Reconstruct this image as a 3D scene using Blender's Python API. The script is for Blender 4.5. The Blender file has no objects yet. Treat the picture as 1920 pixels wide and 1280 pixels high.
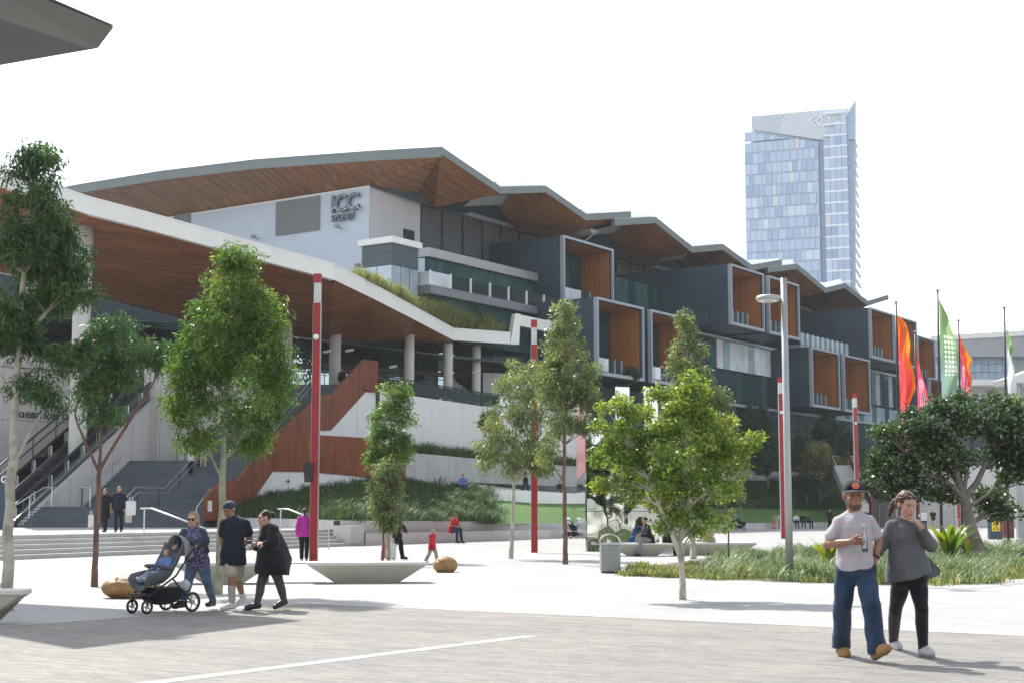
import bpy, bmesh, math, random
import numpy as np
from mathutils import Vector, Matrix

# ---------------------------------------------------------------- camera
SC = bpy.context.scene
COL = SC.collection
F_PX = 2800.0                       # focal length in pixels of the 1920 px wide photograph
CAM_Z = 1.5
PITCH = math.atan(320.0 / F_PX)
cam_d = bpy.data.cameras.new("camera")
cam_d.sensor_width = 36.0
cam_d.lens = 36.0 * F_PX / 1920.0
cam_d.clip_start = 0.1
cam_d.clip_end = 9000.0
cam = bpy.data.objects.new("camera", cam_d)
COL.objects.link(cam)
cam.location = (0, 0, CAM_Z)
cam.rotation_euler = (math.radians(90) + PITCH, 0, 0)
SC.camera = cam

# ---------------------------------------------------------------- sky, sun, exposure
SUN_AZ = (-0.54, 0.84)              # horizontal direction towards the sun
SUN_EL = math.radians(50)
world = bpy.data.worlds.new("World")
SC.world = world
world.use_nodes = True
wn = world.node_tree.nodes
wl = world.node_tree.links
bg = wn["Background"]
sky = wn.new("ShaderNodeTexSky")
sky.sky_type = 'NISHITA'
sky.sun_disc = False
sky.sun_elevation = SUN_EL
sky.sun_rotation = math.atan2(SUN_AZ[0], SUN_AZ[1])
sky.altitude = 0
sky.air_density = 1.0
sky.dust_density = 1.0
sky.ozone_density = 1.0
hsv = wn.new("ShaderNodeHueSaturation")
hsv.inputs['Saturation'].default_value = 0.35
wl.new(sky.outputs['Color'], hsv.inputs['Color'])
wl.new(hsv.outputs['Color'], bg.inputs['Color'])
bg.inputs['Strength'].default_value = 0.15

sun_d = bpy.data.lights.new("sun", 'SUN')
sun_d.energy = 3.2
sun_d.angle = math.radians(0.5)
sun_d.color = (1.0, 0.955, 0.88)
sun = bpy.data.objects.new("sun", sun_d)
COL.objects.link(sun)
_d = Vector((-SUN_AZ[0] * math.cos(SUN_EL), -SUN_AZ[1] * math.cos(SUN_EL), -math.sin(SUN_EL)))
sun.rotation_euler = _d.to_track_quat('-Z', 'Y').to_euler()
sun.location = (-40, 60, 80)

SC.view_settings.view_transform = 'Standard'
SC.view_settings.look = 'None'
SC.view_settings.exposure = 1.12
SC.view_settings.gamma = 1.0
SC.view_settings.use_curve_mapping = False
SC.cycles.use_denoising = True
SC.cycles.max_bounces = 8
SC.cycles.transparent_max_bounces = 12
SC.cycles.caustics_reflective = False
SC.cycles.caustics_refractive = False
SC.cycles.sample_clamp_indirect = 6.0

RNG = random.Random(7)
NR = np.random.RandomState(11)

# ---------------------------------------------------------------- pixel -> world
_fw = Vector((0, math.cos(PITCH), math.sin(PITCH)))
_up = Vector((0, -math.sin(PITCH), math.cos(PITCH)))
CAMP = Vector((0, 0, CAM_Z))
def ray(px, py):
    return Vector(((px - 960) / F_PX, 0, 0)) + _up * ((640 - py) / F_PX) + _fw
def PY(px, py, Y):                  # point seen at a pixel, at distance Y in front
    d = ray(px, py); return CAMP + d * (Y / d.y)
def PZ(px, py, z=0.0):              # point seen at a pixel, on a level plane
    d = ray(px, py); return CAMP + d * ((z - CAM_Z) / d.z)
def PXY(px, Y, z):                  # point at image column px, distance Y, height z
    return Vector(((px - 960) / F_PX * (Y * math.cos(PITCH) + (z - CAM_Z) * math.sin(PITCH)), Y, z))

# building frame: s runs along the facade (away, to the right), v stands out of it
BA = math.radians(34)
BU = Vector((math.sin(BA), math.cos(BA), 0)); BV = Vector((math.cos(BA), -math.sin(BA), 0))
B0 = Vector((PXY(1121, 129, 20).x, 129, 0))
def B(s, v, z): return B0 + BU * s + BV * v + Vector((0, 0, z))
def BPv(px, py, v):
    d = ray(px, py); p0 = B0 + BV * v
    t = (p0 - CAMP).dot(BV) / d.dot(BV); p = CAMP + d * t
    return (p - B0).dot(BU), p.z
def BPs(px, py, s):
    d = ray(px, py); p0 = B0 + BU * s
    t = (p0 - CAMP).dot(BU) / d.dot(BU); p = CAMP + d * t
    return (p - B0).dot(BV), p.z

# ---------------------------------------------------------------- objects
def thing(name, label, cat, loc=(0, 0, 0), rz=0.0, group=None):
    o = bpy.data.objects.new(name, None)
    COL.objects.link(o)
    o.location = loc; o.rotation_euler = (0, 0, rz)
    o.empty_display_size = 0.2
    o['label'] = label; o['category'] = cat
    if group: o['group'] = group
    return o
def tag(o, label, cat, group=None):
    o['label'] = label; o['category'] = cat
    if group: o['group'] = group
    return o
def structure(o, label=None):
    o['kind'] = 'structure'
    if label: o['label'] = label
    return o
def tm(o): return Matrix.LocRotScale(o.location, o.rotation_euler, o.scale)
def wmat(o):
    m = o.matrix_parent_inverse @ tm(o) if o.parent else tm(o)
    return wmat(o.parent) @ m if o.parent else m
def link(name, me, parent=None, world=True):
    o = bpy.data.objects.new(name, me)
    COL.objects.link(o)
    if parent is not None:
        o.parent = parent
        if world: o.matrix_parent_inverse = wmat(parent).inverted()
    return o
def dup(o, parent=None, **kw):
    c = o.copy(); COL.objects.link(c)
    if parent is not None:
        pim = o.matrix_parent_inverse.copy(); c.parent = parent; c.matrix_parent_inverse = pim
    for ch in list(o.children): dup(ch, c)
    return c

class MB:
    """collects shapes, then becomes ONE mesh object"""
    def __init__(self):
        self.v = []; self.f = []; self.m = []; self.mi = 0
    def poly(self, pts):
        n = len(self.v); self.v += [tuple(p) for p in pts]
        self.f.append(tuple(range(n, n + len(pts)))); self.m.append(self.mi)
    def hexa(self, b, t):           # bottom ring, top ring (same count)
        n = len(self.v); k = len(b)
        self.v += [tuple(p) for p in b] + [tuple(p) for p in t]
        self.f.append(tuple(n + i for i in reversed(range(k)))); self.m.append(self.mi)
        self.f.append(tuple(n + k + i for i in range(k))); self.m.append(self.mi)
        for i in range(k):
            j = (i + 1) % k
            self.f.append((n + i, n + j, n + k + j, n + k + i)); self.m.append(self.mi)
    def box(self, x0, x1, y0, y1, z0, z1):
        self.hexa([(x0, y0, z0), (x1, y0, z0), (x1, y1, z0), (x0, y1, z0)],
                  [(x0, y0, z1), (x1, y0, z1), (x1, y1, z1), (x0, y1, z1)])
    def obox(self, o, a, b, c):     # origin corner and three edge vectors
        o, a, b, c = Vector(o), Vector(a), Vector(b), Vector(c)
        if a.cross(b).dot(c) < 0: a, b = b, a
        self.hexa([o, o + a, o + a + b, o + b], [o + c, o + a + c, o + a + b + c, o + b + c])
    def bar(self, p, q, r, seg=8, r2=None):
        p, q = Vector(p), Vector(q); d = (q - p)
        if d.length < 1e-6: return
        d.normalize()
        x = d.orthogonal().normalized(); y = d.cross(x)
        r2 = r if r2 is None else r2
        ring = lambda c, rr: [c + (x * math.cos(2 * math.pi * i / seg) + y * math.sin(2 * math.pi * i / seg)) * rr for i in range(seg)]
        self.hexa(ring(p, r), ring(q, r2))
    def sqbar(self, p, q, w, h=None):
        p, q = Vector(p), Vector(q); d = (q - p).normalized(); h = w if h is None else h
        up = Vector((0, 0, 1))
        if abs(d.z) > 0.95: up = Vector((0, 1, 0))
        x = d.cross(up).normalized(); y = x.cross(d)
        r = lambda c: [c - x * w / 2 - y * h / 2, c + x * w / 2 - y * h / 2, c + x * w / 2 + y * h / 2, c - x * w / 2 + y * h / 2]
        self.hexa(list(reversed(r(p))), list(reversed(r(q))))
    def tube(self, pts, radii, seg=8, cap=True):
        pts = [Vector(p) for p in pts]; n0 = len(self.v); k = len(pts)
        if not hasattr(radii, '__len__'): radii = [radii] * k
        x = None
        for i, p in enumerate(pts):
            d = (pts[min(i + 1, k - 1)] - pts[max(i - 1, 0)]).normalized()
            if x is None: x = d.orthogonal().normalized()
            else: x = (x - d * x.dot(d)).normalized()
            y = d.cross(x)
            for j in range(seg):
                a = 2 * math.pi * j / seg
                self.v.append(tuple(p + (x * math.cos(a) + y * math.sin(a)) * radii[i]))
        for i in range(k - 1):
            for j in range(seg):
                jj = (j + 1) % seg
                self.f.append((n0 + i * seg + j, n0 + i * seg + jj, n0 + (i + 1) * seg + jj, n0 + (i + 1) * seg + j)); self.m.append(self.mi)
        if cap:
            self.f.append(tuple(n0 + j for j in reversed(range(seg)))); self.m.append(self.mi)
            self.f.append(tuple(n0 + (k - 1) * seg + j for j in range(seg))); self.m.append(self.mi)
    def lathe(self, c, prof, seg=24):
        c = Vector(c); n0 = len(self.v)
        for r, z in prof:
            for j in range(seg):
                a = 2 * math.pi * j / seg
                self.v.append((c.x + r * math.cos(a), c.y + r * math.sin(a), c.z + z))
        for i in range(len(prof) - 1):
            for j in range(seg):
                jj = (j + 1) % seg
                self.f.append((n0 + i * seg + j, n0 + i * seg + jj, n0 + (i + 1) * seg + jj, n0 + (i + 1) * seg + j)); self.m.append(self.mi)
        self.f.append(tuple(n0 + j for j in reversed(range(seg)))); self.m.append(self.mi)
        self.f.append(tuple(n0 + (len(prof) - 1) * seg + j for j in range(seg))); self.m.append(self.mi)
    def grid(self, fn, nu, nv):
        n0 = len(self.v)
        for i in range(nu + 1):
            for j in range(nv + 1): self.v.append(tuple(fn(i / nu, j / nv)))
        for i in range(nu):
            for j in range(nv):
                a = n0 + i * (nv + 1) + j
                self.f.append((a, a + 1, a + nv + 2, a + nv + 1)); self.m.append(self.mi)
    def mesh(self, name, mats, smooth=False):
        me = bpy.data.meshes.new(name)
        me.from_pydata(self.v, [], self.f)
        for mt in (mats if isinstance(mats, (list, tuple)) else [mats]): me.materials.append(mt)
        if any(self.m): me.polygons.foreach_set('material_index', self.m)
        if smooth: me.polygons.foreach_set('use_smooth', [True] * len(self.f))
        me.update()
        return me
    def build(self, name, mats, parent=None, smooth=False, world=True, bevel=0.0):
        me = self.mesh(name, mats, smooth)
        if bevel > 0:
            bm = bmesh.new(); bm.from_mesh(me)
            bmesh.ops.remove_doubles(bm, verts=bm.verts, dist=1e-5)
            es = [e for e in bm.edges if len(e.link_faces) == 2 and e.calc_face_angle(0) > 0.5]
            bmesh.ops.bevel(bm, geom=es, offset=bevel, segments=2, affect='EDGES', profile=0.5)
            bm.to_mesh(me); bm.free()
        return link(name, me, parent, world)

def np_mesh(name, verts, faces, mat, parent=None, attr=None, smooth=False, world=True):
    """quads from numpy arrays, with an optional per-vertex float attribute"""
    me = bpy.data.meshes.new(name)
    nv, nf, k = len(verts), len(faces), faces.shape[1]
    me.vertices.add(nv); me.vertices.foreach_set('co', np.asarray(verts, np.float32).ravel())
    me.loops.add(nf * k); me.loops.foreach_set('vertex_index', np.asarray(faces, np.int32).ravel())
    me.polygons.add(nf)
    me.polygons.foreach_set('loop_start', np.arange(0, nf * k, k, dtype=np.int32))
    me.polygons.foreach_set('loop_total', np.full(nf, k, np.int32))
    if smooth: me.polygons.foreach_set('use_smooth', np.ones(nf, bool))
    if attr is not None:
        a = me.attributes.new('tone', 'FLOAT', 'POINT'); a.data.foreach_set('value', np.asarray(attr, np.float32))
    me.materials.append(mat)
    me.update(calc_edges=True); me.validate()
    return link(name, me, parent, world)

# ---------------------------------------------------------------- materials
def new_mat(name):
    m = bpy.data.materials.new(name); m.use_nodes = True
    nt = m.node_tree; b = nt.nodes['Principled BSDF']
    return m, nt, b
def srgb(r, g, b):
    f = lambda c: (c / 255 / 12.92) if c <= 10 else ((c / 255 + 0.055) / 1.055) ** 2.4
    return (f(r), f(g), f(b))
def coords(nt, rot=0.0, scale=(1, 1, 1), obj=False):
    if obj:
        g = nt.nodes.new('ShaderNodeTexCoord').outputs['Object']
    else:
        g = nt.nodes.new('ShaderNodeNewGeometry').outputs['Position']
    mp = nt.nodes.new('ShaderNodeMapping'); mp.vector_type = 'POINT'
    mp.inputs['Rotation'].default_value = (0, 0, rot); mp.inputs['Scale'].default_value = scale
    nt.links.new(g, mp.inputs['Vector'])
    return mp.outputs['Vector']
def noise(nt, vec, scale, detail=4, rough=0.55):
    n = nt.nodes.new('ShaderNodeTexNoise')
    n.inputs['Scale'].default_value = scale; n.inputs['Detail'].default_value = detail
    n.inputs['Roughness'].default_value = rough
    nt.links.new(vec, n.inputs['Vector']); return n.outputs['Fac']
def ramp(nt, fac, stops):
    r = nt.nodes.new('ShaderNodeValToRGB')
    while len(r.color_ramp.elements) < len(stops): r.color_ramp.elements.new(0.5)
    for e, (p, c) in zip(r.color_ramp.elements, stops):
        e.position = p; e.color = (*c, 1)
    nt.links.new(fac, r.inputs['Fac']); return r.outputs['Color']
def mixc(nt, fac, a, b, mode='MIX'):
    m = nt.nodes.new('ShaderNodeMix'); m.data_type = 'RGBA'; m.blend_type = mode
    for sock, val in ((m.inputs[0], fac), (m.inputs[6], a), (m.inputs[7], b)):
        if isinstance(val, (int, float)): sock.default_value = val
        elif isinstance(val, tuple): sock.default_value = (*val, 1)
        else: nt.links.new(val, sock)
    return m.outputs[2]
def math_n(nt, op, a, b=0.0):
    m = nt.nodes.new('ShaderNodeMath'); m.operation = op
    for i, val in enumerate((a, b)):
        if isinstance(val, (int, float)): m.inputs[i].default_value = val
        else: nt.links.new(val, m.inputs[i])
    return m.outputs[0]
def bump(nt, b, height, strength=0.3, dist=0.02):
    bp = nt.nodes.new('ShaderNodeBump')
    bp.inputs['Strength'].default_value = strength; bp.inputs['Distance'].default_value = dist
    nt.links.new(height, bp.inputs['Height']); nt.links.new(bp.outputs['Normal'], b.inputs['Normal'])
def sc(c, k): return tuple(min(1.0, x * k) for x in c)

def plain(name, col, rough=0.6, metal=0.0, var=0.12, vscale=3.0, spec=0.5, bstr=0.0, bscale=60.0, obj=False):
    m, nt, b = new_mat(name)
    vec = coords(nt, obj=obj)
    n = noise(nt, vec, vscale)
    nt.links.new(ramp(nt, n, [(0.3, sc(col, 1 - var)), (0.7, sc(col, 1 + var))]), b.inputs['Base Color'])
    b.inputs['Roughness'].default_value = rough; b.inputs['Metallic'].default_value = metal
    b.inputs['Specular IOR Level'].default_value = spec
    if bstr: bump(nt, b, noise(nt, vec, bscale), bstr)
    return m
def concrete(name, col, var=0.10, streak=True, rough=0.8):
    m, nt, b = new_mat(name)
    vec = coords(nt)
    n1 = noise(nt, vec, 0.5, 5); n2 = noise(nt, coords(nt, scale=(1, 1, 0.12)), 1.6, 4); n3 = noise(nt, vec, 30, 3)
    f = math_n(nt, 'ADD', math_n(nt, 'MULTIPLY', n1, 0.45), math_n(nt, 'ADD', math_n(nt, 'MULTIPLY', n2, 0.35), math_n(nt, 'MULTIPLY', n3, 0.2)))
    nt.links.new(ramp(nt, f, [(0.3, sc(col, 1 - var * 1.6)), (0.52, col), (0.72, sc(col, 1 + var))]), b.inputs['Base Color'])
    b.inputs['Roughness'].default_value = rough
    bump(nt, b, n3, 0.15, 0.01)
    return m
def timber(name, dark, light, rot, board=0.14, along='X', rough=0.45, zs=0.8, wv=0.4):
    """boards running along one axis of a frame turned by rot about z"""
    m, nt, b = new_mat(name)
    vec = coords(nt, rot=rot)
    sx, sy = (0.25, 1 / board) if along == 'X' else (1 / board, 0.25)
    mp = nt.nodes.new('ShaderNodeMapping'); mp.inputs['Scale'].default_value = (sx, sy, zs)
    nt.links.new(vec, mp.inputs['Vector'])
    fl = nt.nodes.new('ShaderNodeVectorMath'); fl.operation = 'FLOOR'; nt.links.new(mp.outputs['Vector'], fl.inputs[0])
    wn_ = nt.nodes.new('ShaderNodeTexWhiteNoise'); wn_.noise_dimensions = '3D'; nt.links.new(fl.outputs[0], wn_.inputs['Vector'])
    g = noise(nt, mp.outputs['Vector'], 2.2, 5, 0.65)
    big = noise(nt, vec, 0.18, 3)
    f = math_n(nt, 'ADD', math_n(nt, 'ADD', math_n(nt, 'MULTIPLY', wn_.outputs['Value'], wv), 0.5 * (0.4 - wv)), math_n(nt, 'ADD', math_n(nt, 'MULTIPLY', g, 0.3), math_n(nt, 'MULTIPLY', big, 0.35)))
    mid = tuple((a + c) / 2 for a, c in zip(dark, light))
    nt.links.new(ramp(nt, f, [(0.2, dark), (0.5, mid), (0.85, light)]), b.inputs['Base Color'])
    b.inputs['Roughness'].default_value = rough
    return m
def glassy(name, col, rough=0.06, spec=0.8, metal=0.0, wob=0.0):
    m, nt, b = new_mat(name)
    vec = coords(nt)
    n = noise(nt, vec, 0.35, 2)
    nt.links.new(ramp(nt, n, [(0.3, sc(col, 0.75)), (0.7, sc(col, 1.3))]), b.inputs['Base Color'])
    b.inputs['Roughness'].default_value = rough; b.inputs['Specular IOR Level'].default_value = spec
    b.inputs['Metallic'].default_value = metal
    if wob: bump(nt, b, noise(nt, vec, 0.8, 2), wob, 0.15)
    return m
def clear_glass(name, tint=(0.86, 0.93, 0.93), alpha=0.75):
    m, nt, b = new_mat(name)
    tr = nt.nodes.new('ShaderNodeBsdfTransparent'); tr.inputs['Color'].default_value = (*tint, 1)
    gl = nt.nodes.new('ShaderNodeBsdfGlossy'); gl.inputs['Roughness'].default_value = 0.04
    gl.inputs['Color'].default_value = (0.9, 0.95, 0.97, 1)
    fr = nt.nodes.new('ShaderNodeFresnel'); fr.inputs['IOR'].default_value = 1.5
    f = math_n(nt, 'ADD', fr.outputs['Fac'], 1 - alpha - 0.12)
    mx = nt.nodes.new('ShaderNodeMixShader'); nt.links.new(f, mx.inputs[0])
    nt.links.new(tr.outputs[0], mx.inputs[1]); nt.links.new(gl.outputs[0], mx.inputs[2])
    nt.links.new(mx.outputs[0], nt.nodes['Material Output'].inputs['Surface'])
    return m
def leaf_mat(name, stops, trans=0.35, rough=0.42, spec=0.5, tint=(1.0, 1.12, 0.55), coat=0.0):
    m, nt, b = new_mat(name)
    at = nt.nodes.new('ShaderNodeAttribute'); at.attribute_name = 'tone'
    c = ramp(nt, at.outputs['Fac'], stops)
    nt.links.new(c, b.inputs['Base Color'])
    b.inputs['Roughness'].default_value = rough; b.inputs['Specular IOR Level'].default_value = spec
    if coat: b.inputs['Coat Weight'].default_value = coat; b.inputs['Coat Roughness'].default_value = .12
    tl = nt.nodes.new('ShaderNodeBsdfTranslucent')
    nt.links.new(mixc(nt, 1.0, c, tint, 'MULTIPLY'), tl.inputs['Color'])
    mx = nt.nodes.new('ShaderNodeMixShader'); mx.inputs[0].default_value = trans
    nt.links.new(b.outputs[0], mx.inputs[1]); nt.links.new(tl.outputs[0], mx.inputs[2])
    nt.links.new(mx.outputs[0], nt.nodes['Material Output'].inputs['Surface'])
    return m

M = {}
M['white_conc'] = concrete('white_concrete', (0.76, 0.76, 0.745), 0.05)
M['grey_conc'] = concrete('grey_concrete', (0.43, 0.43, 0.42), 0.16)
M['pale_conc'] = concrete('pale_concrete', (0.52, 0.51, 0.49), 0.12)
M['column'] = concrete('column_concrete', (0.52, 0.51, 0.48), 0.08)
M['granite_step'] = concrete('dark_granite', (0.105, 0.122, 0.138), 0.25)
M['plaza_step'] = concrete('step_stone', (0.40, 0.40, 0.38), 0.15)
M['fascia_white'] = concrete('white_fascia', (0.74, 0.73, 0.70), 0.05)
M['joint'] = plain('dark_joint', (0.05, 0.05, 0.05), 0.9)
M['white_block'] = concrete('white_cladding_blue_shade', (0.57, 0.63, 0.72), 0.05)  # blue of the shaded sign face is put into this white cladding
M['white_block2'] = concrete('white_cladding_grey_shade', (0.55, 0.56, 0.58), 0.05)  # same white cladding, with the greyer shade of the facade-side face in its colour
M['charcoal'] = plain('charcoal_cladding', (0.036, 0.066, 0.092), 0.42, 0.25, 0.18, 0.25)
M['charcoal2'] = plain('charcoal_soffit', (0.028, 0.045, 0.058), 0.5, 0.1, 0.2, 0.3)
M['frame_grey'] = plain('pale_grey_frame', (0.33, 0.365, 0.41), 0.45, 0.1, 0.06, 1.0)
M['roof_green'] = plain('grey_green_fascia', (0.165, 0.19, 0.185), 0.5, 0.1, 0.06, 0.5)
M['roof_top'] = plain('pale_roof_sheet', (0.52, 0.55, 0.57), 0.5, 0.1, 0.06, 0.5)
M['timber_soffit'] = timber('timber_soffit', (0.155, 0.056, 0.018), (0.47, 0.195, 0.062), BA, 0.22, 'Y')
M['timber_canopy'] = timber('timber_canopy', (0.12, 0.032, 0.006), (0.46, 0.150, 0.030), math.radians(-5), 0.35, 'X')
M['timber_box'] = timber('timber_lining', (0.19, 0.058, 0.012), (0.46, 0.175, 0.045), BA, 0.16, 'Y', 0.45, 0.02, 0.25)
M['louvre'] = plain('grey_louvre', (0.17, 0.185, 0.20), 0.55, 0.2, 0.1, 0.4)
M['louvre_pale'] = plain('pale_louvre', (0.32, 0.33, 0.34), 0.55, 0.2, 0.06, 0.4)
M['dark_metal'] = plain('dark_metal', (0.03, 0.032, 0.035), 0.4, 0.5, 0.2, 2.0)
M['steel'] = plain('brushed_steel', (0.55, 0.56, 0.57), 0.3, 0.85, 0.08, 4.0)
M['glass_dark'] = glassy('dark_glass', (0.020, 0.042, 0.050), 0.06, 0.16, 0.0, 0.05)
M['glass_green'] = glassy('green_glass', (0.035, 0.080, 0.078), 0.06, 0.2)
M['glass_pale'] = glassy('pale_glass', (0.36, 0.44, 0.50), 0.08, 0.8, 0.2)
M['glass_white'] = glassy('white_rail_and_sky_glass', (0.60, 0.64, 0.68), 0.15, 0.5)  # white is the sky reflection on the glass wall band; rail panes share it
M['glass_mirror'] = glassy('warped_reflective_glass', (0.30, 0.36, 0.37), 0.03, 0.8, 0.9, 0.5)
M['rail_glass'] = clear_glass('balustrade_glass')
def corten_mat():
    m, nt, b = new_mat('corten_steel')
    vec = coords(nt); n1 = noise(nt, vec, 0.9, 6, 0.65); n2 = noise(nt, coords(nt, scale=(1, 1, 0.15)), 2.5, 5)
    f = math_n(nt, 'ADD', math_n(nt, 'MULTIPLY', n1, 0.6), math_n(nt, 'MULTIPLY', n2, 0.4))
    nt.links.new(ramp(nt, f, [(0.3, (0.10, 0.027, 0.009)), (0.5, (0.19, 0.050, 0.014)), (0.72, (0.27, 0.085, 0.028))]), b.inputs['Base Color'])
    b.inputs['Roughness'].default_value = 0.75; bump(nt, b, noise(nt, vec, 40, 4), 0.2, 0.01)
    return m
M['corten'] = corten_mat()
M['red_paint'] = plain('red_pole_paint', (0.30, 0.012, 0.016), 0.35, 0.0, 0.12, 1.5)
M['white_paint'] = plain('white_paint', (0.72, 0.72, 0.70), 0.4, 0.0, 0.04)
M['pole_grey'] = plain('galvanised_grey', (0.36, 0.37, 0.37), 0.45, 0.4, 0.08, 2.0)
M['black'] = plain('black_plastic', (0.018, 0.018, 0.02), 0.45)
M['lamp_white'] = plain('lamp_diffuser', (0.8, 0.8, 0.76), 0.3)
M['soil'] = plain('soil', (0.13, 0.10, 0.07), 0.95, 0, 0.3, 2.0)
M['letter'] = plain('dark_letters', (0.06, 0.07, 0.075), 0.4, 0.2)
M['sign_grey'] = plain('grey_sign_letters', (0.13, 0.16, 0.185), 0.4, 0.3)
M['sign_light'] = plain('pale_sign_letters', (0.7, 0.7, 0.7), 0.4)
# ================================================================ ground, paving, steps, terraces
def plaza_mat():
    m, nt, b = new_mat('pale_plaza_stone')
    vec = coords(nt, rot=BA)
    br = nt.nodes.new('ShaderNodeTexBrick'); br.inputs['Scale'].default_value = 1.0
    br.inputs['Brick Width'].default_value = 0.6; br.inputs['Row Height'].default_value = 0.3
    br.inputs['Mortar Size'].default_value = 0.006; br.inputs['Bias'].default_value = 0.0
    br.inputs['Color1'].default_value = (0.31, 0.308, 0.302, 1); br.inputs['Color2'].default_value = (0.37, 0.367, 0.36, 1)
    br.inputs['Mortar'].default_value = (0.22, 0.215, 0.21, 1)
    nt.links.new(vec, br.inputs['Vector'])
    st = noise(nt, vec, 0.22, 6, 0.62); fine = noise(nt, vec, 9, 4)
    c = mixc(nt, 1.0, br.outputs['Color'], ramp(nt, st, [(0.32, (0.72, 0.72, 0.72)), (0.5, (.95, .95, .95)), (0.62, (1.05, 1.05, 1.05))]), 'MULTIPLY')
    c = mixc(nt, 0.5, c, ramp(nt, fine, [(0.3, (0.28, 0.278, 0.272)), (0.7, (0.40, 0.397, 0.39))]))
    nt.links.new(c, b.inputs['Base Color']); b.inputs['Roughness'].default_value = 0.75
    bump(nt, b, fine, 0.15, 0.01)
    return m
def paver_mat():
    m, nt, b = new_mat('narrow_clay_pavers')
    vec = coords(nt, rot=BA)
    br = nt.nodes.new('ShaderNodeTexBrick'); br.inputs['Scale'].default_value = 1.0
    br.inputs['Brick Width'].default_value = 0.26; br.inputs['Row Height'].default_value = 0.07
    br.inputs['Mortar Size'].default_value = 0.006; br.inputs['Bias'].default_value = -0.1
    br.inputs['Color1'].default_value = (0.19, 0.182, 0.168, 1); br.inputs['Color2'].default_value = (0.285, 0.272, 0.25, 1)
    br.inputs['Mortar'].default_value = (0.17, 0.16, 0.15, 1)
    nt.links.new(vec, br.inputs['Vector'])
    mp = nt.nodes.new('ShaderNodeMapping'); mp.inputs['Scale'].default_value = (0.3, 1.8, 1)
    nt.links.new(vec, mp.inputs['Vector'])
    streak = noise(nt, mp.outputs['Vector'], 1.5, 6, 0.7); big = noise(nt, vec, 0.35, 4); grain = noise(nt, vec, 14, 5, 0.7)
    c = mixc(nt, 1.0, br.outputs['Color'], ramp(nt, streak, [(0.34, (0.78, 0.79, 0.80)), (0.5, (0.96, 0.96, 0.96)), (0.68, (1.10, 1.08, 1.04))]), 'MULTIPLY')
    c = mixc(nt, 1.0, c, ramp(nt, big, [(0.35, (0.88, 0.89, 0.92)), (0.65, (1.08, 1.05, 1.0))]), 'MULTIPLY')
    c = mixc(nt, 1.0, c, ramp(nt, grain, [(0.3, (0.80, 0.80, 0.80)), (0.7, (1.14, 1.14, 1.14))]), 'MULTIPLY')
    nt.links.new(c, b.inputs['Base Color']); b.inputs['Roughness'].default_value = 0.8
    bump(nt, b, br.outputs['Fac'], -0.3, 0.006)
    return m
M['plaza'] = plaza_mat(); M['paver'] = paver_mat()
M['band'] = concrete('pale_paving_band', (0.36, 0.355, 0.345), 0.18)

m = MB(); m.poly([(-4000, -300, 0), (4000, -300, 0), (4000, 6000, 0), (-4000, 6000, 0)])
structure(m.build('plaza', M['plaza']), 'pale sunlit stone plaza')
PC = PZ(596, 1130)
def PV(a, b_, z): return PC + BU * a + BV * b_ + Vector((0, 0, z))
def sheet(q, z):
    m = MB(); m.hexa([p + Vector((0, 0, -.05)) for p in q], [p + Vector((0, 0, z)) for p in q]); return m
m = sheet([PV(0, 0, 0), PV(-60, 0, 0), PV(-60, 60, 0), PV(0, 60, 0)], .004)
structure(m.build('paver_field', M['paver']), 'narrow grey brown paving bricks')
m = sheet([PV(-.26, 0, 0), PV(-.26, 60, 0), PV(0.01, 60, 0), PV(0.01, 0, 0)], .007)
structure(m.build('paving_band', M['band']), 'pale stone strip edging the brick paving')
m = sheet([PV(-40, 6.5, 0), PV(-40, 6.72, 0), PV(-3.6, 6.72, 0), PV(-3.6, 6.5, 0)], .007)
structure(m.build('paving_band', M['band']), 'pale stone strip crossing the brick paving')

# ---- broad plaza steps and the terrace they lead to
SA, SB = PZ(0, 1050), PZ(684, 1022)
SD = (SB - SA).normalized(); SN = Vector((-SD.y, SD.x, 0))
S0 = SA - SD * 26
LEN = (SB - S0).length
steps = structure(link('plaza_steps', None) if False else bpy.data.objects.new('plaza_steps', None), 'five broad pale stone steps')
COL.objects.link(steps); steps.location = S0
for i in range(5):
    m = MB(); o = S0 + SN * (0.40 * i) + Vector((0, 0, 0.15 * i + (0.0 if i else -0.1)))
    ln = LEN - 0.02 - 0.0 * i
    m.obox(o, SD * ln, SN * (0.46 if i < 4 else 1.0), Vector((0, 0, 0.15 + (0.0 if i else 0.1))))
    m.build('step', M['plaza_step'], steps, bevel=0.012)
T1 = 0.75
W0, W1 = Vector((-16.0, 79.0, 0)), Vector((-7.7, 68.9, 0))
m = MB()
a0 = S0 + SN * 2.4; a1 = SB + SN * 2.4
m.poly([Vector((p.x, p.y, T1 - 0.004)) for p in (a0, a1, W1, W0, Vector((-15.4, 77, 0)), Vector((-15.0, 82, 0)), Vector((-45, 95, 0)), Vector((-60, 60, 0)))])
structure(m.build('terrace', M['plaza']), 'upper stone terrace between the broad steps and the dark stair')

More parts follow.
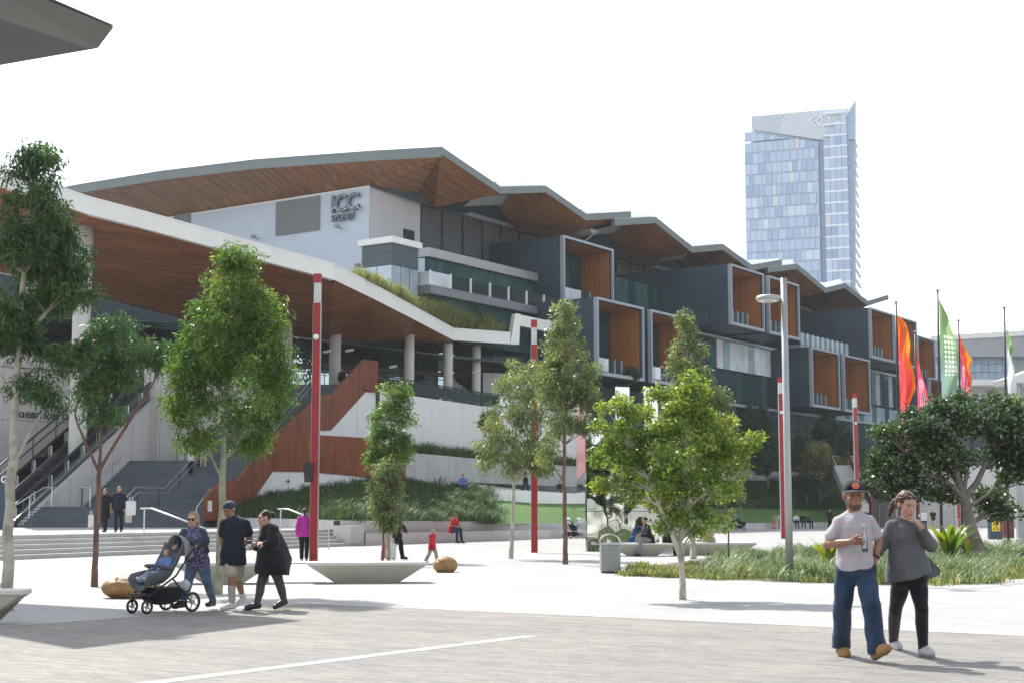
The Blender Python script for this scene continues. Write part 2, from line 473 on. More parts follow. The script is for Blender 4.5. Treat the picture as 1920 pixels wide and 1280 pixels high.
def wall_poly(name, pts, zb, zt, mat, parent=None, thick=0.3, panel=None, cap=None, gap=0.03, label=None, side=-1):
    """a wall following plan points; panels of a given width become children"""
    if parent is None:
        parent = thing(name, label, 'wall', (pts[0][0], pts[0][1], 0))
    if not hasattr(zt, '__len__'): zt = [zt] * len(pts)
    if not hasattr(zb, '__len__'): zb = [zb] * len(pts)
    core = MB()
    for i in range(len(pts) - 1):
        p, q = Vector((*pts[i][:2], 0)), Vector((*pts[i + 1][:2], 0))
        d = q - p; L = d.length; d.normalize(); nrm = Vector((d.y, -d.x, 0)) * (-side)   # towards the viewer side
        b = [p, q, q - nrm * thick, p - nrm * thick]
        core.hexa([Vector((b[0].x, b[0].y, zb[i])), Vector((b[1].x, b[1].y, zb[i + 1])), Vector((b[2].x, b[2].y, zb[i + 1])), Vector((b[3].x, b[3].y, zb[i]))],
                  [Vector((b[0].x, b[0].y, zt[i] - .01)), Vector((b[1].x, b[1].y, zt[i + 1] - .01)), Vector((b[2].x, b[2].y, zt[i + 1] - .01)), Vector((b[3].x, b[3].y, zt[i] - .01))])
        if panel:
            n = max(1, round(L / panel))
            for k in range(n):
                t0, t1 = k / n, (k + 1) / n
                g = gap / 2 / L
                u0, u1 = t0 + g, t1 - g
                z = lambda zz, t: zz[i] * (1 - t) + zz[i + 1] * t
                m = MB()
                A, C = p + (q - p) * u0, p + (q - p) * u1
                off = nrm * 0.05
                m.hexa([Vector((*(A + off).xy, z(zb, u0))), Vector((*(C + off).xy, z(zb, u1))), Vector((*C.xy, z(zb, u1))), Vector((*A.xy, z(zb, u0)))],
                       [Vector((*(A + off).xy, z(zt, u0))), Vector((*(C + off).xy, z(zt, u1))), Vector((*C.xy, z(zt, u1))), Vector((*A.xy, z(zt, u0)))])
                m.build('panel', mat, parent)
    core.build('wall_core', M['joint'] if panel else mat, parent)
    return parent

# ---- planter wall beside the steps, two-tier seat wall along the plaza
wall_poly('planter_wall', [W0, W1], 0.3, [1.28, 1.15], M['pale_conc'], panel=3.2, thick=.4,
          label='low pale concrete planter wall between the dark stair and the seat wall', side=-1)
SW = [PZ(684, 1022), PZ(871, 1015.6), PZ(1080, 1007), PZ(1200, 1000), PZ(1353, 992.5), PZ(1462, 990), PZ(1560, 988), PZ(1660, 986)]
wall_poly('seat_wall', [Vector((p.x, p.y, 0)) for p in SW], -0.1, [.56, .54, .52, .52, .55, .55, .55, .55], M['pale_conc'], panel=3.6, thick=.75,
          label='long low concrete seat wall along the edge of the plaza')
off = SN * 0.62
wall_poly('upper_seat_wall', [SB + off - SD * 1.2, SW[1] + off, SW[2] + off, SW[2] + off + SD * 4], 0.0, [1.15, 1.06, .86, .78], M['pale_conc'], panel=3.9, thick=.35,
          label='upper tier of the concrete seat wall below the planted slope')
m = MB(); q0 = SB - SD * 1.3
m.obox(q0 + Vector((0, 0, -.1)) + SN * .02, SD * 1.28, SN * 0.9, Vector((0, 0, 1.02)))
tag(m.build('wall_block', M['pale_conc'], bevel=.015), 'square concrete block ending the broad steps beside the seat wall', 'wall')

# ---- slopes and lawns
def ground_mat(name, a, b_, scale=1.2):
    m, nt, bs = new_mat(name); vec = coords(nt)
    n = noise(nt, vec, scale, 6, 0.65); n2 = noise(nt, vec, 25, 4, 0.7)
    f = math_n(nt, 'ADD', math_n(nt, 'MULTIPLY', n, .55), math_n(nt, 'MULTIPLY', n2, .45))
    nt.links.new(ramp(nt, f, [(0.3, a), (0.7, b_)]), bs.inputs['Base Color'])
    bs.inputs['Roughness'].default_value = 0.9; bump(nt, bs, n2, 0.8, 0.05)
    return m
M['lawn'] = ground_mat('lawn_turf', (0.05, 0.115, 0.020), (0.10, 0.21, 0.040))
M['slope'] = ground_mat('planted_slope', (0.014, 0.026, 0.010), (0.03, 0.055, 0.016))
def strip(name, lo, hi, mat, label, div=6):
    m = MB()
    n = len(lo)
    def fn(u, v):
        t = u * (n - 1); i = min(int(t), n - 2); t -= i
        a = Vector(lo[i]).lerp(Vector(lo[i + 1]), t); b = Vector(hi[i]).lerp(Vector(hi[i + 1]), t)
        return a.lerp(b, v)
    m.grid(fn, (n - 1) * 3, div)
    return structure(m.build(name, mat, smooth=True), label), fn
def V3(p, z): return Vector((p.x, p.y, z))
uo = SN * 0.8
slope_lo = [V3(W0 + Vector((.2, .6, 0)), 1.2), V3(W1 + Vector((0.3, .8, 0)), 1.1), V3(SW[0] + uo, 1.08), V3(SW[1] + uo, 1.0), PXY(925, 80.5, .9)]
slope_hi = [PXY(440, 81.0, 1.6), PXY(520, 86.0, 2.4), PXY(640, 89.4, 3.1), PXY(760, 92.5, 3.3), PXY(915, 90.0, 2.85)]
_, slope_fn = strip('planted_slope', slope_lo, slope_hi, M['slope'], 'slope of dark long grass behind the seat wall')
lawn_lo = [PXY(922, 80.3, .88), V3(SW[2] + uo, .8), V3(SW[3] + uo, .5), V3(SW[4] + uo, .5), V3(SW[5] + uo, .5), V3(SW[6] + uo, .5), V3(SW[7] + uo, .5)]
lawn_hi = [PXY(905, 90.5, 2.3), PXY(1085, 101, 2.1), PXY(1210, 122, 2.0), PXY(1330, 146, 1.9), PXY(1470, 152, 1.8), PXY(1570, 160, 1.8), PXY(1670, 168, 1.8)]
_, lawn_fn = strip('lawn', lawn_lo, lawn_hi, M['lawn'], 'smooth sunlit lawn rising behind the seat wall')
# retaining walls of the terraces
w3 = [PXY(905, 90.6, 0), PXY(1000, 95, 0), PXY(1090, 101.4, 0), PXY(1200, 110, 0)]
wall_poly('low_retaining_wall', w3, 1.6, [2.95, 2.85, 2.75, 2.7], M['white_conc'], panel=2.6, label='low white retaining wall between the two lawns')
w2 = [PXY(757, 92.6, 0), PXY(840, 99, 0), PXY(925, 107, 0), PXY(1010, 115, 0), PXY(1090, 122, 0), PXY(1220, 133, 0)]
wall_poly('retaining_wall', w2, 3.55, [5.2, 5.2, 5.2, 5.2, 5.2, 5.2], M['grey_conc'], panel=7.0, label='stained grey concrete retaining wall under the dark hedge', thick=.5)
w2b = [p + Vector((.3, -.45, 0)) for p in w2]
wall_poly('lower_wall_course', w2b, 1.8, [3.6, 3.5, 3.3, 3.1, 3.0, 3.0], M['pale_conc'], panel=3.4, label='pale lower course of the stained retaining wall above the planted slope', thick=.4)
strip('upper_lawn', [V3(p + Vector((0.1, .25, 0)), z) for p, z in zip(w3, (2.9, 2.8, 2.7, 2.65))], [V3(w2b[i] , 2.95) for i in (2, 3, 4, 5)], M['lawn'], 'narrow upper lawn behind the low white retaining wall')
pod = [PXY(709, 109.2, 0), PXY(709.5, 109.3, 0), PXY(790, 115.5, 0), PXY(850, 120.5, 0), PXY(900, 125, 0), PXY(935, 127.2, 0), PXY(1015, 130, 0), PXY(1110, 134, 0)]
hedge_lo = [w2[0] + Vector((-.2, .5, 0)), w2[1] + Vector((-.2, .5, 0)), w2[2] + Vector((-.2, .5, 0)), w2[3] + Vector((-.2, .5, 0)), w2[4] + Vector((-.2, .5, 0))]
hedge_hi = [pod[1], pod[2], pod[4], pod[6], pod[7]]
_, hedge_fn = strip('hedge_terrace', [V3(p, 5.15) for p in hedge_lo], [V3(p, 6.2) for p in hedge_hi], M['slope'], 'planted ledge below the podium wall')
wall_poly('podium_wall', pod, 3.0, 10.35, M['white_conc'], panel=1.55, label='tall white panelled podium wall under the dark balustrade', thick=.5)
# right-hand slopes
r_lo = [PXY(1210, 122, 2.0), PXY(1330, 146, 1.9), PXY(1470, 152, 1.8), PXY(1570, 160, 1.8), PXY(1670, 168, 1.8)]
r_hi = [PXY(1215, 133, 4.6), PXY(1330, 154, 4.8), PXY(1480, 165, 5.0), PXY(1580, 172, 5.6), PXY(1690, 182, 6.0)]
_, rslope_fn = strip('bushy_slope', r_lo, r_hi, M['slope'], 'green slope of long grass and shrubs below the projecting boxes')
w4 = [PXY(1215, 133.2, 0), PXY(1330, 154.2, 0), PXY(1480, 165.4, 0), PXY(1570, 172, 0)]
wall_poly('upper_retaining_wall', w4, 3.5, 6.0, M['pale_conc'], panel=5.0, label='pale retaining wall above the green slope under the projecting boxes')
r2_lo = [V3(p, 6.0) for p in w4] + [PXY(1690, 182, 6.0)]
r2_hi = [PXY(1220, 140, 8.0), PXY(1330, 160, 8.2), PXY(1480, 172, 8.5), PXY(1580, 181, 8.8), PXY(1700, 192, 9)]
_, rslope2_fn = strip('shrub_bank', r2_lo, r2_hi, M['slope'], 'dark bank of shrubs at the foot of the glass wall')
w5 = [PXY(1600, 160, 0), PXY(1680, 152, 0), PXY(1790, 150, 0), PXY(1960, 156, 0)]
wall_poly('boundary_wall', w5, 0, 6.2, M['pale_conc'], panel=6.0, label='pale concrete wall behind the big dark tree')

# ---------------------------------------------------------------- blades of grass
def blades(fn_pts, n, h, w, lean=0.5, clump=None, seed=1):
    """n blades rooted at points fn_pts(k)->(n,3); returns verts, faces, tone"""
    r = np.random.RandomState(seed)
    root = fn_pts(r, n)
    hh = h * (0.55 + 0.75 * r.rand(n)) * (.85 + .3 * np.sin(root[:, 0] * 2.1 + 1) * np.sin(root[:, 1] * 1.7) + .22 * np.sin(root[:, 0] * 5.3 + root[:, 1] * 3.1)); az = r.rand(n) * 2 * np.pi
    ln = lean * (0.2 + r.rand(n)) * hh
    d = np.stack([np.cos(az), np.sin(az), np.zeros(n)], 1)
    side = np.stack([-np.sin(az), np.cos(az), np.zeros(n)], 1) * (w * (0.6 + 0.8 * r.rand(n)))[:, None] * 0.5
    up = np.array([0, 0, 1.0])
    mid = root + d * (ln * 0.35)[:, None] + up * (hh * 0.65)[:, None]
    tip = root + d * ln[:, None] + up * hh[:, None]
    v = np.empty((n, 6, 3)); v[:, 0] = root - side * .7; v[:, 1] = root + side * .7
    v[:, 2] = mid + side; v[:, 3] = mid - side; v[:, 4] = tip + side * .15; v[:, 5] = tip - side * .15
    f = np.empty((n, 2, 4), np.int32); b = np.arange(n)[:, None] * 6
    f[:, 0] = b + np.array([0, 1, 2, 3]); f[:, 1] = b + np.array([3, 2, 4, 5])
    tone = np.repeat(np.clip(r.rand(n) * .8 + 0.1, 0, 1), 6)
    return v.reshape(-1, 3), f.reshape(-1, 4), tone
def on_strip(fn, u0=0, u1=1, v0=0, v1=1, clumps=0, rad=.35):
    def g(r, n):
        if clumps:
            cu, cv = u0 + (u1 - u0) * r.rand(clumps), v0 + (v1 - v0) * r.rand(clumps)
            cp = np.array([tuple(fn(a, b)) for a, b in zip(cu, cv)])
            k = r.randint(0, clumps, n)
            p = cp[k] + r.randn(n, 3) * np.array([rad, rad, 0.03]); return p
        uu, vv = u0 + (u1 - u0) * r.rand(n), v0 + (v1 - v0) * r.rand(n)
        return np.array([tuple(fn(a, b)) for a, b in zip(uu, vv)])
    return g
def stuff(o, label, cat):
    o['kind'] = 'stuff'; o['label'] = label; o['category'] = cat; return o
M['long_grass'] = leaf_mat('long_dark_grass', [(0.0, (0.022, 0.046, 0.018)), (0.5, (0.050, 0.100, 0.034)), (0.8, (0.085, 0.145, 0.045)), (1.0, (0.22, 0.22, 0.10))], 0.35, 0.5)
M['dry_grass'] = leaf_mat('roof_garden_grass', [(0.0, (0.07, 0.12, 0.03)), (0.45, (0.17, 0.23, 0.065)), (0.75, (0.34, 0.36, 0.13)), (1.0, (0.58, 0.46, 0.26))], 0.4, 0.6, .3, (1.1, 1.0, .7))
M['bed_grass'] = leaf_mat('silvery_bed_grass', [(0.0, (0.05, 0.09, 0.035)), (0.4, (0.11, 0.18, 0.065)), (0.75, (0.25, 0.32, 0.16)), (1.0, (0.50, 0.53, 0.38))], 0.3, 0.45)
for k, (fn, n, h, cl, lab, kw) in enumerate([
        (slope_fn, 64000, .44, 640, 'dark green tussocks of long grass behind the seat wall', {}),
        (hedge_fn, 10000, .65, 140, 'dark grass growing on the ledge under the podium wall', {'v0': 0, 'v1': .35}),
        (rslope_fn, 26000, .7, 300, 'long green grass on the slope below the projecting boxes', {}),
        (rslope2_fn, 9000, 1.0, 160, 'rough grass on the bank at the foot of the glass wall', {})]):
    v, f, t = blades(on_strip(fn, clumps=cl, **kw), n, h, .024, 1.1, seed=20 + k)
    stuff(np_mesh('long_grass', v, f, M['long_grass'], attr=t), lab, 'grass')
# ================================================================ dark stair, corten parapets, escalator, left wall, canopy, columns
STX0, STY0, STX1, STY1 = -15.5, 76.0, -11.4, 100.7
def st_right(y): return STX0 + (STX1 - STX0) * (y - STY0) / (STY1 - STY0)
stair = thing('grand_stair', 'wide dark granite stair climbing to the canopy beside rusty steel panels', 'stairs', (-19, 76, T1))
def flight(y0, z0, n, left, rise=.15, tread=.30):
    y, z = y0, z0
    for i in range(n):
        m = MB(); yb = y + tread + .25
        m.hexa([(left(y), y, z - .35), ((st_right(y) - .24), y, z - .35), ((st_right(yb) - .24), yb, z - .35), (left(yb), yb, z - .35)],
               [(left(y), y, z + rise), ((st_right(y) - .24), y, z + rise), ((st_right(yb) - .24), yb, z + rise), (left(yb), yb, z + rise)])
        m.build('step', M['granite_step'], stair, bevel=.012)
        y += tread; z += rise
    return y, z
def landing(y0, y1, z, left):
    m = MB(); m.hexa([(left(y0), y0, z - .35), ((st_right(y0) - .24), y0, z - .35), ((st_right(y1) - .24), y1, z - .35), (left(y1), y1, z - .35)],
                     [(left(y0), y0, z - .003), ((st_right(y0) - .24), y0, z - .003), ((st_right(y1) - .24), y1, z - .003), (left(y1), y1, z - .003)])
    m.build('landing', M['granite_step'], stair)
    return y1, z
lf1 = lambda y: -25.0
lf2 = lambda y: -23.7 + (y - 80) * .2
lf3 = lambda y: -19.8 + (y - 89) * .3
y, z = flight(76.0, T1, 7, lf1)
y, z = landing(y, 82.0, z, lf1)
y, z = flight(y, z, 18, lf2); YL2, ZL2 = y, z
y, z = landing(y, y + 2.0, z, lf2)
y, z = flight(y, z, 18, lf3)
y, z = landing(y, y + 1.3, z, lf3)
y, z = flight(y, z, 20, lf3)
YTOP, ZTOP = y, z

# handrails of the stair, each a thing with posts and rails
def handrail(name, pts, label, n_post=4, h=.95, r=.028, mat=None, two=True, group=None):
    t = thing(name, label, 'handrail', pts[0], group=group)
    pts = [Vector(p) for p in pts]
    up = Vector((0, 0, h))
    m = MB(); m.tube([p + up for p in pts], r, 8); m.build('rail', mat or M['steel'], t, smooth=True)
    if two:
        m = MB(); m.tube([p + up * .72 + Vector((.12, 0, 0)) for p in pts], r * .8, 8); m.build('lower_rail', mat or M['steel'], t, smooth=True)
    L = [0]
    for a, b in zip(pts, pts[1:]): L.append(L[-1] + (b - a).length)
    for k in range(n_post):
        d = L[-1] * (k + .04) / (n_post - .92) if n_post > 1 else 0
        d = min(d, L[-1])
        i = max(j for j in range(len(pts) - 1) if L[j] <= d + 1e-6)
        p = pts[i].lerp(pts[i + 1], (d - L[i]) / max(1e-6, L[i + 1] - L[i]))
        m = MB(); m.sqbar(p - Vector((0, 0, .25)), p + up, .05, .05); m.build('post', M['dark_metal'] if two else (mat or M['steel']), t)
    return t
handrail('stair_handrail', [(-20.0, 75.6, T1), (-19.6, 78.2, 1.85), (-19.0, 82.0, 1.85), (-17.9, YL2, ZL2), (-17.5, YL2 + 2, ZL2)], 'twin steel handrail running up the middle of the dark stair', 6)
handrail('stair_handrail', [(-15.2, YL2 + 2, ZL2 + .1), (-13.2, YTOP - .3, ZTOP), (-12.9, YTOP + .6, ZTOP)], 'twin steel handrail rising to the top of the stair by the corten parapet', 6)
handrail('stair_handrail', [(-23.4, 81.6, 1.9), (-22.4, YL2, ZL2), (-21.9, YL2 + 2, ZL2)], 'steel handrail against the concrete wall between stair and escalator', 5)
handrail('stair_handrail', [(-25.0, 74.9, T1), (-24.4, 78.2, 1.85), (-22.0, 78.6, 1.85)], 'steel handrail at the foot of the escalator', 4, two=False)
handrail('stair_handrail', [(-15.9, 75.6, T1), (-15.7, 78.2, 1.85)], 'short steel handrail where the stair meets the corten panel', 2, two=False)
p0 = PZ(262, 997, T1)
handrail('step_handrail', [p0, p0 + Vector((.5, -.2, 0)), p0 + Vector((3.3, -3.8, -.72))], 'bent steel handrail over the broad steps behind the mother with the pram', 2, two=False, r=.035, h=.9)
p0 = PZ(520, 993, T1)
handrail('step_handrail', [p0, p0 + Vector((.45, -.1, 0)), p0 + Vector((2.6, -2.6, -.7))], 'bent steel handrail over the broad steps beside the red light pole', 2, two=False, r=.035, h=.9)
m = MB(); q = PXY(392, 76.2, 1.5); m.box(q.x - .14, q.x + .14, q.y - .06, q.y + .0, 1.55, 2.1)
tag(m.build('notice_plate', M['white_paint']), 'small white notice plate on the end of the corten parapet', 'sign')

# ---- corten parapets: panels traced on the stair's side plane, each a plate with thickness
def plane_pt(px, py, p, q):
    p, q = Vector((p[0], p[1], 0)), Vector((q[0], q[1], 0)); d = q - p; n = Vector((d.y, -d.x, 0)).normalized()
    r_ = ray(px, py); t = (p - CAMP).dot(n) / r_.dot(n); return CAMP + r_ * t
A_P, A_Q = (STX0 + .05, STY0), (STX1 + .05, STY1)
C_P = plane_pt(513, 850, A_P, A_Q); C_Q = PXY(757, 92, 4)
def cut_poly(poly, xs):
    """split an image-space polygon into vertical strips"""
    out = []
    for a, b in zip(xs, xs[1:]):
        def clip(pts, keep, x):
            r = []
            for i in range(len(pts)):
                p, q = pts[i], pts[(i + 1) % len(pts)]
                ip, iq = keep(p[0]), keep(q[0])
                if ip: r.append(p)
                if ip != iq:
                    t = (x - p[0]) / (q[0] - p[0]); r.append((x, p[1] + (q[1] - p[1]) * t))
            return r
        r = clip(poly, lambda x: x >= a + .25, a + .25)
        if r: r = clip(r, lambda x: x <= b - .25, b - .25)
        if len(r) >= 3: out.append(r)
    return out
def plates(parent, poly, xs, P_, Q_, mat, thick, name, out=0.0):
    d = Vector((Q_[0] - P_[0], Q_[1] - P_[1], 0)).normalized(); n = Vector((d.y, -d.x, 0))
    if n.y > 0: n = -n
    for r in cut_poly(poly, xs):
        w = [plane_pt(a, b, P_, Q_) + n * out for a, b in r]
        m = MB(); back = [p - n * thick for p in w]
        m.hexa(list(reversed(back)), list(reversed(w))) if True else None
        me = m.mesh(name, mat)
        bm = bmesh.new(); bm.from_mesh(me); bmesh.ops.recalc_face_normals(bm, faces=bm.faces); bm.to_mesh(me); bm.free()
        link(name, me, parent)
cort = thing('corten_parapet', 'rusty steel parapet of tall panels stepping up beside the dark stair', 'parapet', (STX0, STY0, T1))
polyA = [(386, 931), (419, 900), (446, 900), (513, 812), (536, 800), (599, 739), (621, 739), (681, 673), (709, 677), (709, 736), (686, 734), (621, 805), (599, 809), (575, 840), (511, 883), (463, 955), (450, 972), (387, 974)]
polyA1 = [(386, 931), (419, 900), (446, 900), (513, 812), (513, 881), (463, 955), (448, 975), (387, 975)]
polyA2 = [(513, 812), (536, 800), (599, 739), (621, 739), (621, 806), (599, 806), (560, 845), (513, 880)]
polyA3 = [(621, 739), (681, 673), (709, 677), (709, 736), (686, 734), (621, 806)]
plates(cort, polyA1, [386, 398, 430, 451, 473, 494, 513.3], A_P, A_Q, M['corten'], .12, 'steel_panel')
plates(cort, polyA2, [512.8, 537, 562, 588, 610, 621.2], A_P, A_Q, M['corten'], .12, 'steel_panel')
plates(cort, polyA3, [620.8, 632, 654, 674, 694, 709.5], A_P, A_Q, M['corten'], .12, 'steel_panel')
polyC = [(512, 813), (600, 815), (684, 820), (720, 836), (757, 856), (757, 902), (690, 895), (660, 891), (583, 884), (511, 883)]
plates(cort, polyC, [511, 542, 574, 600, 628, 658, 688, 722, 757.5], C_P, C_Q, M['corten'], .12, 'steel_panel')
# the steel end cheek turning towards the hedge
m = MB(); e = plane_pt(757, 880, C_P, C_Q)
m.box(e.x - .05, e.x + .08, e.y - .02, e.y + 2.2, 3.4, 4.9); m.build('end_panel', M['corten'], cort)
wl_ = thing('ramp_wall', 'white concrete wall under the rusty panels beside the stair', 'wall', (STX0, 80, 1))
plates(wl_, [(448, 990), (463, 953), (511, 881), (514, 881), (514, 990)], [440, 470, 514.2], A_P, A_Q, M['white_conc'], .15, 'panel', -.06)
plates(wl_, [(511, 881), (583, 882), (660, 889), (757, 900), (757, 960), (511, 985)], [511, 542, 577, 622, 655, 684, 720, 757], C_P, C_Q, M['white_conc'], .15, 'panel', -.06)
plates(wl_, [(575, 832), (599, 804), (621, 804), (686, 732), (709.5, 734), (709.5, 860), (575, 860)], [570, 600, 640, 672, 709.8], A_P, A_Q, M['white_conc'], .15, 'panel', -.06)
sb_w = thing('stair_back_wall', 'pale concrete wall closing the stair beside the escalator head', 'wall', (-21, 91, 4.5))
for k in range(3):
    x0, x1 = -22.4 + k * 1.05, -22.4 + (k + 1) * 1.05 - .02
    m = MB(); m.box(x0, x1, 90.6 + k * .02, 90.9, 4.3, 10.2); m.build('panel', M['pale_conc'], sb_w)
for k in range(6):
    ya, yb = 89.6 + k * 1.9, 89.6 + (k + 1) * 1.9 - .02
    m = MB(); m.hexa([(lf3(ya) - .3, ya, 4), (lf3(ya) - .02, ya, 4), (lf3(yb) - .02, yb, 4), (lf3(yb) - .3, yb, 4)], [(lf3(ya) - .3, ya, 10.2), (lf3(ya) - .02, ya, 10.2), (lf3(yb) - .02, yb, 10.2), (lf3(yb) - .3, yb, 10.2)]); m.build('panel', M['pale_conc'], sb_w)
m = MB(); q = plane_pt(541, 901, C_P, C_Q); m.lathe((0, 0, 0), [(.07, -.05), (.09, 0), (.07, .06)], 12)
o = m.build('alarm_bell', M['red_paint'], smooth=True); o.location = q + Vector((0, -.1, 0)); o.rotation_euler = (math.radians(90), 0, 0)
tag(o, 'small red alarm button on the white ramp wall', 'alarm')

# ---- podium deck, glazed foyer behind
m = MB()
m.poly([(-60, 86, 10.2), (-31, 88.6, 10.2), (-22.6, 96, 10.2), (-16.6, 100.2, 10.2), (-16.6, YTOP + .1, 10.2), (st_right(YTOP), YTOP + .1, 10.2), (-10.8, 104, 10.2)] + [(p.x, p.y + .1, 10.2) for p in pod[1:]] + [(8, 160, 10.2), (-60, 160, 10.2)])
structure(m.build('podium_deck', M['granite_step']), 'dark stone deck at the head of the stair')
foy = thing('glazed_foyer', 'dark glazed foyer wall standing behind the round columns', 'building', (-10, 124, 10.2))
fp = [Vector((-52, 112, 0)), Vector((-30, 117, 0)), Vector((-18, 121, 0)), Vector((-9.5, 126.5, 0)), Vector((-3.5, 131.5, 0)), Vector((1.5, 133.5, 0)), Vector((4, 131.5, 0))]
k = 0
for a, b in zip(fp, fp[1:]):
    L = (b - a).length; n = max(1, round(L / 2.0)); d = (b - a) / n; nn = Vector((d.y, -d.x, 0)).normalized()
    for i in range(n):
        p = a + d * i
        for z0, z1 in ((10.22, 12.9), (12.98, 16.5)):
            m = MB(); m.obox(p + d * .02 + Vector((0, 0, z0)), d * .96, nn * .06, Vector((0, 0, z1 - z0)))
            x = (p.x + 9)
            mirror = (-17.5 < p.x < -10 and z0 < 12) or (k % 7 == 3)
            m.build('pane', M['glass_mirror'] if mirror and p.x > -19 else (M['glass_dark'] if k % 3 else M['glass_green']), foy)
        m = MB(); m.sqbar(p + Vector((0, 0, 10.2)) + nn * .08, p + Vector((0, 0, 16.5)) + nn * .08, .09, .16); m.build('mullion', M['dark_metal'], foy)
        k += 1
m = MB(); m.poly([(-60, 100, 15.9), (-16, 112, 14.6), (-4, 124, 14.2), (6, 134, 14.2), (6, 160, 15), (-60, 160, 16)]); m.build('ceiling', M['charcoal2'], foy)
m = MB()
for a, b in zip(fp, fp[1:]):
    nn = Vector(((b - a).y, -(b - a).x, 0)).normalized()
    m.obox(a + nn * .1 + Vector((0, 0, 13.2)), b - a, nn * .25, Vector((0, 0, .35)))
m.build('transom', M['dark_metal'], foy)
for a, b in zip(fp[:3], fp[1:4]):
    nn = Vector(((b - a).y, -(b - a).x, 0)).normalized(); m = MB(); m.obox(a + Vector((0, 0, 16.52)), b - a, nn * .3, Vector((0, 0, 3.6))); m.build('upper_wall', M['charcoal2'], foy)
# inner stair seen through the columns at the right
ist = thing('side_stair', 'grey side stair with dark rails seen between the right-hand columns', 'stairs', (PXY(850, 128.5, 10).x, 128.5, 10.2))
for i in range(12):
    p = PXY(838, 129.6, 0) + Vector((.3 * i, .1 * i, 13.2 - .22 * i)); m = MB(); m.box(p.x, p.x + .34, p.y, p.y + 1.6, 10.2, p.z); m.build('step', M['grey_conc'], ist)
for dy in (0, 1.5):
    m = MB(); q = PXY(838, 129.5, 0) + Vector((0, dy, 14.2)); m.tube([q, q + Vector((3.6, 1.2, -2.6))], .05, 6); m.build('rail', M['dark_metal'], ist)
m = MB(); q = PXY(905, 129.6, 0); m.obox(q + Vector((0, 0, 10.2)), Vector((5, 2.0, 0)), Vector((-.1, .3, 0)), Vector((0, 0, 3.4))); m.build('side_wall', M['grey_conc'], ist)

# ---- dark balustrade along the podium edge
bal = thing('podium_balustrade', 'dark steel balustrade with top rail along the white podium wall', 'balustrade', (pod[1].x, pod[1].y, 10.35))
for a, b in zip(pod[1:], pod[2:]):
    m = MB(); m.sqbar(a + Vector((0, .1, 11.5)), b + Vector((0, .1, 11.5)), .12, .09); m.build('top_rail', M['dark_metal'], bal)
    m = MB(); m.sqbar(a + Vector((0, .1, 10.5)), b + Vector((0, .1, 10.5)), .05, .05); m.build('bottom_rail', M['dark_metal'], bal)
    n = max(1, round((b - a).length / 1.45))
    for i in range(n):
        p = a.lerp(b, i / n); q = a.lerp(b, (i + 1) / n)
        m = MB(); m.sqbar(p + Vector((0, .1, 10.3)), p + Vector((0, .1, 11.5)), .10, .10); m.build('post', M['dark_metal'], bal)
        m = MB(); m.obox(p.lerp(q, .06) + Vector((0, .1, 10.55)), (q - p) * .88, Vector((.0, .015, 0)), Vector((0, 0, .85))); m.build('glass_pane', M['rail_glass'], bal)

# ---- left wall with raised lettering
LW0, LW1 = Vector((-35, 84.2, 0)), Vector((-21.5, 99.5, 0))
lw = thing('exhibition_wall', 'tall pale concrete wall with dark EXHIBITION CENTRE lettering behind the escalator', 'wall', (LW0.x, LW0.y, T1))
ld = (LW1 - LW0); LL = ld.length; ld.normalize(); lnrm = Vector((ld.y, -ld.x, 0))
m = MB(); m.obox(LW0 + Vector((0, 0, .3)), ld * LL, -lnrm * .4, Vector((0, 0, 10.2))); m.build('wall_core', M['joint'], lw)
nc = 9
for i in range(nc):
    for z0, z1 in ((.4, 3.9), (3.93, 7.0), (7.03, 10.9)):
        m = MB(); m.obox(LW0 + ld * (LL * i / nc + .012) + Vector((0, 0, z0)), ld * (LL / nc - .024), lnrm * .05, Vector((0, 0, z1 - z0)))
        m.build('panel', M['pale_conc'], lw)
def text_mesh(txt, size, extrude, mat, name, parent, origin, xdir, nrm, bold=0.0, spacing=1.0, align='LEFT', shear=0.0):
    cu = bpy.data.curves.new(name, 'FONT'); cu.body = txt; cu.size = size; cu.extrude = extrude; cu.offset = bold
    cu.space_character = spacing; cu.align_x = align; cu.shear = shear; cu.resolution_u = 4
    o = bpy.data.objects.new(name, cu); COL.objects.link(o)
    dg = bpy.context.evaluated_depsgraph_get(); dg.update()
    me = bpy.data.meshes.new_from_object(o.evaluated_get(dg)); me.name = name
    bpy.data.objects.remove(o); bpy.data.curves.remove(cu)
    xdir = Vector(xdir).normalized(); nrm = Vector(nrm).normalized(); up = nrm.cross(xdir)
    R = Matrix((xdir, up, nrm)).transposed().to_4x4()
    me.transform(Matrix.Translation(origin) @ R)
    me.materials.clear(); me.materials.append(mat)
    return link(name, me, parent)
q = plane_pt(20, 781, LW0, LW1)
text_mesh('EXHIBITION CENTRE', .5, .05, M['letter'], 'lettering', lw, q + lnrm * .1, ld, lnrm, .008, 1.2)
# rail behind the top of that wall
handrail('terrace_rail', [LW0 + Vector((.2, .6, 10.2)), LW1 + Vector((-.2, .6, 10.2))], 'dark upright rail along the top of the lettered wall', 12, h=1.3, mat=M['dark_metal'], r=.05)

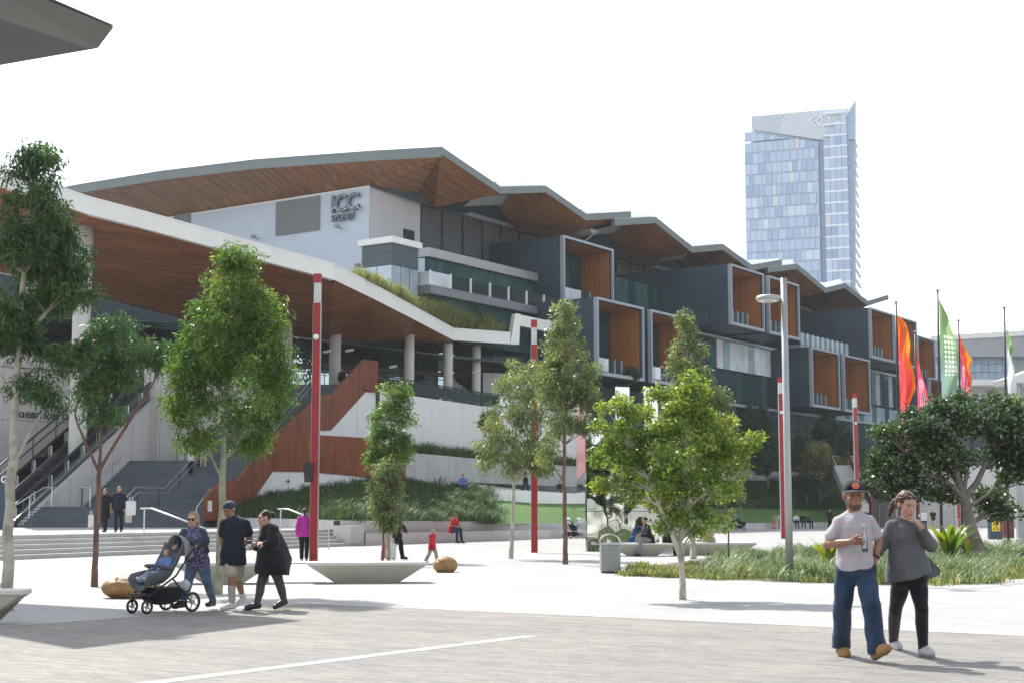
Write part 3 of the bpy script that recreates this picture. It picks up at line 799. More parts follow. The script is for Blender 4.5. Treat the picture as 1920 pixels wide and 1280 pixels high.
# ---- escalator between that wall and the stair
esc = thing('escalator', 'long escalator with steel balustrades rising beside the dark stair', 'escalator', (-26, 77, T1))
E0, E1 = Vector((-26.0, 76.5, T1)), Vector((-21.9, 94.5, 10.2))
ed = (E1 - E0); eh = Vector((ed.x, ed.y, 0)).normalized(); es = Vector((eh.y, -eh.x, 0))
def along(t, side, dz): return E0 + ed * t + es * side + Vector((0, 0, dz))
for sd, mat in ((-1.25, M['steel']), (.75, M['steel'])):
    m = MB(); m.tube([along(-.07, sd, .35), along(-.06, sd, 1.1), along(0, sd, 1.12), along(1, sd, 1.12), along(1.06, sd, 1.0)], .07, 8); m.build('handrail', M['dark_metal'], esc, smooth=True)
    m = MB(); m.hexa([along(-.04, sd - .04, -.1), along(-.04, sd + .04, -.1), along(1, sd + .04, -.1), along(1, sd - .04, -.1)], [along(-.04, sd - .04, .38), along(-.04, sd + .04, .38), along(1, sd + .04, .38), along(1, sd - .04, .38)]); m.build('skirt', M['steel'], esc)
    for k in range(11):
        m = MB(); m.hexa([along(k / 11 + .004, sd - .01, .4), along(k / 11 + .004, sd + .01, .4), along((k + 1) / 11 - .004, sd + .01, .4), along((k + 1) / 11 - .004, sd - .01, .4)],
                         [along(k / 11 + .004, sd - .01, 1.05), along(k / 11 + .004, sd + .01, 1.05), along((k + 1) / 11 - .004, sd + .01, 1.05), along((k + 1) / 11 - .004, sd - .01, 1.05)]); m.build('glass_panel', M['rail_glass'], esc)
        m = MB(); p = along(k / 11, sd + .1, .5); m.bar(p, p + Vector((0, 0, .5)), .03); m.build('bracket', M['steel'], esc)
N = 34
for k in range(N):
    a = along(k / N, -1.1, -.05); m = MB()
    m.obox(Vector((a.x, a.y, a.z - .4)), es * 1.75, eh * (ed.xy.length / N + .05), Vector((0, 0, .4 + ed.z / N))); m.build('step', M['dark_metal'], esc)
# side wall of the escalator: sloped concrete, in panels
for k in range(8):
    t0, t1 = k / 8 + .002, (k + 1) / 8 - .002
    a, b = along(t0, .95, 0), along(t1, .95, 0)
    m = MB(); m.hexa([(a.x, a.y, .5), (a.x + es.x * .3, a.y + es.y * .3, .5), (b.x + es.x * .3, b.y + es.y * .3, .5), (b.x, b.y, .5)],
                     [(a.x, a.y, a.z + .2), (a.x + es.x * .3, a.y + es.y * .3, a.z + .2), (b.x + es.x * .3, b.y + es.y * .3, b.z + .2), (b.x, b.y, b.z + .2)])
    m.build('side_panel', M['pale_conc'], esc)
# second rail, further left against the wall
hr = handrail('wall_handrail', [along(-.05, -2.1, .1), along(0, -2.1, .15), along(1, -2.1, .15)], 'dark panelled railing sloping along the lettered wall', 9, h=1.5, mat=M['dark_metal'], r=.05)

# ---- dark level sign at the frame's left edge
sg = thing('level_sign', 'dark upright sign with a white letter G beside the escalator', 'sign', PXY(2, 66, T1))
q = PXY(-12, 66, T1); q2 = PXY(12, 66, T1)
m = MB(); m.box(q.x, q2.x, 65.9, 66.0, T1, 3.1); m.build('panel', M['charcoal'], sg)
text_mesh('G', .42, .01, M['sign_light'], 'letter', sg, PY(1, 904, 65.88), (1, 0, 0), (0, -1, 0), .012)

# ---- round columns
def column(px, Y, dia, z0, py_top, label):
    top = PY(px, py_top, Y).z
    x = PXY(px, Y, (z0 + top) / 2).x
    m = MB(); r = dia / 2
    m.lathe((0, 0, 0), [(r, -.05), (r, .02), (r * .995, (top - z0) * .5), (r, top - z0 + .6)], 28)
    o = m.build('column', M['column'], smooth=False); o.location = (x, Y, z0)
    for p in o.data.polygons: p.use_smooth = len(p.vertices) == 4
    return tag(o, label, 'column', 'round concrete columns under the canopy')
column(150, 84, 1.0, 1.8, 425, 'massive round concrete column standing on the stair landing by the escalator')
column(60, 101, .95, 10.2, 520, 'round concrete column above the lettered wall')
column(372, 108, .95, 10.2, 563, 'round concrete column behind the bushy tree at the stair head')
column(537, 107, .82, 10.2, 612, 'round concrete column between the bushy tree and the red light pole')
column(628, 111, .88, 10.2, 634, 'round concrete column at the head of the stair behind the corten peak')
column(767, 116.5, .80, 10.2, 638, 'round concrete column just right of the corten peak')
column(840, 122.5, .78, 10.2, 638, 'round concrete column second from the corten peak along the balustrade')
column(893, 126.5, .75, 10.2, 640, 'round concrete column at the far end of the dark balustrade')
for px, Y, z, lb in ((606, 110.4, 662, 'white floodlight bracketed to the stair head column on its red pole side'), (648, 110.4, 660, 'white floodlight bracketed to the stair head column on its corten side'), (730, 116, 690, 'small white floodlight between the corten peak and the next column'), (886, 126, 700, 'small white floodlight on the column at the far end of the balustrade')):
    p = PY(px, z, Y); t = thing('flood_light', lb, 'light', p, group='floodlights on the columns')
    m = MB(); m.obox(p, (.55, -.1, .1), (.05, .3, 0), (-.03, 0, .16)); m.build('lamp_head', M['white_paint'], t)
    m = MB(); m.bar(p + Vector((.2, .1, .05)), p + Vector((.3, .55, .0)), .03); m.build('bracket', M['pole_grey'], t)

# ---- folded timber canopy with white fascia
can = thing('entrance_canopy', 'sweeping canopy with white fascia and dark timber underside over the stair', 'canopy', (-10, 90, 10.2))
FT = [(-60, 296, 77), (128, 357, 80.5), (170, 371, 81), (250, 392, 82.5), (334, 415, 84), (480, 456, 87), (627, 496, 90), (700, 534, 100), (770, 572, 110), (850, 616, 121.5), (957, 624, 126)]
ft = [PY(*p) for p in FT]
th = Vector((0, 0, -.95))
for i in range(len(ft) - 1):
    a, b = ft[i], ft[i + 1]
    d = Vector(((b - a).x, (b - a).y, 0)); nn = Vector((d.y, -d.x, 0)).normalized()
    m = MB(); g = (b - a) * .0015
    m.hexa([a + g + th, b - g + th, b - g + th - nn * .4, a + g + th - nn * .4], [a + g, b - g, b - g - nn * .4, a + g - nn * .4])
    m.build('fascia_panel', M['fascia_white'], can)
    m = MB(); m.hexa([a + g + nn * .03 + Vector((0, 0, -.03)), b - g + nn * .03 + Vector((0, 0, -.03)), b - g - nn * .45 + Vector((0, 0, -.03)), a + g - nn * .45 + Vector((0, 0, -.03))],
                     [a + g + nn * .03 + Vector((0, 0, .06)), b - g + nn * .03 + Vector((0, 0, .06)), b - g - nn * .45 + Vector((0, 0, .06)), a + g - nn * .45 + Vector((0, 0, .06))])
    m.build('coping', M['fascia_white'], can)
# raised tail of the fascia
T = [PY(957, 624, 126), PY(966, 588, 126.3), PY(1012, 598, 129), PY(1060, 607, 131.5)]
for i in range(3):
    a, b = T[i], T[i + 1]; tk = Vector((0, 0, -.95)) if i else Vector((.85, .5, -.1))
    m = MB(); bk = Vector((-.3, .5, 0))
    m.hexa([a + (th if i else Vector((0, 0, -.95))), b + (th if i else Vector((.62, .35, -.9))), b + bk + (th if i else Vector((.62, .35, -.9))), a + bk + (th if i else Vector((0, 0, -.95)))] if i else [a + th, a + th + Vector((.75, .4, .0)), a + th + Vector((.75, .4, 0)) + bk, a + th + bk],
           [a, b, b + bk, a + bk] if i else [b, b + Vector((.45, .25, 0)), b + Vector((.45, .25, 0)) + bk, b + bk])
    m.build('fascia_panel', M['fascia_white'], can)
BK = [(-60, 500, 98), (60, 522, 100), (120, 540, 102), (187, 556, 104), (359, 600, 107), (470, 621, 109.5), (560, 632, 111), (616, 639, 112.5), (700, 641, 116), (769, 641, 119), (850, 641.5, 122.2)]
bk = [PY(*p) for p in BK]
lo = [p + th + Vector((0, .05, 0)) for p in ft[:10]] + [ft[9] + th + Vector((.1, .3, 0))]
for i in range(10):
    a, b, c, d = lo[i], lo[min(i + 1, 9)], bk[i + 1], bk[i]
    for tri in ((a, b, c), (a, c, d)):
        if (tri[1] - tri[0]).cross(tri[2] - tri[0]).length < 1e-4: continue
        m = MB(); m.poly(list(reversed(tri))); me = m.mesh('soffit_panel', M['timber_canopy'])
        bm = bmesh.new(); bm.from_mesh(me)
        r_ = bmesh.ops.extrude_face_region(bm, geom=bm.faces[:]); bmesh.ops.translate(bm, verts=[e for e in r_['geom'] if isinstance(e, bmesh.types.BMVert)], vec=(0, 0, .12))
        bmesh.ops.recalc_face_normals(bm, faces=bm.faces); bm.to_mesh(me); bm.free(); link('soffit_panel', me, can)
# dark bulkhead closing the space above the low edge of the soffit
m = MB()
for i in range(10): m.poly([bk[i] + Vector((0, .1, -.05)), bk[i + 1] + Vector((0, .1, -.05)), bk[i + 1] + Vector((0, 3, 1.6)), bk[i] + Vector((0, 3, 1.6))])
m.build('bulkhead', M['charcoal2'], can)
# top deck of the canopy
m = MB()
tb = [p + Vector((-6, 26, -.2)) if i < 6 else p + Vector((-3, 14, .3)) for i, p in enumerate(ft)]
for i in range(len(ft) - 1):
    m.poly([ft[i] + Vector((-.1, .3, -.15)), ft[i + 1] + Vector((-.1, .3, -.15)), tb[i + 1], tb[i]])
m.build('roof_deck', M['roof_top'], can)
# roof garden behind the fascia
gm_lo = [ft[6].lerp(ft[7], .55) + Vector((-.35, .45, 0)), ft[7] + Vector((-.35, .5, 0)), ft[8] + Vector((-.4, .6, 0)), ft[8].lerp(ft[9], .55) + Vector((-.4, .6, 0)), ft[9] + Vector((-.3, .7, 0)), ft[9].lerp(ft[10], .85) + Vector((-.2, .6, 0))]
gm_hi = [PY(700, 536, 104), PY(745, 556, 110), PY(800, 578, 117), PY(850, 588, 122), PY(905, 598, 126.5), PY(938, 612, 128.5)]
_, garden_fn = strip('roof_garden', gm_lo, gm_hi, M['slope'], 'planted mound on top of the canopy')
v, f, t = blades(on_strip(garden_fn, clumps=150, rad=.3), 28000, .62, .028, 1.0, seed=40)
stuff(np_mesh('roof_garden_grass', v, f, M['dry_grass'], attr=t), 'yellow green feathery grass growing on the canopy roof', 'grass')
# ================================================================ exhibition hall
hall = thing('exhibition_hall', 'long exhibition hall with folded timber roofs and projecting charcoal boxes', 'building', B(0, -6, 0))
VF = -14.3                                   # facade plane
s_c, z_c = BPv(693, 352, VF)                 # corner of the pale block
s_l0 = BPv(788, 400, VF)[0]                  # where the louvres begin
ZF = 29.2
# ---- pale block: core, panels on both faces
m = MB(); m.obox(B(s_c + .06, VF - .06, 8), BU * (s_l0 - s_c - .1), BV * -48, Vector((0, 0, z_c - 8.1))); m.build('block_core', M['joint'], hall)
for k in range(16):
    v1, v0 = VF - 3.0 * k - (.0 if k else 0), VF - 3.0 * (k + 1) + .012
    m = MB(); m.obox(B(s_c, v0, 10), BU * .12, BV * (v1 - v0), Vector((0, 0, z_c - 10))); m.build('cladding_panel', M['white_block'], hall)
npan = 4
for k in range(npan):
    a, b_ = s_c + (s_l0 - s_c) * k / npan + .012, s_c + (s_l0 - s_c) * (k + 1) / npan
    m = MB(); m.obox(B(a, VF - .1, 10), BU * (b_ - a), BV * .1, Vector((0, 0, z_c - 10 - .02))); m.build('cladding_panel', M['white_block2'], hall)
m = MB(); m.obox(B(s_c - .05, VF - 48, z_c), BU * .5, BV * 48.1, Vector((0, 0, .18))); m.obox(B(s_c + .45, VF - .3, z_c), BU * (s_l0 - s_c - .45), BV * .4, Vector((0, 0, .18))); m.build('coping', M['white_paint'], hall)
# louvred grille on the shaded face
def s_face(px, py, out=.0):
    v_, z_ = BPs(px, py, s_c); return v_, z_
va, za = s_face(519, 380); vb, zb = s_face(601, 373); _, zc_ = s_face(560, 437)
gr = MB(); gr.obox(B(s_c - .1, va, zc_), BU * .06, BV * (vb - va), Vector((0, 0, za - zc_))); g_o = gr.build('louvre_grille', M['louvre_pale'], hall)
n = 26
for k in range(n):
    z = zc_ + (za - zc_) * (k + .1) / n
    m = MB(); m.hexa([B(s_c - .18, va, z), B(s_c - .18, vb, z), B(s_c - .1, vb, z + .06), B(s_c - .1, va, z + .06)], [B(s_c - .18, va, z + .03), B(s_c - .18, vb, z + .03), B(s_c - .1, vb, z + .09), B(s_c - .1, va, z + .09)])
    m.build('slat', M['louvre_pale'], g_o)
va, za = s_face(327, 404); vb, _ = s_face(358, 404); _, zc_ = s_face(340, 425)
m = MB(); m.obox(B(s_c - .09, va, zc_), BU * .08, BV * (vb - va), Vector((0, 0, za - zc_))); m.build('vent_panel', M['louvre'], hall)
# sign: interlocking capitals over the city name, crossed by a stepped roofline
v0, z0 = s_face(625, 403); v1, z1 = s_face(683, 396)
hgt = s_face(630, 372)[1] - z0
lg = text_mesh('ICC', hgt * 1.45, .14, M['sign_grey'], 'sign_capitals', hall, B(s_c - .3, v0, z0 + .12), BV, -BU, .05, .88)
v2, z2 = s_face(625, 417)
text_mesh('SYDNEY', .80, .10, M['sign_grey'], 'sign_city_name', hall, B(s_c - .26, v2, z2 - .02), BV, -BU, .012, .84)
m = MB(); pts = [(625, 403), (634, 390), (641, 398), (648, 385), (655, 396), (661, 388), (668, 393), (674, 386), (683, 396)]
w = [B(s_c - .5, *s_face(*p)) for p in pts]
for a, b_ in zip(w, w[1:]): m.sqbar(a, b_, .05, .07)
m.build('sign_roofline', M['white_block'], hall)
for px, py in ((637, 430), (480, 449), (676, 503)):
    p = B(s_c, *s_face(px, py)); m = MB(); m.obox(p - BU * .7, BU * .18, BV * .55, Vector((0, 0, .25)) - BU * .1); m.bar(p - BU * .6 + BV * .25, p + BV * .25 + Vector((0, 0, .05)), .04)
    m.build('wall_floodlight', M['pole_grey'], hall)
m = MB(); a = BPv(756, 445, VF); b_ = BPv(776, 445, VF); m.obox(B(a[0], VF + .02, BPv(766, 447, VF)[1] - .55), BU * (b_[0] - a[0]), BV * .06, Vector((0, 0, 1.3))); wf = m.build('window', M['dark_metal'], hall)
for k in range(3):
    m = MB(); L = (b_[0] - a[0]) / 3; m.obox(B(a[0] + L * k + .05, VF + .07, BPv(766, 447, VF)[1] - .45), BU * (L - .1), BV * .03, Vector((0, 0, 1.1))); m.build('pane', M['glass_dark'], wf)

# ---- louvred facade in bays
def louvre_mesh(w_, h_, n_):
    m = MB()
    for k in range(n_):
        z = h_ * k / n_; dz = h_ / n_
        m.poly([(0, -.14, z), (w_, -.14, z), (w_, 0, z + dz), (0, 0, z + dz)])
        m.poly([(0, 0, z + dz), (w_, 0, z + dz), (w_, -.14, z + dz), (0, -.14, z + dz)])
    return m.mesh('louvre_bay', M['louvre'])
bw, zl0 = 3.15, 20.2
lm = louvre_mesh(bw - .22, ZF - zl0 - .35, 34)
rotM = Matrix((BU, -BV, Vector((0, 0, 1)))).transposed().to_4x4()
for k in range(40):
    s_ = s_l0 + .1 + bw * k
    o = bpy.data.objects.new('louvre_bay', lm); COL.objects.link(o); o.parent = hall
    o.matrix_parent_inverse = wmat(hall).inverted(); o.matrix_basis = Matrix.Translation(B(s_, VF, zl0)) @ rotM
    m = MB(); m.obox(B(s_ + bw - .22, VF - .05, zl0), BU * .22, BV * .22, Vector((0, 0, ZF - zl0 - .3))); m.build('pilaster', M['dark_metal'], hall)
m = MB(); m.obox(B(s_l0, VF - .5, ZF - .35), BU * (bw * 40), BV * .95, Vector((0, 0, .4))); m.build('head_beam', M['frame_grey'], hall)
m = MB(); m.obox(B(s_l0 + .02, VF - .6, 8), BU * (bw * 40), BV * .4, Vector((0, 0, 24))); m.build('facade_core', M['charcoal2'], hall)
# deep mass of the hall, closing it behind
m = MB(); m.obox(B(s_l0 + .2, VF - 45, 1), BU * (bw * 40), BV * 44, Vector((0, 0, 27.5))); m.build('hall_mass', M['louvre'], hall)

# ---- folded roofs
def roof(name_pts, v_e, v_b, rise_pk, th_, left_end=None):
    """name_pts: (px, py, kind) along the front edge; kind p = peak, v = valley"""
    E = []
    for px, py, kd in name_pts:
        s_, z_ = BPv(px, py, v_e); E.append((s_, z_, kd))
    rf = MB()
    bk_ = [(s_ + (0.8 if kd == 'p' else 0.0), (z_ + rise_pk if kd == 'p' else (z_ - 1.3 if kd == 'e' else z_ - .1))) for s_, z_, kd in E]
    for i in range(len(E) - 1):
        rf.poly([B(E[i][0], v_e, E[i][1]), B(E[i + 1][0], v_e, E[i + 1][1]), B(bk_[i + 1][0], v_b, bk_[i + 1][1]), B(bk_[i][0], v_b, bk_[i][1])])
        rf.poly([B(bk_[i][0], v_b, bk_[i][1]), B(bk_[i + 1][0], v_b, bk_[i + 1][1]), B(bk_[i + 1][0], v_b - 28, ZF + 1.5), B(bk_[i][0], v_b - 28, ZF + 1.5)])
    ro = rf.build('roof', M['roof_top'], hall)
    for i in range(len(E) - 1):
        a, c = E[i], E[i + 1]
        m = MB(); m.hexa([B(a[0], v_e, a[1] - th_), B(c[0], v_e, c[1] - th_), B(c[0], v_e - .4, c[1] - th_), B(a[0], v_e - .4, a[1] - th_)],
                         [B(a[0], v_e + .02, a[1] + .04), B(c[0], v_e + .02, c[1] + .04), B(c[0], v_e - .4, c[1] + .04), B(a[0], v_e - .4, a[1] + .04)])
        m.build('fascia', M['roof_green'], ro)
        m = MB(); m.obox(B(a[0], v_e + .03, a[1] + .04), B(c[0], v_e + .03, c[1] + .04) - B(a[0], v_e + .03, a[1] + .04), BV * -.3, Vector((0, 0, .07))); m.build('edge_trim', M['frame_grey'], ro)
        # soffit folds down to the wall head
        zb_a, zb_c = (bk_[i][1] - th_ - .3), (bk_[i + 1][1] - th_ - .3)
        m = MB(); m.mi = 0
        m.poly([B(a[0], v_e - .05, a[1] - th_), B(bk_[i][0], v_b, zb_a), B(bk_[i + 1][0], v_b, zb_c)])
        m.poly([B(a[0], v_e - .05, a[1] - th_), B(bk_[i + 1][0], v_b, zb_c), B(c[0], v_e - .05, c[1] - th_)])
        m.build('soffit', M['timber_soffit'], ro)
    for i in range(len(E) - 1):
        if E[i][2] == 'v' and i + 1 < len(E):
            (pa, ya, _), (pb, yb, _) = name_pts[i], name_pts[i + 1]
            k_ = 12.5 * 120 / (B(E[i][0], v_e, 0).y)
            a, c = B(E[i][0] - .1, v_e - .35, E[i][1] + .05), B(E[i + 1][0], v_e - .35, E[i + 1][1] + .05)
            ra, rc = PY(pa - 9, ya - k_ - 1, a.y + 2.2), PY(pb - 8, yb - k_ + (6 if E[i + 1][2] == 'e' else -1), c.y + 2.2)
            m = MB(); m.poly([a, c, rc, ra]); m.poly([ra, rc, rc + Vector((-3, 4, -1.5)), ra + Vector((-3, 4, -1.5))]); m.build('roof_sheet', M['roof_top'], ro)
    m = MB(); m.poly([B(E[-1][0], v_e, E[-1][1]), B(E[-1][0], v_e - .05, E[-1][1] - th_), B(bk_[-1][0], v_b, bk_[-1][1] - th_ - .3), B(bk_[-1][0], v_b, bk_[-1][1])]); m.build('end_fascia', M['roof_green'], ro)
    return ro, E, bk_
RV = -6.0
r1, e1, b1 = roof([(827, 277, 'p'), (938, 352, 'v'), (1023, 350, 'p'), (1099, 403, 'v'), (1183, 398, 'e')], RV, VF + 1.2, .9, .55)
r2, e2, b2 = roof([(1152, 412, 'v'), (1229, 408, 'p'), (1298, 464, 'v'), (1355, 459, 'p'), (1409, 498, 'v'), (1466, 488, 'e')], RV, VF + 1.2, 1.0, .6)
r3, e3, b3 = roof([(1440, 502, 'v'), (1494, 496, 'p'), (1548, 541, 'v'), (1584, 532, 'p'), (1627, 566, 'v'), (1666, 554, 'e')], RV, VF + 1.2, 1.0, .6)
# end of the first roof: long edge running away to the left
EL = [B(e1[0][0], RV, e1[0][1]), PY(700, 284, 121.5), PY(480, 300, 127), PY(300, 322, 132), PY(135, 349, 137), PY(40, 372, 141)]
wallv = [VF + .3, VF - 4, VF - 14, VF - 24, VF - 34, VF - 42]
for i in range(5):
    a, c = EL[i], EL[i + 1]; d = c - a; nn = Vector((d.y, -d.x, 0)).normalized()
    if nn.y > 0: nn = -nn
    tk = Vector((0, 0, -.80))
    m = MB(); m.hexa([a + tk, c + tk, c + tk - nn * .4, a + tk - nn * .4], [a, c, c - nn * .4, a - nn * .4])
    me = m.mesh('fascia', M['roof_green']); bm = bmesh.new(); bm.from_mesh(me); bmesh.ops.recalc_face_normals(bm, faces=bm.faces); bm.to_mesh(me); bm.free(); link('fascia', me, r1)
    m = MB(); m.obox(a + nn * .03, d, -nn * .3, Vector((0, 0, .08))); m.build('edge_trim', M['frame_grey'], r1)
    wa, wc = B(s_c + .3, wallv[i], z_c + .16), B(s_c + .3, wallv[i + 1], z_c + .16)
    if i == 0: wa = B(s_c + .6, VF + .2, z_c + .16)
    m = MB(); m.poly([a + tk - nn * .02, c + tk - nn * .02, wc]); m.poly([a + tk - nn * .02, wc, wa]); m.build('soffit', M['timber_soffit'], r1)
    m = MB(); m.poly([a, c, wc + Vector((0, 0, 3.5)) + BU * 6, wa + Vector((0, 0, 3.0)) + BU * 8]); m.build('roof_sheet', M['roof_top'], r1)
# inner soffit between the corner and the first fold
A0 = B(e1[0][0], RV - .05, e1[0][1] - .55)
m = MB(); m.poly([A0, B(s_c + .6, VF + .2, z_c + .16), B(s_l0, VF + .4, ZF + .02)]); m.poly([A0, B(s_l0, VF + .4, ZF + .02), B(b1[0][0], VF + 1.2, b1[0][1] - .85)]); m.poly([A0, B(b1[0][0], VF + 1.2, b1[0][1] - .85), B(b1[1][0], VF + 1.2, b1[1][1] - .85)]); m.build('soffit', M['timber_soffit'], r1)
# strip between fold backs and the wall head
for ro, bb in ((r1, b1), (r2, b2), (r3, b3)):
    for i in range(len(bb) - 1):
        m = MB(); m.poly([B(bb[i][0], VF + 1.2, bb[i][1] - .86), B(bb[i + 1][0], VF + 1.2, bb[i + 1][1] - .86), B(bb[i + 1][0], VF + .1, ZF - .1), B(bb[i][0], VF + .1, ZF - .1)]); m.build('soffit', M['charcoal2'], ro)

# ---- projecting boxes
def box_part(pl, pr, z0, z1, v0, depth=3.5, posts=5, half=False, name='projecting_box'):
    zm = (z0 + z1) / 2
    s0 = BPv(pl, 700, v0)[0]; s1 = BPv(pr, 700, v0)[0]
    W = s1 - s0; t = .21; vb_ = VF + .2
    m = MB()
    m.obox(B(s0, vb_, z0), BU * .2, BV * (v0 - vb_ - .15), Vector((0, 0, z1 - z0)))            # near side
    m.obox(B(s1 - .2, vb_, z0), BU * .2, BV * (v0 - vb_ - .15), Vector((0, 0, z1 - z0)))
    m.obox(B(s0 + .2, vb_, z1 - .25), BU * (W - .4), BV * (v0 - vb_ - .15), Vector((0, 0, .24)))
    m.obox(B(s0 + .2, vb_, z0 + .003), BU * (W - .4), BV * (v0 - vb_ - .15), Vector((0, 0, .25)))
    bx = m.build(name, M['charcoal2'], hall)
    L = v0 - vb_ - .2; n = max(2, round(L / 1.15))
    for k in range(n):
        m = MB(); m.obox(B(s0 - .05, vb_ + L * k / n + .012, z0 - .02), BU * .05, BV * (L / n - .024), Vector((0, 0, z1 - z0 + .04))); m.build('cladding_panel', M['charcoal'], bx)
    # front frame
    m = MB()
    m.obox(B(s0 - .06, v0 - .35, z0 - .03), BU * t, BV * .4, Vector((0, 0, z1 - z0 + .06)))
    m.obox(B(s1 - t + .06, v0 - .35, z0 - .03), BU * t, BV * .4, Vector((0, 0, z1 - z0 + .06)))
    m.obox(B(s0 + t - .06, v0 - .35, z1 - t + .03), BU * (W - 2 * t + .12), BV * .395, Vector((0, 0, t)))
    m.obox(B(s0 + t - .06, v0 - .35, z0 - .03), BU * (W - 2 * t + .12), BV * .395, Vector((0, 0, t + .08)))
    m.build('frame', M['frame_grey'], bx)
    # timber lining
    a, c = s0 + .22, s1 - .22
    m = MB(); v1 = v0 - depth
    m.poly([B(c, v0 - .3, z0 + .3), B(c, v1, z0 + .3), B(c, v1, z1 - .27), B(c, v0 - .3, z1 - .27)])
    m.poly([B(a, v1, z0 + .3), B(a, v0 - .3, z0 + .3), B(a, v0 - .3, z1 - .27), B(a, v1, z1 - .27)])
    m.poly([B(a, v0 - .3, z1 - .27), B(c, v0 - .3, z1 - .27), B(c, v1, z1 - .27), B(a, v1, z1 - .27)])
    m.poly([B(a, v0 - .3, z0 + .3), B(a, v1, z0 + .3), B(c, v1, z0 + .3), B(c, v0 - .3, z0 + .3)])
    m.build('timber_lining', M['timber_box'], bx)
    for k in range(4):
        m = MB(); q = (c - a) / 4; m.obox(B(a + q * k + .04, v1 - .1, z0 + .3), BU * (q - .08), BV * .06, Vector((0, 0, z1 - z0 - .6))); m.build('window_pane', M['glass_dark'] if k % 2 else M['glass_green'], bx)
    m = MB(); m.obox(B(a, v1 - .2, z0 + .3), BU * (c - a), BV * .08, Vector((0, 0, z1 - z0 - .6))); m.build('window_frame', M['dark_metal'], bx)
    gw = (c - a) * (0.62 if not half else .5); q = gw / posts
    for k in range(posts):
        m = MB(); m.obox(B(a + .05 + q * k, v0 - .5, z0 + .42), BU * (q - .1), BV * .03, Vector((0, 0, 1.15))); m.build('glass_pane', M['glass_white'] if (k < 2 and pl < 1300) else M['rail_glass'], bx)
        m = MB(); m.sqbar(B(a + q * (k + 1), v0 - .5, z0 + .3), B(a + q * (k + 1), v0 - .5, z0 + 1.62), .09, .09); m.build('balustrade_post', M['frame_grey'], bx)
    return bx, s0, s1
UZ0, UZ1, LZ0, LZ1 = 20.55, 26.75, 13.4, 20.1
sU1 = BPv(1058, 500, -5.8)[0]
box_part(1058, 1151, UZ0, UZ1, -5.8, posts=3)
box_part(1374, 1435, UZ0, UZ1, 0, posts=4)
box_part(1445, 1501, UZ0, UZ1, 0, posts=3, half=True)
box_part(1636, 1678, UZ0, UZ1, 0, posts=4)
box_part(1682, 1721, UZ0, UZ1, 0, posts=3)
box_part(1723, 1754, UZ0, UZ1, -5.0, posts=3)
box_part(1121, 1207.5, LZ0, LZ1, 0, posts=4)
box_part(1222, 1298, LZ0, LZ1, 0, posts=4)
box_part(1523, 1574, LZ0, LZ1, 0, posts=4)
box_part(1583, 1631, LZ0, LZ1, 0, posts=3)
box_part(1743, 1790, LZ0, LZ1, -1.5, posts=3)

# ---- glazed strips between the boxes
def glazing(sa, sb, v, z0, z1, pane, mat, mull=True, name='window_strip', mats=None, dv=.0):
    m = MB(); m.obox(B(sa, v - .3, z0), BU * (sb - sa), BV * .2, Vector((0, 0, z1 - z0))); fr = m.build(name, M['dark_metal'], hall)
    n = max(1, round((sb - sa) / pane)); q = (sb - sa) / n
    for k in range(n):
        m = MB(); m.obox(B(sa + q * k + .035, v - .1, z0 + .03), BU * (q - .07), BV * .06, Vector((0, 0, z1 - z0 - .06))); m.build('pane', mats[(k * 7 + int(z0)) % len(mats)] if mats else mat, fr)
    return fr
# terrace volume between pale block and first box
vT = -9.0
sT0, zT1 = BPv(801, 471, vT); _, zT0 = BPv(801, 536, vT)
glazing(sT0, sU1 - .1, vT, zT0, zT1 - .5, 1.25, M['glass_green'], name='terrace_window')
m = MB(); m.obox(B(sT0 - .25, VF + .3, zT1 - .5), BU * (sU1 - sT0 + .1), BV * (vT - VF + .1), Vector((0, 0, .75))); m.build('terrace_roof', M['pole_grey'], hall)
m = MB(); m.obox(B(sT0 - .05, VF + .3, zT0), BU * .1, BV * (vT - VF - .5), Vector((0, 0, zT1 - zT0 - .55))); m.build('terrace_side_glass', M['glass_pale'], hall)
vS = -6.3
sS0, zS = BPv(806, 534, vS)
m = MB(); m.obox(B(sS0, vT + .1, zS - .7), BU * (sU1 - sS0 + 3.5), BV * (vS - vT), Vector((0, 0, .7))); m.build('balcony_slab', M['louvre'], hall)
sE = sU1 + 3.2
n = 8; q = (sE - sS0 - .2) / n
for k in range(n + 1):
    m = MB(); m.sqbar(B(sS0 + .1 + q * k, vS - .05, zS - .1), B(sS0 + .1 + q * k, vS - .05, zS + 1.25), .13, .07); m.build('balcony_post', M['white_paint'], hall)
    if k < n:
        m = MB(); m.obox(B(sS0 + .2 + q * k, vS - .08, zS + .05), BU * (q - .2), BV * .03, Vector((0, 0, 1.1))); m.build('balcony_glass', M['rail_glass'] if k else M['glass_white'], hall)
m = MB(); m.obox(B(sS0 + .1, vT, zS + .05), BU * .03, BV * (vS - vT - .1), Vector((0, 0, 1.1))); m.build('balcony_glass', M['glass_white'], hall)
glazing(sS0 + .3, sE + 4, vS - .6, zS - 4.2, zS - .72, 1.4, M['glass_green'], name='lower_terrace_window')
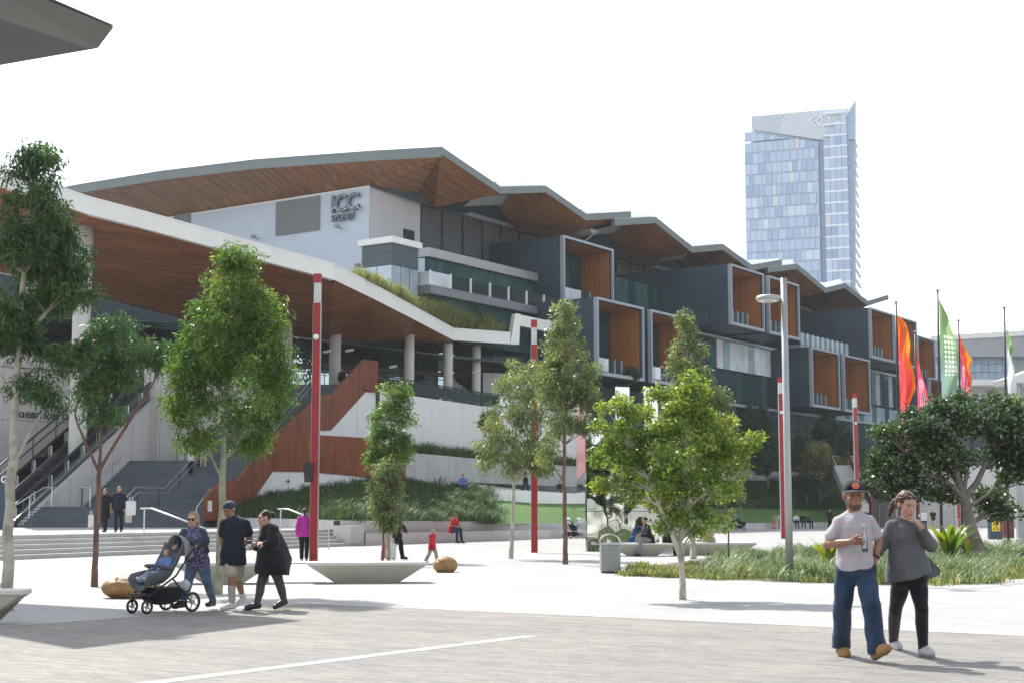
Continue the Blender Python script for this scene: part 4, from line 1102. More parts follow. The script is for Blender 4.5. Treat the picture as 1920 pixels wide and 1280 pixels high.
# glass lobby with white lid
vL = -7.2
sL, zL = BPv(735, 452, vL); vL2 = BPs(679, 458, sL)[0]
sR = BPv(784, 462, vL)[0]
zLt = BPv(735, 445, vL)[1]
m = MB(); m.obox(B(sL - .25, vL2 - .25, zLt - .45), BU * (sR - sL + .5), BV * (vL - vL2 + .5), Vector((0, 0, .5))); lob = m.build('lobby_roof', M['white_paint'], hall)
m = MB(); m.obox(B(sL + .02, vL2, zLt - 2.2), BU * (sR - sL), BV * (vL - vL2 - .02), Vector((0, 0, 1.74))); m.build('louvre_band', M['louvre'], lob)
for k in range(9):
    z = zLt - 2.15 + k * .19
    m = MB(); m.obox(B(sL - .05, vL2, z), BU * .06, BV * (vL - vL2 + .05), Vector((0, 0, .08))); m.obox(B(sL + .02, vL, z), BU * (sR - sL), BV * .06, Vector((0, 0, .08))); m.build('slat', M['charcoal'], lob)
zb0 = zLt - 6.8
for zz0, zz1 in ((zb0, zLt - 4.3), (zLt - 4.24, zLt - 2.22)):
    for k in range(2):
        q = (vL - vL2) / 2; m = MB(); m.obox(B(sL - .0, vL2 + q * k + .03, zz0), BU * .05, BV * (q - .06), Vector((0, 0, zz1 - zz0))); m.build('pane', M['glass_pale'], lob)
    for k in range(3):
        q = (sR - sL) / 3; m = MB(); m.obox(B(sL + q * k + .06, vL - .05, zz0), BU * (q - .08), BV * .05, Vector((0, 0, zz1 - zz0))); m.build('pane', M['glass_pale'], lob)
m = MB(); m.obox(B(sL + .2, vL2 + .2, zb0), BU * (sR - sL - .4), BV * (vL - vL2 - .4), Vector((0, 0, 4.4))); m.build('lobby_core', M['glass_pale'], lob)
# main glass wall under the boxes
gm = [M['glass_dark'], M['glass_dark'], M['glass_green'], M['glass_dark']]
gp = [M['glass_white'], M['glass_white'], M['glass_pale']]
sx = lambda px, v=-5.0: BPv(px, 700, v)[0]
SG0, SG1 = sx(960), sx(1770)
glazing(sx(1200), sx(1372), -8.5, UZ0 - .1, UZ0 + 4.5, 1.4, None, mats=[M['glass_green'], M['glass_green'], M['glass_dark']])
glazing(sx(1300), SG1, -5.0, 1.0, 8.0, 2.4, None, mats=gm)
glazing(sx(1300), SG1, -5.0, 8.3, 13.0, 2.4, None, mats=gm)
glazing(sx(1300), sx(1345), -5.0, 13.2, 20.0, 1.6, None, mats=gm)
glazing(sx(1345), sx(1500), -5.0, 16.9, 20.0, 1.6, None, mats=[M['glass_white'], M['glass_white'], M['glass_white'], M['glass_pale']])  # sky reflected in this band is painted as white panes
glazing(sx(1345), sx(1500), -5.0, 13.2, 16.8, 1.6, None, mats=gm)
glazing(sx(1500), SG1, -5.0, 13.2, 15.5, 1.6, None, mats=[M['glass_pale'], M['glass_mirror'], M['glass_pale']])
glazing(sx(1500), SG1, -5.0, 15.7, 20.0, 1.6, None, mats=[M['glass_mirror'], M['glass_pale'], M['glass_dark']])
for z in (8.0, 13.0, 20.02):
    m = MB(); m.obox(B(sx(1296), -5.6, z), BU * (SG1 - sx(1296)), BV * .9, Vector((0, 0, .28))); m.build('spandrel', M['frame_grey'] if z > 12 else M['louvre'], hall)
SG2 = sx(1128)
m = MB(); m.obox(B(SG2, -13, 1), BU * (SG1 - SG2), BV * 7.4, Vector((0, 0, 12.3))); m.build('base_mass', M['charcoal2'], hall)
m = MB(); m.obox(B(sx(1300), -13, 13.2), BU * (SG1 - sx(1300)), BV * 7.6, Vector((0, 0, 6.9))); m.build('middle_mass', M['charcoal2'], hall)
# long balcony with glass rail between the far boxes
sa, sb = sx(1500, -3), sx(1600, -3)
m = MB(); m.obox(B(sa, -5, LZ1 + .3), BU * (sb - sa), BV * 2.2, Vector((0, 0, .5))); m.build('balcony_slab', M['frame_grey'], hall)
n = 11; q = (sb - sa) / n
for k in range(n):
    m = MB(); m.sqbar(B(sa + q * (k + .5), -2.9, LZ1 + .8), B(sa + q * (k + .5), -2.9, LZ1 + 2.3), .1, .1); m.build('balcony_post', M['white_paint'], hall)
    m = MB(); m.obox(B(sa + q * k + .08, -2.95, LZ1 + .9), BU * (q - .16), BV * .03, Vector((0, 0, 1.3))); m.build('balcony_glass', M['glass_pale'], hall)
# raking struts at the break between two roofs
m = MB(); p = B(e2[0][0] - .5, RV - 1.5, e2[0][1] - .6)
m.obox(p + BV * -2.5 + Vector((0, 0, -.5)), BU * 1.2, BV * 1.6, Vector((0, 0, .4))); m.bar(p + Vector((0, 0, -.4)), p + Vector((0, 0, -2.6)) - BV * 4, .09); m.build('roof_gutter', M['roof_top'], hall)
# black railing behind the roof garden
rb = [PY(690, 530, 118), PY(733, 527, 118.5), PY(770, 541, 121), PY(850, 566, 127)]
rl = thing('garden_railing', 'black steel railing at the back of the planted canopy roof', 'railing', rb[0])
for a, b_ in zip(rb, rb[1:]):
    m = MB(); m.sqbar(a, b_, .1, .1); m.build('rail', M['dark_metal'], rl)
    n = 4
    for k in range(n):
        p = a.lerp(b_, k / n); m = MB(); m.sqbar(p, p + Vector((0, 0, -1.5)), .07, .07); m.build('post', M['dark_metal'], rl)
    m = MB(); m.sqbar(a + Vector((0, 0, -.6)), b_ + Vector((0, 0, -.6)), .04, .04); m.build('lower_rail', M['dark_metal'], rl)

# ================================================================ hotel tower
TY = 480.0
tw = thing('hotel_tower', 'tall pale blue glass hotel tower with slanted crown and pointed corner', 'tower', PXY(1500, TY, 0))
M['tw'] = [plain('tower_glass_%d' % i, c, .18, 0, .05, .08, .4) for i, c in enumerate([srgb(168, 187, 208), srgb(175, 193, 212), srgb(158, 177, 202), srgb(192, 207, 220), srgb(198, 193, 196), srgb(148, 167, 196)])]
M['tw_frame'] = plain('tower_spandrel', srgb(150, 166, 186), .5, 0, .05, .05)
M['tw_band'] = plain('tower_pale_band', srgb(222, 229, 235), .5, 0, .04, .05)
M['tw_crown'] = plain('tower_crown_cladding', srgb(186, 193, 200), .55, 0, .05, .2)
M['tw_slot'] = plain('tower_dark_slot', srgb(112, 134, 160), .4, 0, .05, .05)
cL, cM, cR = PY(1408, 900, TY + 9), PY(1556, 900, TY), PY(1605, 900, TY - 3)
cS = PY(1624, 900, TY + 34)
def tp(px, py):   # point on the front plane of the tower
    t = (px - 1408) / (1605 - 1408); return PY(px, py, TY + 9 - 12 * t)
m = MB(); zt = tp(1500, 255).z - 3
m.hexa([Vector((p.x, p.y, 0)) for p in (cL + Vector((.2, 1.0, 0)), cR + Vector((-.2, 1.0, 0)), cS + Vector((-.5, 0, 0)), cL + Vector((4, 38, 0)))], [Vector((p.x, p.y, zt)) for p in (cL + Vector((.2, 1.0, 0)), cR + Vector((-.2, 1.0, 0)), cS + Vector((-.5, 0, 0)), cL + Vector((4, 38, 0)))])
m.build('tower_core', M['tw_frame'], tw)
fw_ = [tp(1408.5, 900), tp(1604.5, 900), tp(1604.5, 263), tp(1556, 267), tp(1408.5, 246)]
m = MB(); m.hexa([p + Vector((0, 1.2, 0)) for p in fw_], [p + Vector((0, .1, 0)) for p in fw_]); me = m.mesh('front_wall', M['tw_frame']); bm = bmesh.new(); bm.from_mesh(me); bmesh.ops.recalc_face_normals(bm, faces=bm.faces); bm.to_mesh(me); bm.free(); link('front_wall', me, tw)
nf = 17; top_l, bot = tp(1408, 247).z, tp(1408, 600).z
fh = (top_l - bot) / nf
d = (cR - cL); d.z = 0; L = d.length; d.normalize(); tn = Vector((d.y, -d.x, 0))
r = random.Random(5)
def crown_z(frac):   # lower edge of the slanted crown along the front
    pxx = 1408 + (1605 - 1408) * frac
    if pxx < 1556: return tp(1408, 244).z + (tp(1556, 266).z - tp(1408, 244).z) * (pxx - 1408) / 148
    return tp(1556, 266).z + (tp(1603, 196).z - tp(1556, 266).z) * (pxx - 1556) / 47
base = Vector((cL.x, cL.y, 0))
for i in range(nf + 3):
    z0 = bot + fh * i
    u = 0.0; cells = []
    while u < .725 - 1e-6:
        w_ = r.choice([.045, .055, .06, .075]); w_ = min(w_, .725 - u); cells.append((u, u + w_)); u += w_
    for k in range(4): cells.append((.775 + .05625 * k, .775 + .05625 * (k + 1)))
    for a, b_ in cells:
        zt0 = min(z0 + fh * .86, min(crown_z(a), crown_z(b_)) - .3)
        if zt0 - z0 < fh * .06: continue
        m = MB(); m.obox(base + d * (L * a + .05) + Vector((0, 0, z0)), d * (L * (b_ - a) - .1), tn * .6, Vector((0, 0, zt0 - z0)))
        m.build('pane', M['tw'][r.choices(range(6), [8, 8, 5, 2.2, .4, 1.6])[0]], tw)
    if z0 + fh < crown_z(.7):
        m = MB(); m.obox(base + Vector((0, 0, z0 + fh * .87)), d * (L * .725), tn * .5, Vector((0, 0, fh * .12))); m.build('floor_band', M['tw_frame'], tw)
    m = MB(); m.obox(base + d * (L * .775) + Vector((0, 0, z0 + fh * .83)), d * (L * .225), tn * .8, Vector((0, 0, fh * .16))); 
    if z0 + fh < crown_z(.99): m.build('floor_band', M['tw_band'], tw)
m = MB(); m.obox(base + d * (L * .73) + Vector((0, 0, 30)), d * (L * .045), tn * .3, Vector((0, 0, crown_z(.74) - 30))); m.build('recess', M['tw_slot'], tw)
# crown: slanted panel with ring emblem, tall pointed corner
f = lambda px, py, o=.0: tp(px, py) + tn * o
m = MB(); fr = [f(1410, 244, .5), f(1556, 266, .5), f(1590, 204, .5), f(1410, 219, .5)]; m.hexa([p - tn * 6 for p in fr], fr)
me = m.mesh('crown', M['tw_crown']); bm = bmesh.new(); bm.from_mesh(me); bmesh.ops.recalc_face_normals(bm, faces=bm.faces); bm.to_mesh(me); bm.free(); crown = link('crown', me, tw)
for k in range(40):
    t = k / 39; a = f(1410, 244, .6).lerp(f(1556, 266, .6), t); b_ = f(1410, 219, .6).lerp(f(1590, 204, .6), t)
    m = MB(); m.sqbar(a.lerp(b_, .02), a.lerp(b_, .98), .12, .3); m.build('fin', M['tw_band'], crown)
m = MB(); fr = [f(1556, 266, .7), f(1605, 262, .7), f(1605, 190, .7)]; bkk = [p - tn * 3 for p in fr]; m.hexa(bkk, fr)
me = m.mesh('pointed_corner', M['tw'][2]); bm = bmesh.new(); bm.from_mesh(me); bmesh.ops.recalc_face_normals(bm, faces=bm.faces); bm.to_mesh(me); bm.free(); pc = link('pointed_corner', me, tw)
m = MB(); m.sqbar(f(1556, 266, .8), f(1604.5, 190, .8), .5, .6); m.sqbar(f(1605, 266, .8), f(1605, 190, .8), .35, .5); m.build('edge_trim', M['tw_band'], pc)
for py in (213, 230, 247):
    xx = 1556 + (266 - py) / 76 * 49; m = MB(); m.sqbar(f(xx + 1, py, .75), f(1605, py - .6, .75), .2, .25); m.build('mullion', M['tw_frame'], pc)
for dx in (-7, 7):
    m = MB(); c = f(1538 + dx, 228, .9); R_ = 12.5 / F_PX * TY
    pts = [c + d * (math.cos(a) * R_ * (1 - .12 * abs(math.sin(2 * a)))) + Vector((0, 0, math.sin(a) * R_ * .9 * (1 - .12 * abs(math.sin(2 * a))))) for a in [2 * math.pi * k / 28 for k in range(29)]]
    m.tube(pts, .28, 6); m.build('emblem_ring', M['tw_band'], crown)
# rooftop plant and receding side with slatted fins
m = MB(); a = f(1445, 216, -4); m.obox(a - Vector((0, 0, 3)), d * (L * .55), -tn * 8, Vector((0, 0, 4.3))); m.build('roof_plant', M['tw_band'], tw)
for k in range(22):
    z = bot + fh * k * .95; a = cR + Vector((.1, 0, 0)); b_ = cS
    if z > tp(1605, 215).z: break
    m = MB(); m.obox(Vector((a.x, a.y, z)), Vector(((b_ - a).x, (b_ - a).y, 0)), Vector((.45, .1, 0)), Vector((0, 0, .35))); m.build('sun_fin', M['tw_band'], tw)
m = MB(); a = cR; m.obox(Vector((a.x - .3, a.y + .2, bot)), Vector(((cS - a).x, (cS - a).y, 0)), Vector((.3, .05, 0)), Vector((0, 0, tp(1605, 225).z - bot))); m.build('side_wall', M['tw'][3], tw)

# ================================================================ theatre building at the far right
th_ = thing('theatre_building', 'grey roofed glass building behind the coloured flags', 'building', PXY(1850, 265, 0))
def FB(px, py, Y=262): return PY(px, py, Y)
m = MB()
ring = [FB(1745, 634), FB(1990, 620), FB(1990, 668), FB(1812, 668), FB(1745, 668)]
m.hexa([p + Vector((0, 30, 0)) for p in ring], ring); me = m.mesh('roof', M['louvre_pale']); bm = bmesh.new(); bm.from_mesh(me); bmesh.ops.recalc_face_normals(bm, faces=bm.faces); bm.to_mesh(me); bm.free(); link('roof', me, th_)
m = MB(); a = FB(1745, 636, 261.5); m.obox(a - Vector((0, 0, .3)), FB(1990, 622, 261.5) - a, Vector((0, 2, 0)), Vector((0, 0, .9))); m.build('roof_edge', M['white_paint'], th_)
m = MB(); m.box(FB(1740, 700).x, FB(1990, 700).x, 266, 292, 0, FB(1800, 665, 266).z); m.build('wall', M['pale_conc'], th_)
for r_ in range(3):
    for k in range(12):
        x0 = FB(1752 + 13 * k, 690, 265).x; x1 = FB(1764.3 + 13 * k, 690, 265).x
        zz = FB(1800, 712, 265).z + r_ * 1.5
        m = MB(); m.box(x0, x1, 265.6, 265.9, zz, zz + 1.4); m.build('window_pane', M['tw'][(k + r_) % 3], th_)
m = MB(); a = FB(1745, 722, 262); m.box(a.x, FB(1990, 722).x, 258, 266, a.z - .3, a.z + .7); m.build('balcony_slab', M['white_paint'], th_)
m = MB(); a = FB(1745, 740, 262); m.box(a.x, FB(1990, 722).x, 262, 266, a.z - .3, a.z + 1.4); m.build('balcony_wall', M['grey_conc'], th_)
m = MB(); m.box(FB(1745, 760).x, FB(1990, 760).x, 266.0 - .4, 265.9, 0, FB(1800, 745, 265).z); m.build('dark_glazing', M['glass_dark'], th_)
# white tent-like shade at its side
m = MB(); q = [FB(1897, 706, 240), FB(1990, 672, 240), FB(1990, 715, 240), FB(1905, 716, 240)]; m.hexa([p + Vector((0, 10, 0)) for p in q], q)
me = m.mesh('shade_roof', M['white_paint']); bm = bmesh.new(); bm.from_mesh(me); bmesh.ops.recalc_face_normals(bm, faces=bm.faces); bm.to_mesh(me); bm.free()
sh = thing('shade_sail', 'white sloping shade roof beside the theatre building', 'shade sail', PXY(1930, 240, 0)); link('shade_roof', me, sh)
m = MB(); a = FB(1912, 716, 243); m.bar((a.x, 243, 0), (a.x, 243, a.z), .3); m.build('post', M['pole_grey'], sh)

# ================================================================ dark roof overhang in the upper left corner
ov = thing('roof_overhang', 'dark grey pointed roof overhang of a nearby building', 'roof', (-14, 30, 0))
YO = 29.0
M['overhang_edge'] = plain('warm_grey_metal', (0.135, 0.132, 0.12), .5, .2, .1, .4); M['overhang_soffit'] = plain('dark_grey_soffit', (0.075, 0.085, 0.088), .6, .1, .1, .4)
tip = PY(213, 52, YO); tipb = PY(183, 91, YO + .4)
back1 = PY(-120, -85, YO - 4.5); back2 = PY(-300, 175, YO + 6); far = PY(-300, -60, YO + 3)
inner = PY(-60, 17, YO - 1.5)
m = MB(); m.poly([tip, tipb, PY(160, 89, YO + .38), inner, back1]); m.build('edge_fascia', M['overhang_edge'], ov)
m = MB(); m.poly([PY(160, 89, YO + .4), tipb, back2, inner + Vector((-.4, .1, .02)), inner + Vector((0, .02, .02))]); m.build('soffit', M['overhang_soffit'], ov)
m = MB(); m.poly([tip + Vector((0, 0, .05)), tipb + Vector((0, .1, .06)), back2 + Vector((0, .3, .3)), far + Vector((-2, 2, 2)), back1 + Vector((0, 0, .1))]); m.build('roof_sheet', M['roof_green'], ov)
m = MB(); m.sqbar(PY(82, 93, YO + .8), PY(95, 69, YO + .4), .012, .012); m.sqbar(PY(82, 93, YO + .8), PY(-40, 60, YO + 1.2), .01, .01); m.build('trim', M['glass_pale'], ov)
p = PXY(-420, 30, 0); m = MB(); m.box(p.x - 9, p.x, 24, 38, 0, 9.5); m.build('wall', M['pale_conc'], ov)
# ================================================================ trees
EUC = [(0.0, (0.040, 0.085, 0.026)), (0.45, (0.10, 0.185, 0.048)), (0.8, (0.23, 0.32, 0.08)), (1.0, (0.50, 0.50, 0.17))]
M['leaf_dark'] = leaf_mat('gum_leaf_dark', [(0.0, (0.030, 0.072, 0.034)), (0.5, (0.070, 0.135, 0.056)), (0.85, (0.14, 0.21, 0.075)), (1.0, (0.30, 0.27, 0.10))], .45, .40, .5, (.9, 1.1, .7))
M['leaf_euc'] = leaf_mat('gum_leaf', EUC, .55, .38, .5)
M['leaf_silver'] = leaf_mat('silver_gum_leaf', [(0.0, (0.07, 0.105, 0.055)), (0.45, (0.16, 0.21, 0.095)), (0.8, (0.32, 0.36, 0.17)), (0.94, (0.46, 0.40, 0.14)), (1.0, (0.50, 0.30, 0.08))], .5, .36, .6)
M['leaf_light'] = leaf_mat('light_green_leaf', [(0.0, (0.06, 0.11, 0.022)), (0.35, (0.15, 0.25, 0.048)), (0.75, (0.32, 0.42, 0.09)), (0.95, (0.50, 0.46, 0.12)), (1.0, (0.50, 0.20, 0.07))], .55, .36, .6, (1.05, 1.05, .55))
M['leaf_fig'] = leaf_mat('glossy_dark_leaf', [(0.0, (0.018, 0.044, 0.016)), (0.5, (0.048, 0.100, 0.028)), (0.8, (0.11, 0.19, 0.045)), (1.0, (0.34, 0.44, 0.13))], .38, .16, 1.0, (1, 1.1, .5), 1.0)
M['leaf_shrub'] = leaf_mat('shrub_leaf', [(0.0, (0.018, 0.04, 0.02)), (0.5, (0.045, 0.085, 0.035)), (1.0, (0.12, 0.16, 0.06))], .28, .45, .4)
M['leaf_gold'] = leaf_mat('golden_shrub_leaf', [(0.0, (0.06, 0.09, 0.03)), (0.5, (0.15, 0.18, 0.055)), (1.0, (0.42, 0.34, 0.12))], .34, .45, .4)
M['bark_pale'] = plain('pale_smooth_bark', (0.40, 0.37, 0.30), .8, 0, .35, 5.0, .3, .5, 18)
M['bark_green'] = plain('greenish_bark', (0.30, 0.30, 0.20), .8, 0, .3, 5.0, .3, .4, 18)
M['bark_red'] = plain('reddish_bark', (0.17, 0.095, 0.07), .8, 0, .3, 5.0, .3, .5, 22)
M['bark_grey'] = plain('grey_rough_bark', (0.20, 0.18, 0.145), .9, 0, .3, 4.0, .3, .7, 16)

def leaves(clumps, n, length, width, droop, seed, spread=1.0):
    """clumps: (x, y, z, radius); lanceolate leaves as bent diamonds of two quads"""
    r = np.random.RandomState(seed); c = np.array(clumps)
    w = c[:, 3] ** 2; k = r.choice(len(c), n, p=w / w.sum())
    off = r.randn(n, 3); off /= np.linalg.norm(off, axis=1)[:, None]
    off *= (r.rand(n) ** 0.5)[:, None] * c[k, 3][:, None] * spread
    off[:, 2] *= 0.8
    pos = c[k, :3] + off
    az = r.rand(n) * 2 * np.pi
    el = -droop + 0.55 * r.randn(n)
    d = np.stack([np.cos(az) * np.cos(el), np.sin(az) * np.cos(el), np.sin(el)], 1)
    sv = np.cross(d, r.randn(n, 3)); sv /= np.linalg.norm(sv, axis=1)[:, None] + 1e-9
    nv = np.cross(d, sv)
    L = length * (0.6 + 0.8 * r.rand(n)); W = width * (0.6 + 0.8 * r.rand(n))
    bend = nv * (L * 0.12)[:, None]
    v = np.empty((n, 4, 3))
    v[:, 0] = pos; v[:, 1] = pos + d * (L * .45)[:, None] + sv * (W * .5)[:, None] + bend
    v[:, 2] = pos + d * L[:, None]; v[:, 3] = pos + d * (L * .45)[:, None] - sv * (W * .5)[:, None] + bend
    f = np.arange(n * 4, dtype=np.int32).reshape(n, 4)
    cl = r.rand(len(c)) * .35
    tone = np.repeat(np.clip(r.rand(n) * .65 + cl[k], 0, 1), 4)
    return v.reshape(-1, 3), f, tone

def limb(m, pts, r0, r1, seg=8, wob=.0, rr=None):
    pts = [Vector(p) for p in pts]
    out = []
    for i in range(len(pts) - 1):
        for k in range(3):
            t = k / 3; p = pts[i].lerp(pts[i + 1], t)
            if wob and rr and (i or k): p = p + Vector((rr.uniform(-wob, wob), rr.uniform(-wob, wob), rr.uniform(-wob, wob) * .3))
            out.append(p)
    out.append(pts[-1])
    n = len(out); m.tube(out, [r0 + (r1 - r0) * (i / (n - 1)) for i in range(n)], seg)
    return out

def tree(name, label, Y, trunk, blobs, leafmat, bark, n, length, width, droop, r0, nclump, crad, seed, forks=(), lift=.0, z0=0.0, twig=.012, cat='tree', spread=1.0, shell=.55, gap=0.0):
    """trunk: image points (px, py, dy) from root to top; blobs: crown lobes (px, py, rx_px, ry_px, dy, depth scale)"""
    rr = random.Random(seed)
    P = lambda q: PY(q[0], q[1], Y + (q[2] if len(q) > 2 else 0))
    base = P(trunk[0]); base.z = z0
    t = thing(name, label, cat, base)
    tp_ = [base - Vector((0, 0, .15))] + [P(q) for q in trunk[1:]]
    m = MB(); spine = limb(m, tp_, r0, r0 * .22, 10, r0 * .25, rr)
    m.tube([base - Vector((0, 0, .1)), base + Vector((0, 0, .02)), base + Vector((0, 0, .35))], [r0 * 1.3, r0 * 1.15, r0], 10)
    for fk in forks:
        pts = [P(q) for q in fk[0]]; spine += limb(m, pts, fk[1], fk[1] * .3, 8, fk[1] * .3, rr)[2:]
    clumps = []
    mpp = Y / F_PX
    tot = sum(b[2] * b[3] for b in blobs)
    for bl in blobs:
        c = P((bl[0], bl[1], bl[4])); rx, rz = bl[2] * mpp * 1.1, bl[3] * mpp * 1.1; ry = rx * bl[5]
        for k in range(max(2, int(nclump * bl[2] * bl[3] / tot))):
            while True:
                q = Vector((rr.uniform(-1, 1), rr.uniform(-1, 1), rr.uniform(-1, 1)))
                if shell < q.length < 1.0 or (q.length < 1 and rr.random() < .35): break
            s_ = rr.uniform(.65, 1.25) * crad
            clumps.append((c.x + q.x * (rx - s_ * .6), c.y + q.y * (ry - s_ * .6), c.z + q.z * (rz - s_ * .6), s_))
    hi = [p for p in spine if p.z > base.z + (spine[-1].z - base.z) * .25] or spine
    for c in clumps:
        cv = Vector(c[:3])
        cand = [p for p in hi if p.z < cv.z + .3] or hi
        p = min(cand, key=lambda q: (q - cv).length + .9 * max(0, q.z - cv.z + .25))
        if (p - cv).length < .1: continue
        mid = p.lerp(cv, .5) + Vector((0, 0, .08 * (p - cv).length))
        m.tube([p, mid, cv], [twig * (1 + 1.4 * min(1, (p - cv).length)), twig * .9, twig * .4], 5, cap=False)
    m.build('trunk', bark, t, smooth=True)
    v, f, tone = leaves(clumps, n, length, width, droop, seed, spread)
    np_mesh('crown', v, f, leafmat, t, tone)
    return t

tree('gum_tree', 'tall slender gum tree with peeling pale bark and drooping dark leaves', 23.3,
     [(12, 1140), (16, 1000, .1), (24, 860, .1), (33, 700, .0), (40, 560, -.1), (58, 420, 0), (72, 300, 0)],
     [(66, 315, 62, 62, 0, 1.0), (70, 400, 78, 60, .1, 1), (40, 470, 80, 60, -.2, 1), (110, 480, 68, 60, .2, 1), (140, 540, 55, 55, 0, 1), (60, 560, 80, 55, .3, 1), (10, 600, 60, 70, -.2, 1), (130, 660, 52, 40, 0, 1), (30, 640, 60, 45, .2, 1), (55, 720, 45, 30, .2, 1), (95, 745, 40, 28, -.2, 1)],
     M['leaf_dark'], M['bark_pale'], 19000, .145, .026, .75, .095, 150, .25, 101, spread=1.12, forks=[([(22, 880, 0), (60, 800, .2), (120, 720, .2)], .035), ([(30, 760), (-30, 640, .1)], .035), ([(36, 640), (110, 560, .1), (140, 520, .1)], .04)])
tree('gum_tree', 'thin young gum tree with forked reddish trunk and grey green crown', 30.7,
     [(177, 1097), (180, 1000), (186, 890), (188, 862), (192, 760, .1), (205, 670, .1)],
     [(230, 640, 72, 55, 0, .9), (205, 690, 55, 45, .2, .9), (270, 665, 55, 40, .1, 1), (180, 730, 55, 40, -.1, 1), (320, 665, 40, 35, .2, 1), (150, 680, 35, 25, .1, 1), (195, 780, 40, 22, .1, 1)],
     M['leaf_dark'], M['bark_red'], 9500, .14, .026, .7, .065, 80, .26, 102, spread=1.15, forks=[([(186, 885), (160, 830, -.1), (140, 780, -.1), (150, 700, -.1)], .035), ([(187, 880), (235, 800, .1), (290, 715, .2), (300, 660, .2)], .04)])
tree('gum_tree', 'bushy bright gum tree with smooth greenish trunk behind the three walkers', 28.0,
     [(408, 1110), (413, 1000), (421, 860), (427, 720), (432, 600), (436, 500)],
     [(440, 500, 58, 45, 0, 1), (430, 560, 78, 60, 0, 1), (480, 580, 68, 60, .2, 1), (400, 640, 70, 55, -.2, 1), (500, 640, 55, 55, 0, 1), (440, 690, 100, 45, .2, 1), (365, 690, 65, 55, 0, 1), (520, 720, 45, 50, .1, 1), (440, 770, 100, 45, -.1, 1), (350, 760, 55, 50, .1, 1), (360, 820, 45, 35, 0, 1), (470, 820, 55, 35, .1, 1)],
     M['leaf_euc'], M['bark_green'], 26000, .125, .027, .6, .082, 200, .26, 103, spread=1.12, forks=[([(418, 900), (385, 830, .1), (340, 790, .1)], .03), ([(422, 820), (480, 760, .1), (520, 720, .1)], .035), ([(425, 740), (370, 690, -.1)], .035)])
tree('gum_tree', 'narrow pyramid shaped young gum tree in front of the corten band', 46.7,
     [(728, 1050), (728, 980), (730, 900), (733, 820), (738, 730)],
     [(742, 745, 34, 38, 0, 1), (740, 790, 46, 42, 0, 1), (725, 830, 46, 38, 0, 1), (735, 850, 42, 28, .1, 1), (712, 860, 32, 26, 0, 1)],
     M['leaf_euc'], M['bark_green'], 8000, .14, .036, .4, .065, 90, .27, 104, spread=1.1)
tree('sapling', 'young sapling with orange tinted leaves on a thin reddish stem', 45.6,
     [(717, 1052), (719, 1000), (722, 940), (726, 870)],
     [(728, 880, 30, 24, 0, 1), (722, 915, 36, 30, 0, 1), (722, 955, 38, 30, 0, 1), (735, 980, 26, 18, .1, 1)],
     M['leaf_silver'], M['bark_red'], 3600, .17, .045, .8, .045, 60, .25, 105, twig=.008)
tree('gum_tree', 'spreading silvery gum tree with pale trunk left of the second red pole', 49.4,
     [(958, 1045), (961, 960), (964, 880), (968, 800), (975, 720)],
     [(975, 720, 52, 55, 0, 1), (960, 780, 62, 45, 0, 1), (930, 830, 50, 38, .1, 1), (990, 830, 55, 42, 0, 1), (950, 870, 62, 32, 0, 1), (1010, 870, 32, 30, 0, 1), (1000, 720, 38, 40, .2, 1)],
     M['leaf_silver'], M['bark_pale'], 11000, .165, .036, .8, .075, 110, .33, 106, spread=1.1, forks=[([(962, 900), (930, 850), (905, 820)], .04), ([(964, 890), (1000, 840), (1015, 810)], .04)])
tree('gum_tree', 'tall silvery gum tree with reddish trunk right of the second red pole', 44.0,
     [(1060, 1055), (1060, 980), (1057, 900), (1060, 800), (1065, 700), (1060, 600)],
     [(1058, 600, 34, 42, 0, 1), (1060, 650, 50, 45, 0, 1), (1075, 700, 52, 48, .1, 1), (1035, 720, 46, 42, 0, 1), (1070, 750, 68, 40, .1, 1), (1105, 740, 34, 30, 0, 1), (1045, 790, 48, 30, 0, 1), (1020, 850, 24, 24, .2, 1), (1110, 800, 34, 30, .2, 1)],
     M['leaf_silver'], M['bark_red'], 12000, .155, .034, .75, .078, 125, .28, 107, spread=1.12)
tree('broadleaf_tree', 'spreading light green tree with forked trunk and small rounded leaves beside the litter bin', 26.2,
     [(1280, 1121), (1279, 1060), (1275, 1010), (1282, 900, .1), (1285, 780, .1), (1280, 720, 0)],
     [(1275, 735, 60, 48, 0, 1), (1230, 790, 80, 55, .1, 1), (1330, 800, 70, 55, 0, 1), (1165, 790, 55, 55, .1, 1), (1270, 850, 110, 60, 0, 1), (1165, 860, 58, 45, -.1, 1), (1370, 850, 50, 45, .1, 1), (1412, 825, 26, 22, 0, 1), (1230, 920, 80, 45, .1, 1), (1310, 920, 68, 40, -.1, 1), (1250, 975, 50, 25, 0, 1), (1330, 985, 45, 25, 0, 1), (1145, 905, 36, 25, 0, 1)],
     M['leaf_light'], M['bark_pale'], 23000, .072, .046, .15, .058, 190, .20, 108, spread=1.05, forks=[([(1279, 1055), (1262, 1000, -.1), (1225, 920, -.1), (1190, 840, 0)], .055), ([(1276, 1010), (1310, 950, .1), (1345, 860, .1)], .05), ([(1275, 1015), (1295, 920, -.1), (1300, 800, 0)], .04)])
tree('gum_tree', 'pale conical gum tree rising behind the light green broadleaf tree', 49.0,
     [(1300, 1045), (1299, 960), (1298, 850), (1292, 740), (1286, 620)],
     [(1283, 615, 22, 32, 0, 1), (1285, 660, 38, 36, 0, 1), (1290, 705, 50, 40, 0, 1), (1300, 750, 68, 45, .1, 1), (1340, 760, 42, 40, 0, 1), (1350, 800, 38, 32, 0, 1), (1270, 790, 50, 30, 0, 1)],
     M['leaf_silver'], M['bark_pale'], 13000, .16, .038, .6, .10, 110, .32, 109)
